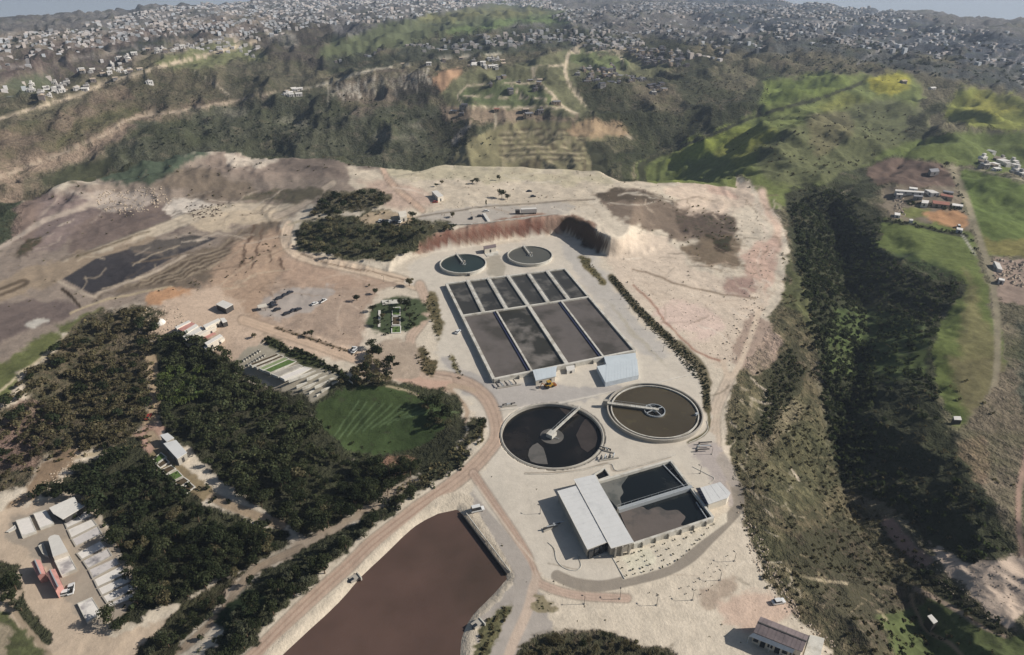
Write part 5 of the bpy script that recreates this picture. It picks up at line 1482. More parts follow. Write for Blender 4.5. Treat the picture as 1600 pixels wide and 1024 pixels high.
# yellow digger
x, y = G(858, 605, 0)
t = thing('backhoe_digger', 'rusty yellow digger parked in front of the low pale blue building', 'digger', (x, y, 0))
b = MB(); b.box((x, y, .6), (3.0, 1.7, .9), .5); b.build('chassis', yellow, t)
b = MB(); b.box((x - .2, y, 1.5), (1.4, 1.4, 1.2), .5); b.build('cab', glass, t)
b = MB(); b.box((x - .2, y, 2.7), (1.6, 1.6, .14), .5); b.build('cab_roof', yellow, t)
for sx, sy, r_ in ((-1.1, -.9, .75), (-1.1, .9, .75), (1.1, -.85, .5), (1.1, .85, .5)):
    b = MB(); cs, sn = math.cos(.5), math.sin(.5); u = (x + sx * cs - sy * sn, y + sx * sn + sy * cs)
    b.tube((u[0] + sn * .2, u[1] - cs * .2, r_), (u[0] - sn * .2, u[1] + cs * .2, r_), r_, r_, 12); b.build('wheel', rubber, t)
b = MB(); b.tube((x - 1.6, y - .8, 1.4), (x - 3.0, y - 1.6, 3.0), .18, .14, 6); b.tube((x - 3.0, y - 1.6, 3.0), (x - 4.0, y - 2.2, .8), .14, .12, 6); b.build('digging_arm', rust, t)
b = MB(); b.box((x + 2.2, y + 1.2, .25), (.9, 2.0, .7), .5); b.build('bucket', rust, t)
# truck with trailer on the terrace
x, y, z = (float(v[0]) for v in ground_pt(826, 334))
t = thing('box_trailer', 'long white box trailer with a dark tractor on the edge of the terrace', 'trailer', (x, y, z))
b = MB(); b.box((x, y, z + .9), (9.5, 2.6, 2.4), .12); b.build('cargo_box', white_p, t)
b = MB(); b.box((x - 6.8, y - .8, z + .5), (2.6, 2.4, 2.1), .12); b.build('cab', dark_steel, t)
for k in (-4, 3, 4):
    for s in (-1, 1):
        b = MB(); b.tube((x + k, y + s * 1.2 + k * .12, z + .5), (x + k, y + s * .9 + k * .12, z + .5), .5, .5, 8); b.build('wheel', rubber, t)

# ================================================================== sheds, roofs and beds elsewhere
def gb(name, label, roofpx, h, wall, roof, **kw):
    """building on the natural ground"""
    xs, ys, zs = ground_pt([p[0] for p in roofpx], [p[1] + 4 for p in roofpx])
    return building(name, label, roofpx, h, wall, roof, zg=float(np.mean(zs)), base=-1.2, **kw)
gb('open_shed', 'white square roofed shed standing alone on the sand above the white roofed row', [(337, 475.5), (348, 469), (364.5, 475.5), (352.5, 482.5)], 3.0, dark_steel, white_p, cat='shed', overhang=.2)
gb('storage_shed', 'small white shed at the end of the long roofs', [(343.5, 497.5), (350.5, 496.5), (355, 502), (348, 504.5)], 2.6, dark_steel, white_p, cat='shed')
RG = 'long roofs of the yard beside the wood'
for lab, q, h, m in (
    ('thin pale roof nearest the white dome in the yard by the wood', [(273, 511), (295, 500.5), (298, 502.5), (276, 513.5)], 2.6, white_p),
    ('faded red roof between the thin pale roof and the first white roof', [(277, 513.8), (298, 503), (305, 506), (285, 517.5)], 2.2, red_r),
    ('first long white roof beside the faded red roof', [(287.5, 517.5), (305.5, 506), (310, 509), (291.5, 521)], 3.0, white_p),
    ('second long white roof, the widest, touching the dark trees', [(285.5, 525.5), (314, 509.5), (319.5, 514), (290, 530)], 3.0, white_p),
    ('long narrow white roof running up to the small shed', [(317, 508.5), (341, 497.5), (344.5, 500), (320.5, 512.5)], 3.0, white_p),
    ('narrow pinkish roof along the red court', [(301, 525), (334, 509), (337.5, 511), (304.5, 528)], 2.6, cream),
    ('long white roof on the near side of the red court', [(319.5, 536), (343.5, 522), (348, 525), (323.5, 539.5)], 3.2, white_p),
    ('thin white strip roof nearest the nursery', [(318, 542.5), (348.5, 526.8), (351, 528.5), (321, 545)], 2.2, white_p)):
    gb('long_shed', lab, q, h, cream, m, cat='shed', overhang=.1, group=RG)
xs, ys, zs = ground_pt([308, 324, 338, 318], [526.5, 516.5, 522, 532.5])
b = MB(); b.prism(list(zip(xs.tolist(), ys.tolist())), float(zs.min()) - .5, float(zs.max()) + .12); T(b.build('red_court', red_r, None), 'flat red court between two long white roofs', 'court')
x, y, z = (float(v[0]) for v in ground_pt(250, 505))
b = MB(); n = 12
for i in range(5):
    a = i / 5 * math.pi / 2; a2 = (i + 1) / 5 * math.pi / 2
    for j in range(n):
        u, v_ = 2 * math.pi * j / n, 2 * math.pi * (j + 1) / n
        P = lambda a_, u_: (x + 2.6 * math.cos(a_) * math.cos(u_), y + 2.6 * math.cos(a_) * math.sin(u_), z - .2 + 2.2 * math.sin(a_))
        b.add([P(a, u), P(a, v_), P(a2, v_), P(a2, u)], [(0, 1, 2, 3)])
T(b.build('white_dome', white_p, None), 'small white dome tank at the edge of the wood', 'tank')
x, y, z = (float(v[0]) for v in ground_pt(411, 484))
t = thing('shade_shelter', 'small white frame with dark legs at the left end of the parked cars', 'shelter', (x, y, z))
b = MB(); b.box((x, y, z + 2.0), (4.2, 3.4, .15), .5); b.build('shade_roof', cream, t)
for k in range(4):
    b = MB(); b.tube((x + (1.6 if k % 2 else -1.6), y + (1.2 if k > 1 else -1.2), z - .3), (x + (1.6 if k % 2 else -1.6), y + (1.2 if k > 1 else -1.2), z + 2.0), .1, .1, 5); b.build('post', dark_steel, t)

# terrace buildings
gb('white_house', 'white house with a sloping roof on the terrace, ringed by pale yard', [(674.5, 299), (683, 297.5), (693, 306), (684, 308.5)], 3.4, cream, white_p, cat='house', overhang=.2)
gb('yard_building', 'small pale building right of the line of vehicles', [(622, 331), (634, 329.5), (636, 338), (625, 340)], 3.0, cream, cream, cat='house')
x, y, z = (float(v[0]) for v in ground_pt(760, 342))
b = MB(); q = [ground_pt(a, c_) for a, c_ in ((754, 336), (758, 335), (766, 346.5), (762, 348))]
b.prism([(float(p[0][0]), float(p[1][0])) for p in q], z - .5, z + .9); T(b.build('low_wall', white_p, None), 'short thick white wall at the edge of the terrace', 'wall')
x0, y0, z0 = (float(v[0]) for v in ground_pt(640, 356)); 
pts = [tuple(float(v[0]) for v in ground_pt(a, c_)) for a, c_ in ((700, 350), (716, 352), (736, 351), (780, 346), (830, 339.5), (870, 335))]
t = thing('terrace_parapet', 'low pale parapet along the top of the red bank', 'parapet', pts[2])
for p, q in zip(pts[:-1], pts[1:]):
    b = MB(); b.bar((p[0], p[1], p[2] + .5), (q[0], q[1], q[2] + .5), .5, 1.4); b.build('parapet_section', concrete, t)
# shed by the garden plots
t = gb('garden_shed', 'long white roofed shed beside the dirt track and the garden plots', [(255, 693), (275, 687.5), (292, 707), (277, 717)], 3.0, concrete_d, roof_w, cat='shed', overhang=.15)
gb('garden_shed', 'short white roofed shed joined to the upper end of the long one', [(250, 680), (262, 676.5), (272, 684), (260, 690)], 3.0, concrete_d, roof_w, cat='shed', overhang=.15)
gb('small_hut', 'lone white hut on the green field right of the dark valley', [(1490, 650.5), (1501, 650.5), (1503, 656.5), (1491, 656)], 2.6, dark_steel, white_p, cat='hut')
gb('small_hut', 'lone white hut on the grass near the bottom right corner', [(1449, 962.5), (1455.5, 960), (1465.5, 971), (1459, 975)], 2.6, dark_steel, white_p, cat='hut')
# bed maker: kerb of four sides and a fill
def bed(name, label, px, fill, h=.35, kerbw=.25, cat='bed', group=None, kerbm=None, z=None, fillname='fill', drop=.1):
    xs, ys, zs = ground_pt([p[0] for p in px], [p[1] for p in px])
    zg = float(np.max(zs)) if z is None else z
    q = list(zip(xs.tolist(), ys.tolist())); c_ = cen(q)
    t = thing(name, label, cat, (c_[0], c_[1], zg), group)
    b = MB(); qi = [lerp(p, c_, kerbw * 1.4 / max(.5, math.dist(p, c_))) for p in q]
    b.prism(qi, zg - 1.0, zg + h - drop); b.build(fillname, fill, t)
    b = MB(); n = len(q)
    for k in range(n):
        p, r_ = q[k], q[(k + 1) % n]; pi, ri = qi[k], qi[(k + 1) % n]
        vs = [(*p, zg - 1), (*r_, zg - 1), (*ri, zg - 1), (*pi, zg - 1), (*p, zg + h), (*r_, zg + h), (*ri, zg + h), (*pi, zg + h)]
        b.add(vs, [(4, 5, 6, 7), (0, 1, 5, 4), (3, 7, 6, 2), (4, 7, 6, 5)][:3])
    b.build('kerb', kerbm or concrete, t)
    return t
GB = 'garden plots below the long shed'
gp = [((238, 720), (252, 708), (262, 716), (246, 727)), ((243, 726), (258, 716), (266, 724), (250, 733)), ((252, 735), (268, 728), (276, 734), (260, 743)), ((261, 744), (278, 736), (287, 745), (270, 754)), ((271, 755), (288, 746), (297, 753), (281, 763)), ((284, 764), (298, 755), (306, 762), (292, 772))]
for k, q in enumerate(gp):
    bed('garden_plot', ['uppermost', 'second highest', 'third highest', 'fourth highest', 'fifth highest', 'lowest'][k] + ' of the kerbed garden plots below the long white shed', q, soil_d if k % 3 else crop, .3, .35, 'garden plot', GB, fillname='soil')
# nursery
def zz(pts): return [(360 + a / 8, 520 + b_ / 8) for a, b_ in pts]
NB = 'troughs and beds of the nursery'
troughs = [((740, 672), (1070, 480)), ((830, 705), (960, 625)), ((960, 615), (1135, 508)), ((905, 740), (1085, 625)), ((1105, 605), (1215, 540)), ((985, 770), (1045, 725)), ((1060, 725), (1240, 600)), ((1240, 600), (1300, 568)), ((1080, 800), (1120, 765)), ((1140, 755), (1250, 680)), ((1270, 655), (1370, 600)), ((1480, 600), (1530, 640))]
ordn = ['first', 'second', 'third', 'fourth', 'fifth', 'sixth', 'seventh', 'eighth', 'ninth', 'tenth', 'eleventh', 'twelfth']
for k, (p, q) in enumerate(troughs):
    a_, b2 = np.array(p, float), np.array(q, float); d = (b2 - a_) / np.linalg.norm(b2 - a_); n = np.array([-d[1], d[0]]) * 4.2
    if k > 3 and k % 3 == 0: n = n * .8
    bed('plant_trough', '%s raised white trough of the nursery, counted from the pale empty bed towards the grass' % ordn[k], zz([a_ - n, b2 - n, b2 + n, a_ + n]), white_p, .35, .12, 'trough', NB, fillname='soil', drop=.12)
beds = [('long pale empty bed beside the white troughs', [(630, 630), (925, 430), (1020, 448), (690, 662)], tank_w), ('grey gravel bed between the green bed and the pale empty bed', [(520, 590), (850, 395), (910, 420), (610, 625)], concrete_d),
        ('wide dark green bed of seedlings in the nursery', [(430, 548), (730, 335), (830, 362), (510, 578)], crop), ('pale green bed left of the wide dark green one', [(370, 525), (690, 305), (735, 325), (420, 545)], plain('pale_crop', (132, 144, 104), .2, 1)),
        ('narrow soil bed second from the left in the nursery', [(310, 500), (640, 285), (672, 298), (345, 512)], soil_d), ('narrow soil bed leftmost of the long nursery beds', [(250, 470), (585, 262), (618, 278), (285, 492)], soil_d)]
for lab, q, m in beds:
    bed('nursery_bed', lab, zz(q), m, .14, .3, 'nursery bed', NB, fillname='soil', kerbm=concrete if m is not tank_w else white_p)
k = 0
for r_ in range(2):
    for j in range(7):
        u = (150 + j * 33 + r_ * 60, 345 - j * 20 + r_ * 55)
        bed('seedling_box', 'small dark seedling box, %s from the left in the %s row of the nursery' % (['first', 'second', 'third', 'fourth', 'fifth', 'sixth', 'seventh'][j], ['upper', 'lower'][r_]), zz([u, (u[0] + 14, u[1] - 9), (u[0] + 30, u[1] + 14), (u[0] + 16, u[1] + 24)]), soil_d, .4, .15, 'seedling box', 'seedling boxes of the nursery', fillname='soil')
# square garden with white paths
def zy(pts): return [(560 + a / 9.31, 430 + b_ / 9.31) for a, b_ in pts]
for lab, q in (('white edged pool of dark plants in the middle of the small garden', [(490, 610), (610, 610), (610, 735), (490, 735)]), ('white edged square bed at the top of the small garden', [(490, 480), (610, 470), (610, 600), (490, 600)]), ('white edged bed at the foot of the small garden', [(480, 750), (620, 745), (620, 850), (480, 855)])):
    bed('garden_bed', lab, zy(q), crop if 'pool' not in lab else soil_d, .35, .45, 'garden bed', 'beds of the small garden', white_p, fillname='soil')
b = MB(); q = [tuple(float(v[0]) for v in ground_pt(*p)) for p in zy([(290, 520), (325, 520), (318, 760), (285, 760)])]
b.prism([(p[0], p[1]) for p in q], min(p[2] for p in q) - .4, max(p[2] for p in q) + .3); T(b.build('garden_path', white_p, None), 'straight white paved path in the small garden', 'path')
b = MB(); q = [tuple(float(v[0]) for v in ground_pt(*p)) for p in ((596, 470), (642, 468), (640, 473), (598, 477))]
b.prism([(p[0], p[1]) for p in q], min(p[2] for p in q) - .4, max(p[2] for p in q) + .25); T(b.build('garden_terrace', concrete, None), 'pale terrace along the top of the small garden', 'terrace')
# drying bed compound
DB = 'long drying beds of the compound'
ZC = float(np.mean(ground_pt([60, 120, 160, 90], [830, 860, 900, 890])[2]))
db = [[(98.4, 813), (136, 796.7), (146, 806.9), (104.2, 827)], [(104.7, 829), (145.3, 811), (153, 821), (110.6, 842.6)], [(111.4, 843.8), (154.2, 822.3), (161, 834.5), (118, 855.3)], [(119, 866), (157.8, 845.5), (167, 855), (127.3, 876.2)],
      [(129, 878), (169.5, 857.3), (176.6, 869.2), (137, 890.3)], [(138, 892), (183.4, 872), (188, 882.3), (144.5, 905.6)], [(146, 907.3), (190, 885), (199, 897), (151.5, 919.3)], [(152.3, 921), (199, 899.5), (205, 909.5), (158.5, 932)], [(159.5, 933.5), (206, 911.5), (211.5, 921), (166.5, 944)], [(167.5, 945.5), (212, 924), (216.5, 932), (171.5, 951)]]
dark_fill = plain('stained_bed_fill', (196, 190, 184), .08, .4, stain=((92, 90, 96), .16, .5, .85))
for k, q in enumerate(db):
    bed('drying_bed', ordn[k].capitalize() + ' long white drying bed counted down from the two bright roofs', q, dark_fill if k in (2, 4, 5) else tank_w, .35, .32, 'drying bed', DB, kerbm=concrete_d, z=ZC, fillname='bed_fill', drop=.12)
for lab, q in (('upper of the two bright white roofs at the head of the drying beds', [(76.6, 793.6), (116.4, 775.6), (121, 785.8), (83.5, 803)]), ('lower of the two bright white roofs at the head of the drying beds', [(84, 803), (121.5, 786), (134.4, 789.7), (98, 811.5)])):
    building('bed_roof', lab, q, 2.6, dark_steel, white_p, zg=ZC, cat='roof', group='bright roofs over the drying beds', overhang=.5)
for lab, q, h in (('square white pad, leftmost of the compound', [(25.8, 816.3), (48.4, 810), (58.6, 833.4), (36, 842)], .9), ('square white pad right of the leftmost one', [(53, 805.3), (73.4, 799.8), (86, 821), (64, 828.8)], .9),
                  ('square pad just right of the red sheds', [(86, 878.8), (109.4, 869.4), (122, 892.8), (97.7, 903)], .9), ('square pale pad alone at the foot of the compound', [(121.8, 945.4), (144.7, 935.3), (160, 960.7), (137, 976)], .7)):
    bed('concrete_pad', lab, q, tank_w, h, .35, 'pad', 'square pads of the compound', z=ZC, fillname='bed_fill', drop=.08)
building('round_ended_roof', 'bright white roof with a rounded end in the middle of the compound', [(75, 842), (78, 838), (85, 835.5), (92, 836.6), (106, 861.6), (82.8, 870)], 2.6, cream, white_p, zg=ZC, cat='roof')
bed('narrow_tank', 'narrow pale tank left of the round ended roof', [(61, 856), (68.8, 852), (76.6, 872.5), (68, 869)], concrete_d, .9, .3, 'tank', z=ZC, fillname='bed_fill')
bed('ramp_slab', 'pale wedge shaped slab at the far left of the compound', [(9.4, 832.7), (24, 821.7), (27, 827), (14, 833)], tank_w, .4, .3, 'slab', z=ZC, fillname='bed_fill')
building('red_shed', 'upper of the two faded red roofed sheds in the compound', [(48.4, 879), (62.5, 875), (71, 897), (59, 901)], 3.0, red_r, red_r, zg=ZC, cat='shed', gable=.6)
building('red_shed', 'lower of the two faded red roofed sheds in the compound', [(72, 896), (86, 889), (97, 914), (87, 924)], 3.0, red_r, red_r, zg=ZC, cat='shed', gable=.6)

# ================================================================== hedged channel edge rocks, junk heaps
rock_m = plain('pale_rock', (176, 160, 140), .18, 1.2, bump=.4)
def rocks(name, label, poly, n, smin, smax, mat, cat=None, kind='stuff', jit=0.0):
    xs = [p[0] for p in poly]; ys = [p[1] for p in poly]; out = []
    px = rng.uniform(min(xs), max(xs), n * 6); py = rng.uniform(min(ys), max(ys), n * 6)
    k = inside(px, py, poly); px, py = px[k][:n], py[k][:n]
    x, y, z = ground_pt(px, py)
    base = np.array([(1, 0, 0), (0, 1, 0), (-1, 0, 0), (0, -1, 0), (0, 0, 1), (0, 0, -1), (.7, .7, .4), (-.6, .7, .5)])
    fs = np.array([(0, 6, 4), (6, 1, 4), (1, 7, 4), (7, 2, 4), (2, 3, 4), (3, 0, 4), (1, 6, 0), (2, 7, 1)])
    Vs, Fs = [], []
    for i in range(len(x)):
        s = rng.uniform(smin, smax); v = base * (1 + rng.uniform(-.3, .3, base.shape)) * s * np.array([1, 1, .8]); a = rng.uniform(0, 6.28)
        R = np.array([[math.cos(a), -math.sin(a), 0], [math.sin(a), math.cos(a), 0], [0, 0, 1]])
        Vs.append(v @ R.T + (x[i], y[i], z[i] + .1 * s)); Fs.append(fs + 8 * i)
    o = link_mesh(name, mesh_np(name, np.concatenate(Vs), np.concatenate(Fs), [mat])); o['kind'] = kind
    return o
rocks('rubble', '', [(150, 300), (250, 290), (270, 318), (200, 340), (150, 326)], 260, .25, .9, rock_m)
rocks('rubble', '', [(290, 322), (350, 318), (345, 340), (300, 345)], 90, .3, .9, plain('dark_debris', (84, 72, 62), .2, 1))
rocks('rubble', '', [(225, 480), (275, 478), (300, 510), (250, 530), (215, 520)], 220, .15, .5, rock_m)
rocks('rubble', '', [(60, 760), (130, 690), (140, 710), (80, 775)], 120, .12, .4, rock_m)
rocks('rubble', '', [(1160, 780), (1200, 860), (1250, 960), (1310, 1010), (1290, 1020), (1220, 950), (1180, 890), (1150, 800)], 260, .1, .4, rock_m)
# ================================================================== plants
def leaf_cloud(n, rad, zc, hgt, lobes, size, seed, tintlo=.72, tinthi=1.28):
    r = np.random.default_rng(seed)
    L_ = []
    for k in range(lobes):
        a = r.uniform(0, 6.28); q = rad * r.uniform(.15, .72)
        L_.append((q * math.cos(a), q * math.sin(a), zc + hgt * r.uniform(-.3, .42), rad * r.uniform(.34, .62), r.uniform(.86, 1.14)))
    Vs, T_ = [], []
    for i in range(n):
        lx, ly, lz, lr, lt = L_[i % lobes]
        d = r.normal(size=3); d /= np.linalg.norm(d); d[2] = d[2] * .9 + .1
        c = np.array([lx, ly, lz]) + d * lr * r.uniform(.6, 1.08) * np.array([1, 1, hgt / rad * .8])
        nrm = d + r.normal(size=3) * .38; nrm /= np.linalg.norm(nrm)
        u = np.cross(nrm, (0, 0, 1) if abs(nrm[2]) < .9 else (1, 0, 0)); u /= np.linalg.norm(u); v = np.cross(nrm, u)
        an = r.uniform(0, 6.28); u, v = u * math.cos(an) + v * math.sin(an), v * math.cos(an) - u * math.sin(an)
        s = size * r.uniform(.6, 1.35); s2 = s * r.uniform(.5, .9)
        bend = nrm * s * .25
        Vs += [c - u * s, c - v * s2 + bend * .5, c + u * s, c + v * s2 + bend]
        tt = lt * r.uniform(tintlo, tinthi)
        T_ += [(tt * r.uniform(.92, 1.1), tt, tt * r.uniform(.85, 1.05))] * 4
    Vs = np.array(Vs); Vs[:, 2] = np.maximum(Vs[:, 2], .02)
    return Vs, np.arange(len(Vs)).reshape(-1, 4), np.array(T_)

def trunk_mb(h, r0, seed):
    r = random.Random(seed); b = MB()
    b.tube((0, 0, -.5), (r.uniform(-.15, .15), r.uniform(-.15, .15), h * .5), r0, r0 * .7, 7)
    for k in range(4):
        a = r.uniform(0, 6.28); b.tube((0, 0, h * r.uniform(.3, .48)), (math.cos(a) * h * .3, math.sin(a) * h * .3, h * r.uniform(.62, .85)), r0 * .45, r0 * .15, 5)
    return b

TREE_SPEC = {
    'dark': (leaf_dark, 2.3, 2.9, 2.0, .42), 'olive': (leaf_olive, 2.0, 2.3, 1.6, .40), 'grey': (leaf_grey, 1.7, 2.0, 1.6, .36), 'bright': (leaf_green, 2.0, 2.3, 1.7, .40)}
TP = {}
for kd, (m, rad, zc, hg, sz) in TREE_SPEC.items():
    TP[kd] = []
    for v in range(4):
        Vx, Fx, Tt = leaf_cloud(560, rad * (1 + .1 * (v - 1.5)), zc, hg, 9 + v, sz * .6, 100 + v * 7 + len(kd) * 31)
        me = mesh_np('crown', Vx, Fx, [m], Tt)
        t = thing('tree', 'tree', 'tree', (0, 0, 0))
        trunk_mb(zc + hg * .4, .16, v).build('trunk', bark, t)
        link_mesh('crown', me, t)
        TP[kd].append((t, (Vx, Fx, Tt)))
used_t = set()
def put_tree(kd, x, y, z, s, label, group, name='tree'):
    v = rng.integers(0, 4)
    src = TP[kd][v][0]
    if (kd, v) in used_t: o = copy_tree(src)
    else: used_t.add((kd, v)); o = src
    o.location = (float(x), float(y), float(z)); o.rotation_euler = (0, 0, float(rng.uniform(0, 6.28))); o.scale = (float(s), float(s), float(s * rng.uniform(.85, 1.15)))
    o['label'] = label; o['category'] = 'tree'
    if group: o['group'] = group
    elif 'group' in o: del o['group']
    return o

def in_poly_world(poly, spacing, jitter=.75, lift=0.0):
    """evenly scattered plan positions whose ground lies inside an outline of the photograph"""
    xs, ys, zs = ground_pt([p[0] for p in poly], [p[1] for p in poly])
    X, Y = np.meshgrid(np.arange(xs.min() - 15, xs.max() + 15, spacing), np.arange(ys.min() - 15, ys.max() + 15, spacing * .9))
    X = X + (np.arange(X.shape[0])[:, None] % 2) * spacing * .5
    X = (X + rng.uniform(-jitter, jitter, X.shape) * spacing * .5).ravel(); Y = (Y + rng.uniform(-jitter, jitter, Y.shape) * spacing * .5).ravel()
    Z = ground_z(X, Y)
    u, v = project(X, Y, Z + lift)
    k = inside(u, v, poly)
    return X[k], Y[k], Z[k], u[k], v[k]

WOODS = [
    ('wood_olive', [(-30, 760), (-30, 640), (20, 600), (60, 568), (110, 520), (150, 500), (200, 482), (262, 488), (246, 520), (232, 560), (228, 650), (196, 690), (120, 700), (70, 706), (30, 740)], 'olive', 3.9, .18,
     'olive brown tree of the wood on the left, between the dirt track and the green verge', 'trees of the olive brown wood'),
    ('wood_main', [(246, 522), (300, 520), (352, 552), (392, 590), (470, 624), (492, 650), (498, 690), (540, 712), (600, 722), (640, 716), (668, 712), (640, 742), (580, 784), (540, 800), (480, 830), (446, 818), (380, 786), (320, 720), (300, 680), (256, 668), (246, 620), (250, 572)], 'dark', 3.7, .05,
     'dark green tree of the large wood below the nursery and the grass', 'trees of the large dark wood'),
    ('wood_south', [(60, 770), (120, 722), (180, 702), (214, 694), (232, 722), (290, 776), (350, 806), (420, 822), (448, 834), (440, 850), (360, 895), (250, 946), (190, 976), (162, 972), (214, 930), (186, 866), (150, 800), (110, 776)], 'dark', 3.8, .1,
     'dark green tree of the wood beside the white drying beds', 'trees of the wood beside the drying beds'),
    ('belt', [(300, 1030), (345, 985), (400, 905), (470, 866), (560, 818), (680, 742), (740, 700), (748, 664), (738, 652), (752, 650), (754, 690), (700, 738), (640, 772), (556, 838), (470, 922), (390, 1000), (340, 1040)], 'grey', 4.0, .5,
     'grey green tree of the belt between the two dirt roads', 'trees of the belt between the dirt roads'),
    ('belt_low', [(200, 1030), (290, 950), (370, 900), (400, 900), (352, 930), (300, 990), (240, 1040)], 'grey', 4.4, .4,
     'grey green tree in the wedge where the lower dirt roads part', 'trees in the wedge between the lower roads'),
    ('island', [(462, 372), (474, 352), (520, 338), (560, 336), (610, 350), (640, 352), (670, 356), (700, 352), (690, 362), (650, 384), (620, 402), (580, 404), (520, 398), (480, 392)], 'dark', 6.6, .45,
     'dark tree of the rounded thicket inside the bend of the far dirt road', 'trees of the thicket in the road bend'),
    ('island_top', [(480, 336), (520, 300), (600, 300), (606, 314), (560, 330), (510, 336)], 'dark', 6.2, .4,
     'dark tree of the straggling line above the road bend', 'trees above the road bend'),
    ('edge_wood', [(560, 566), (584, 540), (600, 560), (625, 560), (622, 580), (600, 598), (560, 600), (530, 592)], 'olive', 3.4, .3,
     'brownish tree of the clump at the end of the dirt road, above the grass', 'trees of the clump above the grass'),
    ('north_grass', [(660, 620), (690, 614), (710, 624), (712, 650), (690, 668), (664, 660)], 'dark', 3.4, .3,
     'dark tree of the clump at the right corner of the grass', 'trees at the right corner of the grass'),
    ('left_bottom', [(-20, 880), (2, 884), (30, 920), (80, 1002), (66, 1008), (30, 960), (-10, 930)], 'grey', 3.6, .3, 'grey green tree of the strip left of the compound road', 'trees left of the compound road'),
    ('bottom', [(800, 1030), (820, 1008), (860, 990), (930, 988), (980, 996), (1030, 1012), (1080, 1040)], 'olive', 2.3, .2, 'low brownish tree of the thicket at the bottom edge', 'trees of the thicket at the bottom edge'),
]
allT = []
for wi, (nm_, poly, kd, sp, mix, lab, grp) in enumerate(WOODS):
    X, Y, Z, u, v = in_poly_world(poly, sp, .75, 3.0 if nm_ != 'bottom' else 1.2)
    gap = fbm(X / 11, Y / 11, 3, 77 + wi)
    for i in range(len(X)):
        k2 = kd
        if rng.random() < mix: k2 = {'dark': 'olive', 'olive': 'dark', 'grey': 'dark'}[kd]
        if 250 < u[i] < 330 and 570 < v[i] < 630: k2 = 'bright' if rng.random() < .6 else k2
        if rng.random() < .07 + (.6 if gap[i] < (-.05 if nm_ == 'wood_olive' else -.2) else 0): continue
        allT.append((math.hypot(X[i], Y[i]), wi, X[i], Y[i], Z[i], k2, (rng.uniform(.5, .9) if rng.random() < .35 else rng.uniform(.85, 1.35)) * (.42 if nm_ == 'bottom' else 1) * (1 if kd != 'grey' else .95)))
# lone trees that one can point at
LONE = [((558, 470), 'dark', .9, 'round dark tree alone on the sand, left of the small garden'), ((585, 460), 'dark', .8, 'slanting dark tree just above the small garden'), ((577, 448), 'olive', .45, 'tiny dark tree highest above the small garden'),
        ((640, 447), 'olive', 1.25, 'large brownish tree beside the dirt road above the small garden'), ((487, 527), 'dark', .8, 'dark tree on the far side of the dirt road, right of a pair'), ((479, 525), 'dark', .6, 'dark tree on the far side of the dirt road, left of a pair'),
        ((707, 340), 'olive', .95, 'round brownish tree on the pale terrace'), ((784, 310), 'dark', 1.25, 'pointed dark tree on the terrace by the walled corner'), ((793, 312), 'dark', .8, 'lower dark tree right of the pointed one on the terrace'),
        ((645, 342), 'dark', 1.1, 'dark tree at the right end of the line of vehicles, farther one'), ((648, 352), 'dark', 1.1, 'dark tree at the right end of the line of vehicles, nearer one'),
        ((398, 528), 'olive', .7, 'small brownish tree on the sand above the nursery'), ((780, 282), 'dark', .8, 'dark bush like tree alone near the rear edge of the terrace'), ((745, 287), 'dark', .9, 'spreading dark tree at the rear of the terrace'),
        ((738, 288), 'dark', .7, 'small dark tree joined to the spreading one at the rear of the terrace'), ((690, 288), 'olive', .7, 'small tree behind the white house on the terrace'), ((682, 292), 'dark', .6, 'smaller dark tree behind the white house on the terrace'),
        ((606, 316), 'olive', .6, 'small dark tree below the far straggling line'), ((1476, 262), 'dark', 1.0, 'dark tree beside the right hand road above the walled yard'), ((612, 488), 'dark', .7, 'dark tree on the left side of the small garden'),
        ((634, 486), 'dark', 1.3, 'largest dark tree on the right side of the small garden'), ((640, 500), 'dark', 1.0, 'dark tree in the lower right of the small garden'), ((627, 476), 'dark', .9, 'dark tree at the top right of the small garden'),
        ((582, 488), 'dark', .8, 'dark tree at the upper left corner of the small garden'), ((590, 510), 'dark', .9, 'dark tree at the lower left of the small garden'), ((598, 497), 'olive', .8, 'brownish tree beside the white path of the small garden'),
        ((646, 516 - 4), 'dark', .6, 'small dark tree at the lowest right edge of the small garden'), ((580, 545), 'dark', 1.1, 'dark tree at the end of the dirt road beside the parked pickup')]
for p, kd, s, lab in LONE:
    x, y, z = ground_pt(*p); put_tree(kd, x[0], y[0], z[0], s, lab, None)
allT.sort(key=lambda q: q[0])
NI = 262
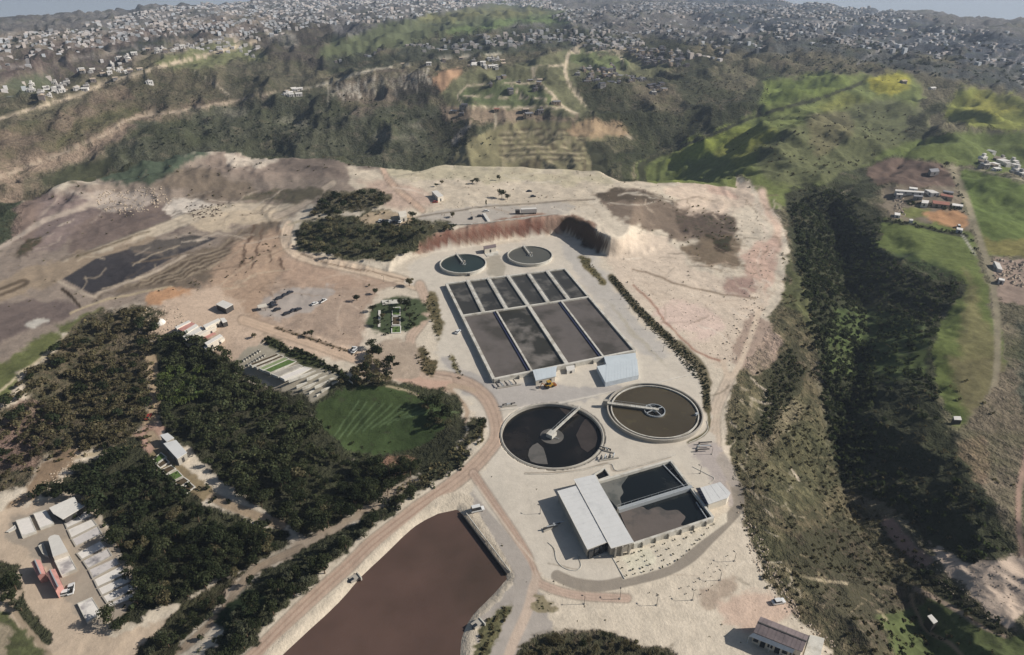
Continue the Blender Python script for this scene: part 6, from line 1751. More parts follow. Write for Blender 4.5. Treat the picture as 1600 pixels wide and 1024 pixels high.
LMK = {
 'wood_main': ([((262, 640), 'beside the dirt track junction'), ((292, 700), 'behind the long white shed'), ((330, 740), 'along the track below the long shed'), ((400, 790), 'above the end of the shed track'), ((450, 822), 'by the road fork'), ((520, 800), 'above the belt road'), ((600, 750), 'near the red earth'), ((520, 700), 'along the lower edge of the grass'), ((470, 640), 'below the white nursery troughs'), ((400, 700), 'deep in the middle'), ((440, 750), 'in the lower middle'), ((350, 620), 'in the upper middle')], 'of the large wood'),
 'wood_south': ([((120, 760), 'behind the bright compound roofs'), ((190, 720), 'near the sandy track'), ((226, 730), 'left of the garden plots'), ((300, 790), 'below the garden plots'), ((420, 830), 'at the right tip'), ((370, 870), 'above the right part of the road'), ((270, 930), 'above the middle of the road'), ((190, 960), 'at the lowest corner'), ((200, 860), 'touching the middle drying beds'), ((220, 910), 'touching the lowest drying beds'), ((260, 820), 'deep in the middle'), ((310, 850), 'in the right middle')], 'of the wood by the beds'),
 'belt': ([((320, 1010), 'at the bottom end'), ((370, 950), 'by the small green patch'), ((430, 910), 'in the lower part'), ((480, 880), 'below the road fork'), ((540, 840), 'in the middle stretch'), ((600, 790), 'opposite the red earth'), ((660, 760), 'near the top of the reservoir'), ((730, 680), 'inside the top bend')], 'of the roadside belt'),
 'belt_low': ([((230, 1010), 'at the lower left'), ((290, 960), 'in the middle'), ((370, 910), 'at the upper right tip')], 'of the road wedge'),
 'wood_olive': ([((20, 620), 'by the green verge'), ((60, 740), 'above the sandy track'), ((220, 640), 'beside the straight track'), ((120, 640), 'deep in the middle'), ((180, 680), 'at the lower right')], 'of the olive brown wood'),
 'left_bottom': ([((0, 900), 'at the upper end'), ((40, 950), 'in the middle'), ((75, 1000), 'at the lower tip')], 'of the left strip'),
 'bottom': ([((820, 1015), 'at the left end'), ((870, 1000), 'left of the middle'), ((930, 1000), 'in the middle'), ((990, 1005), 'right of the middle'), ((1050, 1020), 'at the right end')], 'of the bottom thicket')}
TONE = {'dark': 'dark green', 'olive': 'olive brown', 'grey': 'grey green', 'bright': 'light green'}
def short(l):
    ws = l.split()
    if len(ws) > 16 and ws[0] in ('large', 'small', 'middling', 'mid'): ws = ws[1:]
    for drop in ('the', 'a', 'sized'):
        while len(ws) > 16 and drop in ws: ws.remove(drop)
    return ' '.join(ws)
def tree_label(q):
    nm_ = WOODS[q[1]][0]
    if nm_ not in LMK: return WOODS[q[1]][5]
    u, v = project(q[2], q[3], q[4])
    w_ = min(LMK[nm_][0], key=lambda m: math.hypot(m[0][0] - u, m[0][1] - v))[1]
    return short('%s %s tree %s %s' % ('large' if q[6] > 1.03 else 'small' if q[6] < .86 else 'middling', TONE[q[5]], w_, LMK[nm_][1]))
for q in allT[:NI]:
    put_tree(q[5], q[2], q[3], q[4], q[6], tree_label(q), WOODS[q[1]][6])
for kd in TP:
    for t_, _ in TP[kd]:
        if t_['label'] == 'tree':
            for c_ in list(t_.children): bpy.data.objects.remove(c_)
            bpy.data.objects.remove(t_)
rest = {}
for q in allT[NI:]: rest.setdefault((q[1], q[5]), []).append(q)
lowT = {kd: [leaf_cloud(210, TREE_SPEC[kd][1] * 1.02, TREE_SPEC[kd][2], TREE_SPEC[kd][3], 7, TREE_SPEC[kd][4] * .92, 500 + v * 9) for v in range(3)] for kd in TREE_SPEC}
def scatter(name, items, temps, mat):
    """items: (x, y, z, scale, tint) -> one object"""
    Vs, Fs, Ts = [], [], []; off = 0
    by = rng.integers(0, len(temps), len(items))
    for k, (Vx, Fx, Tt) in enumerate(temps):
        it = np.array([items[i] for i in range(len(items)) if by[i] == k])
        if not len(it): continue
        a = rng.uniform(0, 6.28, len(it)); cs, sn = np.cos(a), np.sin(a)
        P = np.empty((len(it), len(Vx), 3))
        s = it[:, 3][:, None]
        P[..., 0] = (Vx[:, 0] * cs[:, None] - Vx[:, 1] * sn[:, None]) * s + it[:, 0][:, None]
        P[..., 1] = (Vx[:, 0] * sn[:, None] + Vx[:, 1] * cs[:, None]) * s + it[:, 1][:, None]
        P[..., 2] = Vx[:, 2] * s + it[:, 2][:, None]
        F_ = Fx[None] + (np.arange(len(it)) * len(Vx))[:, None, None] + off
        Vs.append(P.reshape(-1, 3)); Fs.append(F_.reshape(-1, Fx.shape[1])); off += P.shape[0] * P.shape[1]
        Ts.append((Tt[None] * it[:, 4][:, None, None]).reshape(-1, 3))
    o = link_mesh(name, mesh_np(name, np.concatenate(Vs), np.concatenate(Fs), [mat], np.concatenate(Ts)))
    o['kind'] = 'stuff'
    return o
for (wi, kd), qs in rest.items():
    scatter('woodland', [(q[2], q[3], q[4], q[6], rng.uniform(.7, 1.3)) for q in qs], lowT[kd], TREE_SPEC[kd][0])

# undergrowth: low bushes, thick in the valley, thin on the slopes
bushT = [leaf_cloud(16, .9, .5, .8, 3, .42, 900 + v) for v in range(4)]
def bushes(name, poly, spacing, lo, hi, mat, density=1.0, clump=0, tl=.6, th=1.5, temps=None):
    X, Y, Z, u, v = in_poly_world(poly, spacing, 1.0)
    k = rng.random(len(X)) < density
    if clump: k &= (fbm(X / clump, Y / clump, 3, 5) + rng.uniform(-.25, .25, len(X))) > .0
    X, Y, Z = X[k], Y[k], Z[k]
    if not len(X): return
    return scatter(name, list(zip(X, Y, Z - .1, rng.uniform(lo, hi, len(X)), rng.uniform(tl, th, len(X)))), temps or bushT, mat)
VAL = [(1232, 330), (1245, 300), (1300, 292), (1340, 312), (1380, 342), (1372, 392), (1430, 428), (1500, 444), (1500, 462), (1466, 502), (1462, 590), (1482, 680), (1516, 740), (1560, 800), (1572, 860), (1520, 884), (1440, 832), (1390, 786), (1310, 750), (1290, 640), (1276, 520), (1250, 430)]
bushes('woodland', VAL, 3.0, .8, 2.0, leaf_valley, .85, 30, .7, 1.2)
bushes('woodland', [(1235, 320), (1300, 296), (1340, 330), (1350, 480), (1370, 700), (1330, 760), (1290, 640), (1262, 500)], 2.9, 1.0, 2.2, leaf_dark, .8)
bushes('scrub', VAL, 3.2, .5, 1.2, leaf_olive, .5, 18, .5, 1.0)
bushes('scrub', [(462, 372), (474, 350), (520, 336), (600, 330), (650, 346), (710, 350), (660, 386), (610, 404), (540, 404), (480, 394)], 2.8, .4, 1.2, leaf_olive, .7, 9, .6, 1.2)
bushes('scrub', [(480, 338), (510, 304), (606, 300), (600, 316), (540, 334)], 3.0, .6, 1.3, leaf_olive, .6, 0, .5, 1.1)
bushes('scrub', [(1140, 640), (1200, 560), (1262, 520), (1290, 620), (1310, 745), (1400, 830), (1480, 900), (1560, 1024), (1310, 1024), (1200, 920), (1160, 820)], 2.0, .3, .95, scrub_m, .75, 16, .6, 1.1)
bushes('scrub', [(1216, 386), (1250, 420), (1280, 520), (1290, 620), (1230, 560), (1222, 470)], 4, .6, 1.5, leaf_olive, .4)
bushes('scrub', [(196, 214), (290, 178), (480, 138), (700, 176), (776, 200), (770, 246), (590, 250), (480, 234), (340, 230), (220, 240)], 8, .8, 2.0, leaf_dark, .7, 60, .8, 1.4)
bushes('scrub', [(985, 216), (905, 150), (940, 116), (1060, 110), (1170, 104), (1230, 116), (1190, 160), (1060, 236), (950, 262)], 8, .7, 1.7, scrub_m, .6, 60, .6, 1.1)
bushes('scrub', [(1170, 236), (1330, 164), (1440, 170), (1460, 200), (1370, 250), (1230, 290)], 8, .7, 1.7, scrub_m, .45, 50, .6, 1.1)
bushes('scrub', [(0, 200), (200, 120), (300, 112), (370, 150), (210, 186), (0, 280)], 8, .6, 1.5, scrub_m, .5, 50, .6, 1.1)
bushes('scrub', [(1200, 90), (1300, 62), (1600, 102), (1600, 140), (1400, 112), (1220, 118)], 13, 1.2, 3, leaf_dark, .7)
bushes('scrub', [(1476, 560), (1560, 620), (1600, 700), (1600, 860), (1540, 780), (1490, 690)], 6, .6, 1.6, scrub_m, .35, 30)
bushes('scrub', [(1366, 964), (1480, 930), (1560, 990), (1560, 1040), (1400, 1040)], 3.4, .5, 1.2, leaf_valley, .5, 12)
bushes('scrub', [(1420, 888), (1440, 886), (1580, 980), (1570, 1000), (1500, 950)], 2.2, .7, 1.4, leaf_dark, .9)
# channel of dark plants, verges
bushes('channel_plants', [(952, 434), (960, 430), (1000, 478), (1064, 538), (1100, 572), (1108, 600), (1110, 640), (1102, 640), (1094, 600), (1060, 560), (1010, 508), (975, 466)], 1.0, .3, .65, leaf_dark, .9, 0, .7, 1.3)
bushes('verge_plants', [(906, 402), (922, 406), (944, 444), (930, 436)], 1.4, .3, .6, leaf_olive, .8)
bushes('verge_plants', [(646, 556), (664, 540), (682, 580), (668, 592)], 1.6, .4, .9, leaf_olive, .8)
bushes('verge_plants', [(660, 470), (676, 460), (692, 520), (684, 532)], 1.6, .4, .9, leaf_olive, .7)
bushes('verge_plants', [(700, 552), (712, 562), (728, 592), (716, 592)], 1.5, .3, .7, leaf_olive, .7)
bushes('verge_plants', [(406, 534), (420, 526), (480, 552), (545, 582), (530, 590), (470, 564)], 1.7, .6, 1.3, leaf_dark, .95)
bushes('verge_plants', [(430, 509), (552, 548), (556, 556), (430, 515)], 1.6, .3, .7, leaf_olive, .7)
bushes('verge_plants', [(746, 664), (756, 650), (756, 690), (690, 746), (600, 800), (600, 780), (690, 720)], 2.2, .6, 1.4, leaf_olive, .8)
bushes('verge_plants', [(770, 962), (800, 944), (806, 950), (772, 1000), (745, 1040), (746, 990)], 1.3, .3, .8, leaf_olive, .7)
bushes('verge_plants', [(836, 934), (850, 932), (878, 954), (836, 958)], 1.2, .2, .5, leaf_dark, .4)
bushes('verge_plants', [(575, 484), (600, 470), (652, 466), (660, 490), (640, 518), (600, 526)], 2.2, .4, 1.0, leaf_dark, .5)
bushes('verge_plants', [(640, 400), (660, 380), (700, 352), (720, 352), (690, 372)], 2.4, .6, 1.3, leaf_dark, .8)
bushes('verge_plants', [(1210, 560), (1240, 545), (1256, 580), (1230, 640), (1196, 690), (1190, 660)], 1.8, .5, 1.2, leaf_dark, .8)
bushes('verge_plants', [(0, 640), (100, 530), (130, 500), (240, 480), (240, 700), (100, 720), (0, 770)], 2.6, .5, 1.3, leaf_olive, .6)
bushes('verge_plants', [(246, 522), (392, 590), (492, 650), (600, 722), (640, 742), (480, 830), (300, 680)], 3.0, .6, 1.5, leaf_dark, .5)
bushes('verge_plants', [(60, 770), (214, 694), (448, 834), (190, 976), (186, 866)], 3.0, .6, 1.5, leaf_dark, .5)
bushes('verge_plants', [(280, 1024), (480, 866), (740, 700), (740, 720), (560, 838), (390, 1000)], 2.4, .5, 1.4, leaf_grey, .7)
bushes('verge_plants', [(350, 430), (440, 360), (450, 372), (380, 430), (300, 452), (230, 458)], 4, .4, 1.0, leaf_olive, .4)
bushes('verge_plants', [(60, 300), (340, 236), (590, 252), (560, 290), (330, 310), (60, 330)], 9, .5, 1.5, leaf_olive, .3, 30)
bushes('verge_plants', [(960, 300), (1060, 310), (1150, 340), (1160, 400), (1080, 400), (1000, 350)], 5, .4, 1.0, scrub_m, .5, 20, .6, 1.1)
# tufts in the meadows
bushes('field_tufts', [(1000, 255), (1150, 196), (1260, 160), (1360, 120), (1420, 118), (1300, 180), (1200, 240), (1180, 300)], 16, .5, 1.3, scrub_m, .4)

# hedge cypresses
def cyp(px, s, lab):
    x, y, z = (float(v[0]) for v in ground_pt(*px))
    t = thing('cypress_tree', lab, 'tree', (x, y, z))
    b = MB(); b.tube((x, y, z - .4), (x, y, z + 1), .12, .1, 6); b.build('trunk', bark, t)
    Vx, Fx, Tt = leaf_cloud(140, .6, 2.6, 3.0, 6, .28, 77)
    Vx[:, 0] *= .7; Vx[:, 1] *= .7; Vx[:, 2] *= 1.2
    me = mesh_np('crown', Vx * s, Fx, [leaf_dark], Tt); link_mesh('crown', me, t)
cyp((759.5, 323), 1.1, 'thin upright dark cypress at the walled corner of the terrace')

# saplings planted in rows by the curved road
INNER = [(698,462),(750,453),(793,441),(652,507),(722,508),(775,495),(812,472),(827,500),(847,525),(676,547),(742,556),(800,545),(865,555),(704,592),(755,582),(808,570),(873,412),(893,440),(915,470),(932,498),(970,522),(925,543),(938,397),(963,428),(990,462),(1016,498),(1001,373),(1030,405),(1052,470),(1070,362),(1118,325),(1089,437),(1120,400),(1152,371),(1180,341),(1208,300),(1240,278)]
OUTER = [(1325,470),(1226,518),(1265,535),(1328,527),(1208,543),(1183,573),(1250,567),(1222,598),(1150,605),(1128,630),(1190,628),(1089,657),(1038,668),(1130,680),(1232,653),(1070,703),(975,718),(1160,707),(1207,682),(845,697),(900,712)]
Vx, Fx, Tt = leaf_cloud(46, .55, .6, .6, 4, .2, 31, .5, 1.3)
sap0 = thing('sapling', 'x', 'sapling', (0, 0, 0)); link_mesh('crown', mesh_np('crown', Vx, Fx, [leaf_dark], Tt), sap0)
b = MB(); b.tube((0, 0, -.2), (0, 0, .6), .05, .04, 5); b.build('trunk', bark, sap0)
first = True
for pts_, lab, grp, sc_ in ((INNER, 'small round dark sapling in the pale plot between the basin and the curved road', 'saplings inside the curved road', .62), (OUTER, 'small grey sapling on the open sand outside the curved road', 'saplings outside the curved road', .38)):
    for p in pts_:
        x, y, z = (float(v[0]) for v in ground_pt(800 + p[0] / 3.9375, 750 + p[1] / 3.9375))
        o = sap0 if first else copy_tree(sap0); first = False
        s = sc_ * random.uniform(.75, 1.25)
        o.location = (x, y, z); o.scale = (s, s, s); o.rotation_euler = (0, 0, random.uniform(0, 6)); o['group'] = grp
        SL = ([((860, 868), 'by the near wall of the basin'), ((985, 862), 'in the yellowish sand'), ((978, 892), 'at the left corner of the plot'), ((1010, 890), 'by the road on the left'), ((1030, 868), 'in the middle of the plot'), ((1050, 880), 'by the middle of the road'), ((1070, 850), 'below the basin wall'), ((1090, 860), 'by the right part of the road'), ((1110, 825), 'at the far right tip')] if lab.startswith('small round') else [((1030, 935), 'at the left end of the row'), ((1065, 920), 'left of the middle'), ((1090, 915), 'in the middle'), ((1110, 895), 'right of the middle'), ((1135, 875), 'at the upper right')])
        w_ = min(SL, key=lambda m: math.hypot(m[0][0] - 800 - p[0] / 3.9375, m[0][1] - 750 - p[1] / 3.9375))[1]
        o['label'] = ('small dark round sapling %s, inside the curved road' if lab.startswith('small round') else 'faint grey sapling %s, outside the curved road') % w_

# ================================================================== houses
wallc = [plain('render_%s' % n_, c_, .12, .3, objvar=.1) for n_, c_ in (('white', (206, 202, 196)), ('grey', (150, 146, 142)), ('tan', (178, 160, 140)), ('block', (128, 120, 116)))]
roofc = [plain('roof_%s' % n_, c_, .12, .3, objvar=.1) for n_, c_ in (('white', (218, 214, 206)), ('grey', (140, 140, 142)), ('red', (150, 104, 90)), ('dark', (92, 92, 98)), ('tan', (184, 168, 148)))]
def house_mesh(v, wall, roof):
    r = random.Random(v); w_, d_ = r.uniform(5, 7.5), r.uniform(4, 6); h = r.uniform(2.6, 3.4)
    b = MB()
    b.box((0, 0, -2.5), (w_, d_, 2.5 + h), 0, 0)
    if v % 3 == 0:
        g = h + 1.0; vs = [(-w_ / 2 - .3, -d_ / 2 - .3, h), (w_ / 2 + .3, -d_ / 2 - .3, h), (w_ / 2 + .3, d_ / 2 + .3, h), (-w_ / 2 - .3, d_ / 2 + .3, h), (-w_ / 2 - .3, 0, g), (w_ / 2 + .3, 0, g)]
        b.add(vs, [(0, 1, 5, 4), (2, 3, 4, 5), (1, 2, 5), (3, 0, 4)], 1)
    else:
        b.box((0, 0, h), (w_ + .3, d_ + .3, .25), 0, 1)
        if v % 3 == 1: b.box((w_ * .2, d_ * .1, h + .25), (w_ * .45, d_ * .5, 2.2), 0, 0)
        b.box((-w_ / 2 - 1.0, 0, -1.5), (2, d_ * .7, 3.6), 0, 0)
    b.box((w_ * .1, -d_ / 2 - .03, .0), (.9, .08, 2.0), 0, 2)
    b.box((-w_ * .25, -d_ / 2 - .03, 1.0), (1.2, .08, 1.0), 0, 2)
    me = bpy.data.meshes.new('house'); me.from_pydata(b.v, [], b.f)
    for m in (wall, roof, glass): me.materials.append(m)
    me.polygons.foreach_set('material_index', b.m); me.update()
    return me
HM = {}
for v in range(12):
    HM[v] = house_mesh(v, wallc[v % 4], roofc[[0, 0, 1, 4, 0, 3, 2, 1, 0, 4, 1, 3][v]])
HREG = [  # outline, grid angle, spacing, keep, palette, label, group
    ([(34, 158), (44, 136), (70, 128), (112, 130), (108, 146), (60, 160)], .5, 12, .75, 'w', 'white house of the cluster at the left tip of the mesa', 'houses at the left tip of the mesa'),
    ([(118, 140), (148, 128), (156, 134), (124, 146)], .5, 12, .9, 'w', 'white house in the short row right of the mesa tip', 'houses in the short row on the mesa'),
    ([(136, 126), (176, 110), (222, 104), (228, 114), (190, 124), (140, 130)], .5, 12, .7, 'w', 'white house along the track on the mesa', 'houses along the track on the mesa'),
    ([(120, 112), (140, 100), (215, 84), (218, 94), (160, 108), (124, 120)], .5, 13, .6, 'w', 'white house on the rear rim of the mesa, above the dark gully', 'houses on the rear rim of the mesa'),
    ([(224, 78), (290, 68), (286, 78), (228, 86)], .5, 13, .7, 'w', 'white house in the row under the green field', 'houses under the green field'),
    ([(268, 82), (300, 66), (360, 54), (404, 50), (404, 92), (350, 84), (300, 80)], .4, 14, .55, 'w', 'pale house scattered on the left hand green mesa', 'houses on the left green mesa'),
    ([(216, 126), (250, 118), (262, 124), (222, 134)], .4, 13, .7, 'w', 'pale house on the lip above the left gully', 'houses on the lip of the gully'),
    ([(440, 146), (470, 138), (480, 146), (450, 156)], .4, 11, .6, 'w', 'pale house at the bend of the ridge road', 'houses at the bend of the ridge road'),
    ([(600, 104), (640, 100), (720, 92), (800, 92), (780, 108), (690, 104)], .3, 14, .5, 'w', 'pale house along the ridge road behind the white cliff', 'houses along the ridge road'),
    ([(690, 168), (800, 168), (870, 172), (860, 184), (720, 188)], .1, 11, .35, 'm', 'small house of the hamlet above the terraced slope', 'houses above the terraced slope'),
    ([(730, 122), (800, 116), (860, 118), (890, 150), (880, 166), (820, 162), (730, 158)], .1, 14, .22, 'm', 'small house among the green fields of the village', 'houses among the village fields'),
    ([(896, 112), (960, 104), (985, 120), (1040, 128), (1062, 150), (1040, 154), (970, 140), (904, 132)], .2, 12, .45, 'g', 'grey roofed house on the spur right of the village road', 'houses on the spur right of the village'),
    ([(975, 78), (1020, 74), (1082, 84), (1086, 104), (1050, 108), (1000, 100)], .2, 12, .6, 'g', 'grey roofed house at the tip of the village ridge', 'houses at the tip of the village ridge'),
    ([(1518, 236), (1540, 230), (1600, 240), (1600, 280), (1560, 272), (1524, 262)], .3, 11, .6, 'w', 'house of the hamlet beside the green field at the right edge', 'houses of the right edge hamlet'),
    ([(1548, 404), (1600, 412), (1600, 452), (1560, 450)], .2, 12, .35, 'm', 'low house on the pinkish ground at the right edge', 'houses on the pinkish ground'),
    ([(1400, 128), (1440, 126), (1476, 130), (1470, 148), (1420, 150)], .2, 16, .3, 'w', 'farm building on the yellow green hilltop', 'farm buildings on the hilltop'),
]
PAL = {'w': [0, 1, 3, 4, 8, 9, 0, 4], 'm': [2, 3, 5, 6, 7, 9, 10], 'g': [2, 5, 7, 10, 11, 1]}
nh = 0; over = []
for poly, ang, sp, keep, pal, lab, grp in HREG:
    X, Y, Z, u, v = in_poly_world(poly, sp, .45)
    for i in range(len(X)):
        if rng.random() > keep: continue
        vi = PAL[pal][rng.integers(len(PAL[pal]))]
        over.append((math.hypot(X[i], Y[i]), X[i], Y[i], Z[i], vi, float(rng.uniform(.8, 1.25)), ang + float(rng.normal(0, .12)) + (math.pi / 2 if rng.random() < .3 else 0), lab, grp, u[i], v[i]))
over.sort(key=lambda q: q[0])
HL = {'houses of the right edge hamlet': [((1530, 236), 'at its upper left'), ((1560, 234), 'at its top'), ((1592, 246), 'at its upper right'), ((1528, 256), 'at its lower left by the road'), ((1556, 256), 'at its middle'), ((1580, 268), 'at its lower edge'), ((1598, 272), 'at its lower right')]}
WN = ['white', 'grey', 'tan', 'dull']
RN = ['white', 'white', 'grey', 'tan', 'white', 'dark', 'red', 'grey', 'white', 'tan', 'grey', 'dark']
for q in over[:285]:
    o = bpy.data.objects.new('house', HM[q[4]]); COL.objects.link(o)
    o.location = (float(q[1]), float(q[2]), float(q[3])); o.scale = (q[5],) * 3; o.rotation_euler = (0, 0, q[6])
    d_ = ('large' if q[5] > 1.1 else 'small' if q[5] < .92 else 'mid sized')
    rest_ = q[7].split(' ', 1)[1] if q[7].split(' ')[0] in ('white', 'pale', 'small') else q[7]
    if q[7].startswith('grey roofed'): rest_ = q[7].split(' ', 2)[2]
    lab = '%s %s roofed %s' % (d_, RN[q[4]], rest_)
    if q[8] in HL:
        lab = '%s %s roofed house of the right edge hamlet, %s' % (d_, RN[q[4]], min(HL[q[8]], key=lambda m: math.hypot(m[0][0] - q[9], m[0][1] - q[10]))[1])
    T(o, short(lab), 'house', q[8])
# the far town, built as one mass
print('houses', len(over))
CITY = [
    ([(-10, 62), (120, 42), (250, 12), (420, -6), (800, -20), (900, 18), (760, 6), (640, 28), (500, 44), (420, 60), (400, 90), (370, 60), (300, 50), (180, 70), (100, 92), (-10, 116)], .5, 11, .8, 'w'),
    ([(0, 140), (30, 120), (90, 104), (130, 96), (150, 92), (110, 110), (0, 165)], .5, 15, .25, 'w'),
    ([(508, 100), (560, 84), (680, 64), (860, 46), (1000, 50), (1004, 72), (940, 80), (880, 66), (800, 74), (700, 84), (600, 88), (530, 104)], .25, 10, .75, 'm'),
    ([(860, 30), (900, 14), (1000, 4), (1200, 6), (1300, 28), (1370, 60), (1400, 84), (1330, 78), (1200, 60), (1190, 82), (1120, 80), (1040, 58), (960, 48)], .35, 11, .8, 'mix'),
    ([(1200, -4), (1400, 16), (1600, 56), (1640, 70), (1640, 150), (1600, 128), (1540, 108), (1440, 92), (1400, 84), (1330, 60), (1250, 50)], .5, 14, .7, 'mix'),
    ([(1100, 100), (1060, 84), (1120, 78), (1190, 96), (1190, 104)], .4, 13, .4, 'mix'),
]
boxV = np.array([(-.5, -.5, -1.2), (.5, -.5, -1.2), (.5, .5, -1.2), (-.5, .5, -1.2), (-.5, -.5, 1), (.5, -.5, 1), (.5, .5, 1), (-.5, .5, 1)])
boxF = np.array([(0, 1, 5, 4), (1, 2, 6, 5), (2, 3, 7, 6), (3, 0, 4, 7), (4, 5, 6, 7)])
town_m = plain('town_render', (214, 210, 206), .06, .2, tint=True)
Vs, Fs, Ts = [], [], []; off = 0
for poly, ang, sp, keep, pal in CITY:
    xs, ys, zs = ground_pt([p[0] for p in poly], [p[1] for p in poly])
    lim = min(xs.max(), 2900), min(ys.max(), 5000)
    bx0, bx1, by0, by1 = xs.min(), lim[0], ys.min(), lim[1]
    cx_, cy_ = (bx0 + bx1) / 2, (by0 + by1) / 2; R_2 = math.hypot(bx1 - bx0, by1 - by0) / 2
    gu, gv = np.meshgrid(np.arange(-R_2, R_2, sp), np.arange(-R_2, R_2, sp * .9)); gu = gu.ravel(); gv = gv.ravel()
    st = (np.mod(gu, sp * 7) > sp) & (np.mod(gv, sp * 3.6) > sp * .9)
    gu, gv = gu[st] + rng.uniform(-.25, .25, st.sum()) * sp, gv[st] + rng.uniform(-.2, .2, st.sum()) * sp
    a = ang + .25 * fbm(gu / 500, gv / 500, 2, 9)
    X = cx_ + gu * math.cos(ang) - gv * math.sin(ang); Y = cy_ + gu * math.sin(ang) + gv * math.cos(ang)
    k = Y > 600; X, Y, a = X[k], Y[k], a[k]
    r_ = np.hypot(X, Y); thin = rng.random(len(X)) < np.clip(1.7 - r_ / 2600, .3, 1)
    dens = fbm(X / 130, Y / 130, 4, 13) + .5
    k = thin & (rng.random(len(X)) < keep * np.clip(dens * 1.8, 0, 1.1)); X, Y, a = X[k], Y[k], a[k]
    Z = ground_z(X, Y); u, v = project(X, Y, Z); k = inside(u, v, poly) & (Z > -110); X, Y, Z, a = X[k], Y[k], Z[k], a[k]
    n = len(X)
    if not n: continue
    big = 1 + .5 * np.clip((np.hypot(X, Y) - 1400) / 1500, 0, 1)
    w_ = rng.uniform(3.4, 8, n) * big; d_ = rng.uniform(3.4, 6.5, n) * big; h = rng.uniform(1.8, 3.6, n) * np.where(rng.random(n) < .15, 1.9, 1)
    P = np.empty((n, 8, 3))
    lx = boxV[:, 0] * w_[:, None]; ly = boxV[:, 1] * d_[:, None]
    P[..., 0] = lx * np.cos(a)[:, None] - ly * np.sin(a)[:, None] + X[:, None]
    P[..., 1] = lx * np.sin(a)[:, None] + ly * np.cos(a)[:, None] + Y[:, None]
    P[..., 2] = boxV[:, 2] * h[:, None] + Z[:, None]
    br = {'w': rng.uniform(.45, 1.15, n), 'm': rng.uniform(.2, .85, n), 'mix': rng.uniform(.14, 1.0, n) ** 1.2}[pal]
    hue = rng.uniform(-1, 1, n) * .10
    tt = np.stack([br * (1 + hue), br, br * (1 - hue * .8)], -1)
    Vs.append(P.reshape(-1, 3)); Fs.append((boxF[None] + (np.arange(n) * 8)[:, None, None] + off).reshape(-1, 4)); off += 8 * n
    Ts.append(np.repeat(tt, 8, 0))
    # garden trees between the houses
    m_ = rng.random(n) < .35
    if m_.any():
        it = list(zip(X[m_] + rng.uniform(-7, 7, m_.sum()), Y[m_] + rng.uniform(-7, 7, m_.sum()), Z[m_] - .3, rng.uniform(2, 4.5, m_.sum()), rng.uniform(.6, 1.1, m_.sum())))
        scatter('town_trees', it, [leaf_cloud(7, .9, .6, .9, 3, .7, 70 + q) for q in range(3)], leaf_dark)
for q in over[285:]:
    a = q[6]; w2, d2, h2 = 6 * q[5], 5 * q[5], 2.8
    lx = boxV[:, 0] * w2; ly = boxV[:, 1] * d2
    Vs.append(np.stack([lx * math.cos(a) - ly * math.sin(a) + q[1], lx * math.sin(a) + ly * math.cos(a) + q[2], boxV[:, 2] * h2 + q[3]], -1))
    Fs.append(boxF + off); off += 8; Ts.append(np.full((8, 3), rng.uniform(.6, 1.05)))
o = link_mesh('distant_town', mesh_np('distant_town', np.concatenate(Vs), np.concatenate(Fs), [town_m], np.concatenate(Ts))); o['kind'] = 'stuff'
print('town boxes', off // 8, 'trees', len(allT))

# walled yard on the right: long sheds and huts
EY = [('longest thin white shed roof at the top of the walled yard', [(1399, 296), (1444, 299), (1444, 301.5), (1399, 298.5)], 0), ('white shed roof behind the longest one', [(1421, 292), (1434, 293.5), (1434, 296), (1421, 294.5)], 0),
      ('small white arched hut at the left end of the walled yard', [(1401, 301), (1411, 301.5), (1411, 304.5), (1401, 304)], 0), ('grey shed roof in the second row of the walled yard', [(1428, 304.5), (1442, 305.5), (1442, 308), (1428, 307)], 1),
      ('white stepped roof right of the longest shed', [(1445, 296), (1458, 297), (1468, 301.5), (1456, 302)], 0), ('grey narrow roof at the upper right of the walled yard', [(1474, 297), (1490, 299.5), (1490, 302), (1474, 299.5)], 1),
      ('brown roof at the upper right below the grey narrow roof', [(1470, 302), (1490, 306), (1489, 309), (1470, 305.5)], 2), ('pink roofed house in the middle of the walled yard', [(1457, 313), (1484, 316), (1484, 321), (1458, 318)], 2),
      ('white roof right of the pink roofed house', [(1488, 317.5), (1505, 320), (1505, 323), (1488, 321)], 0), ('pale heap shelter left of the pink roofed house', [(1441, 312.5), (1452, 313.5), (1450, 318), (1440, 317)], 0),
      ('white hut at the bottom left of the walled yard', [(1398, 332), (1407, 333), (1407, 337), (1398, 336)], 0), ('white hut on the hedge line below the grass of the walled yard', [(1421, 342), (1427, 342.5), (1427, 345), (1421, 344.5)], 0),
      ('white long hut at the corner of the red earth', [(1495, 355), (1505, 357), (1504.5, 360.5), (1495, 358.5)], 0), ('white house with a bright roof at the right edge below the green field', [(1553, 408), (1562, 411), (1567, 422), (1559, 420)], 0),
      ('small pale hut below the bright roof at the right edge', [(1561, 434), (1570, 436), (1570, 439), (1561, 437.5)], 0), ('grey barn among the brown ground of the far field', [(1452, 264), (1466, 263), (1468, 268), (1455, 269)], 1)]
for lab, q, m in EY:
    gb('yard_shed', lab, q, 2.2, wallc[[0, 1, 2][m]], roofc[[0, 1, 2][m]], cat='shed')
bushes('verge_plants', [(1416, 316), (1440, 318), (1438, 324), (1418, 322)], 2.6, .8, 1.6, leaf_dark, .9)
bushes('verge_plants', [(1454, 319), (1500, 324), (1498, 332), (1458, 326)], 2.8, .8, 1.8, leaf_dark, .9)
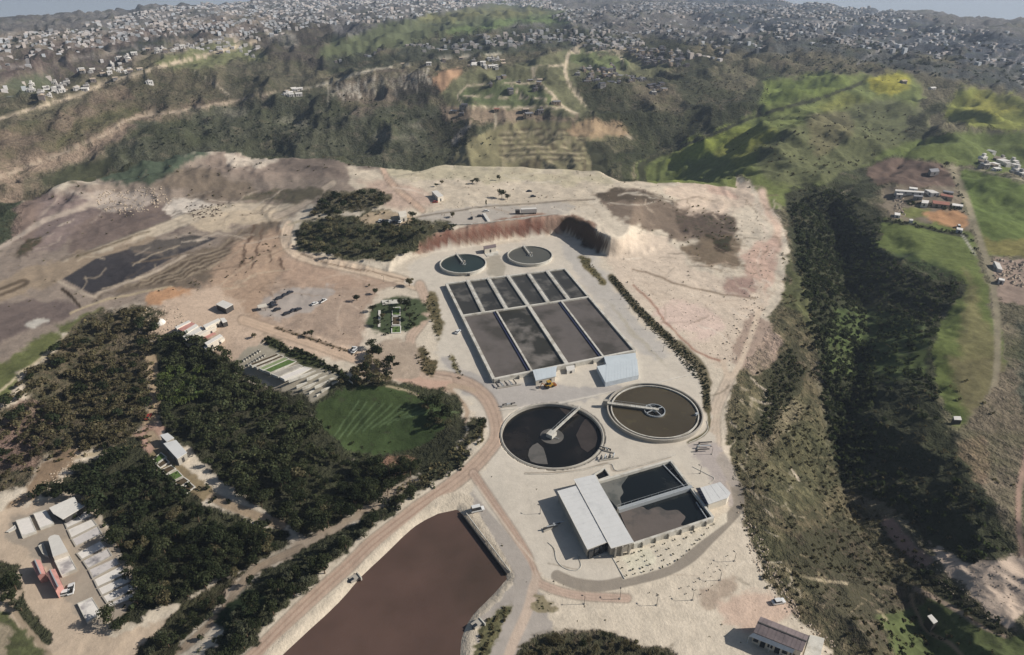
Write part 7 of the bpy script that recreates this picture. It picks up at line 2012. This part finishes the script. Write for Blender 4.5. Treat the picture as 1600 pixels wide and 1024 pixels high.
bushes('verge_plants', [(1382, 342), (1430, 350), (1510, 366), (1510, 370), (1430, 355), (1382, 347)], 2.6, .8, 1.5, leaf_dark, .9)
bushes('verge_plants', [(1486, 266), (1492, 266), (1530, 400), (1520, 400), (1500, 320)], 4, .8, 1.6, leaf_dark, .45)
rocks('rubble', '', [(1396, 308), (1412, 308), (1414, 338), (1398, 338)], 90, .4, 1.0, rock_m)
rocks('rubble', '', [(1550, 404), (1600, 410), (1600, 450), (1556, 440)], 120, .4, 1.1, rock_m)

# weeds along the kerbs and at the foot of walls
bushes('weeds', [(770, 700), (800, 740), (860, 760), (840, 800), (800, 800), (760, 740)], 5, .12, .3, leaf_olive, .25)
bushes('weeds', [(740, 770), (850, 880), (900, 920), (1100, 940), (1200, 900), (1250, 960), (1160, 1010), (900, 980), (830, 960)], 4, .1, .35, leaf_olive, .3, 14)
bushes('weeds', [(960, 400), (1180, 420), (1200, 520), (1120, 570), (1000, 480)], 6, .2, .6, leaf_olive, .3, 18)
bushes('weeds', [(400, 440), (620, 440), (620, 540), (420, 510)], 6, .2, .5, leaf_olive, .25, 16)
bushes('weeds', [(0, 330), (400, 300), (440, 420), (250, 470), (0, 520)], 8, .3, .8, leaf_olive, .3, 20)
bushes('weeds', [(620, 270), (1100, 276), (1000, 300), (640, 340)], 7, .2, .7, leaf_olive, .25, 20)
bushes('field_tufts', [(500, 640), (548, 606), (640, 606), (710, 640), (690, 690), (600, 716), (530, 706)], 3, .2, .6, leaf_green, .4, 8)
rocks('stones', '', [(950, 380), (1180, 430), (1200, 520), (1130, 570), (990, 470)], 260, .1, .35, rock_m)
rocks('stones', '', [(640, 268), (1120, 276), (1000, 330), (660, 340)], 240, .15, .6, rock_m)
rocks('stones', '', [(1150, 300), (1215, 360), (1200, 480), (1150, 580), (1120, 560), (1170, 430)], 200, .15, .6, rock_m)
rocks('stones', '', [(1380, 800), (1450, 850), (1610, 900), (1560, 980), (1420, 880)], 200, .1, .3, rock_m)
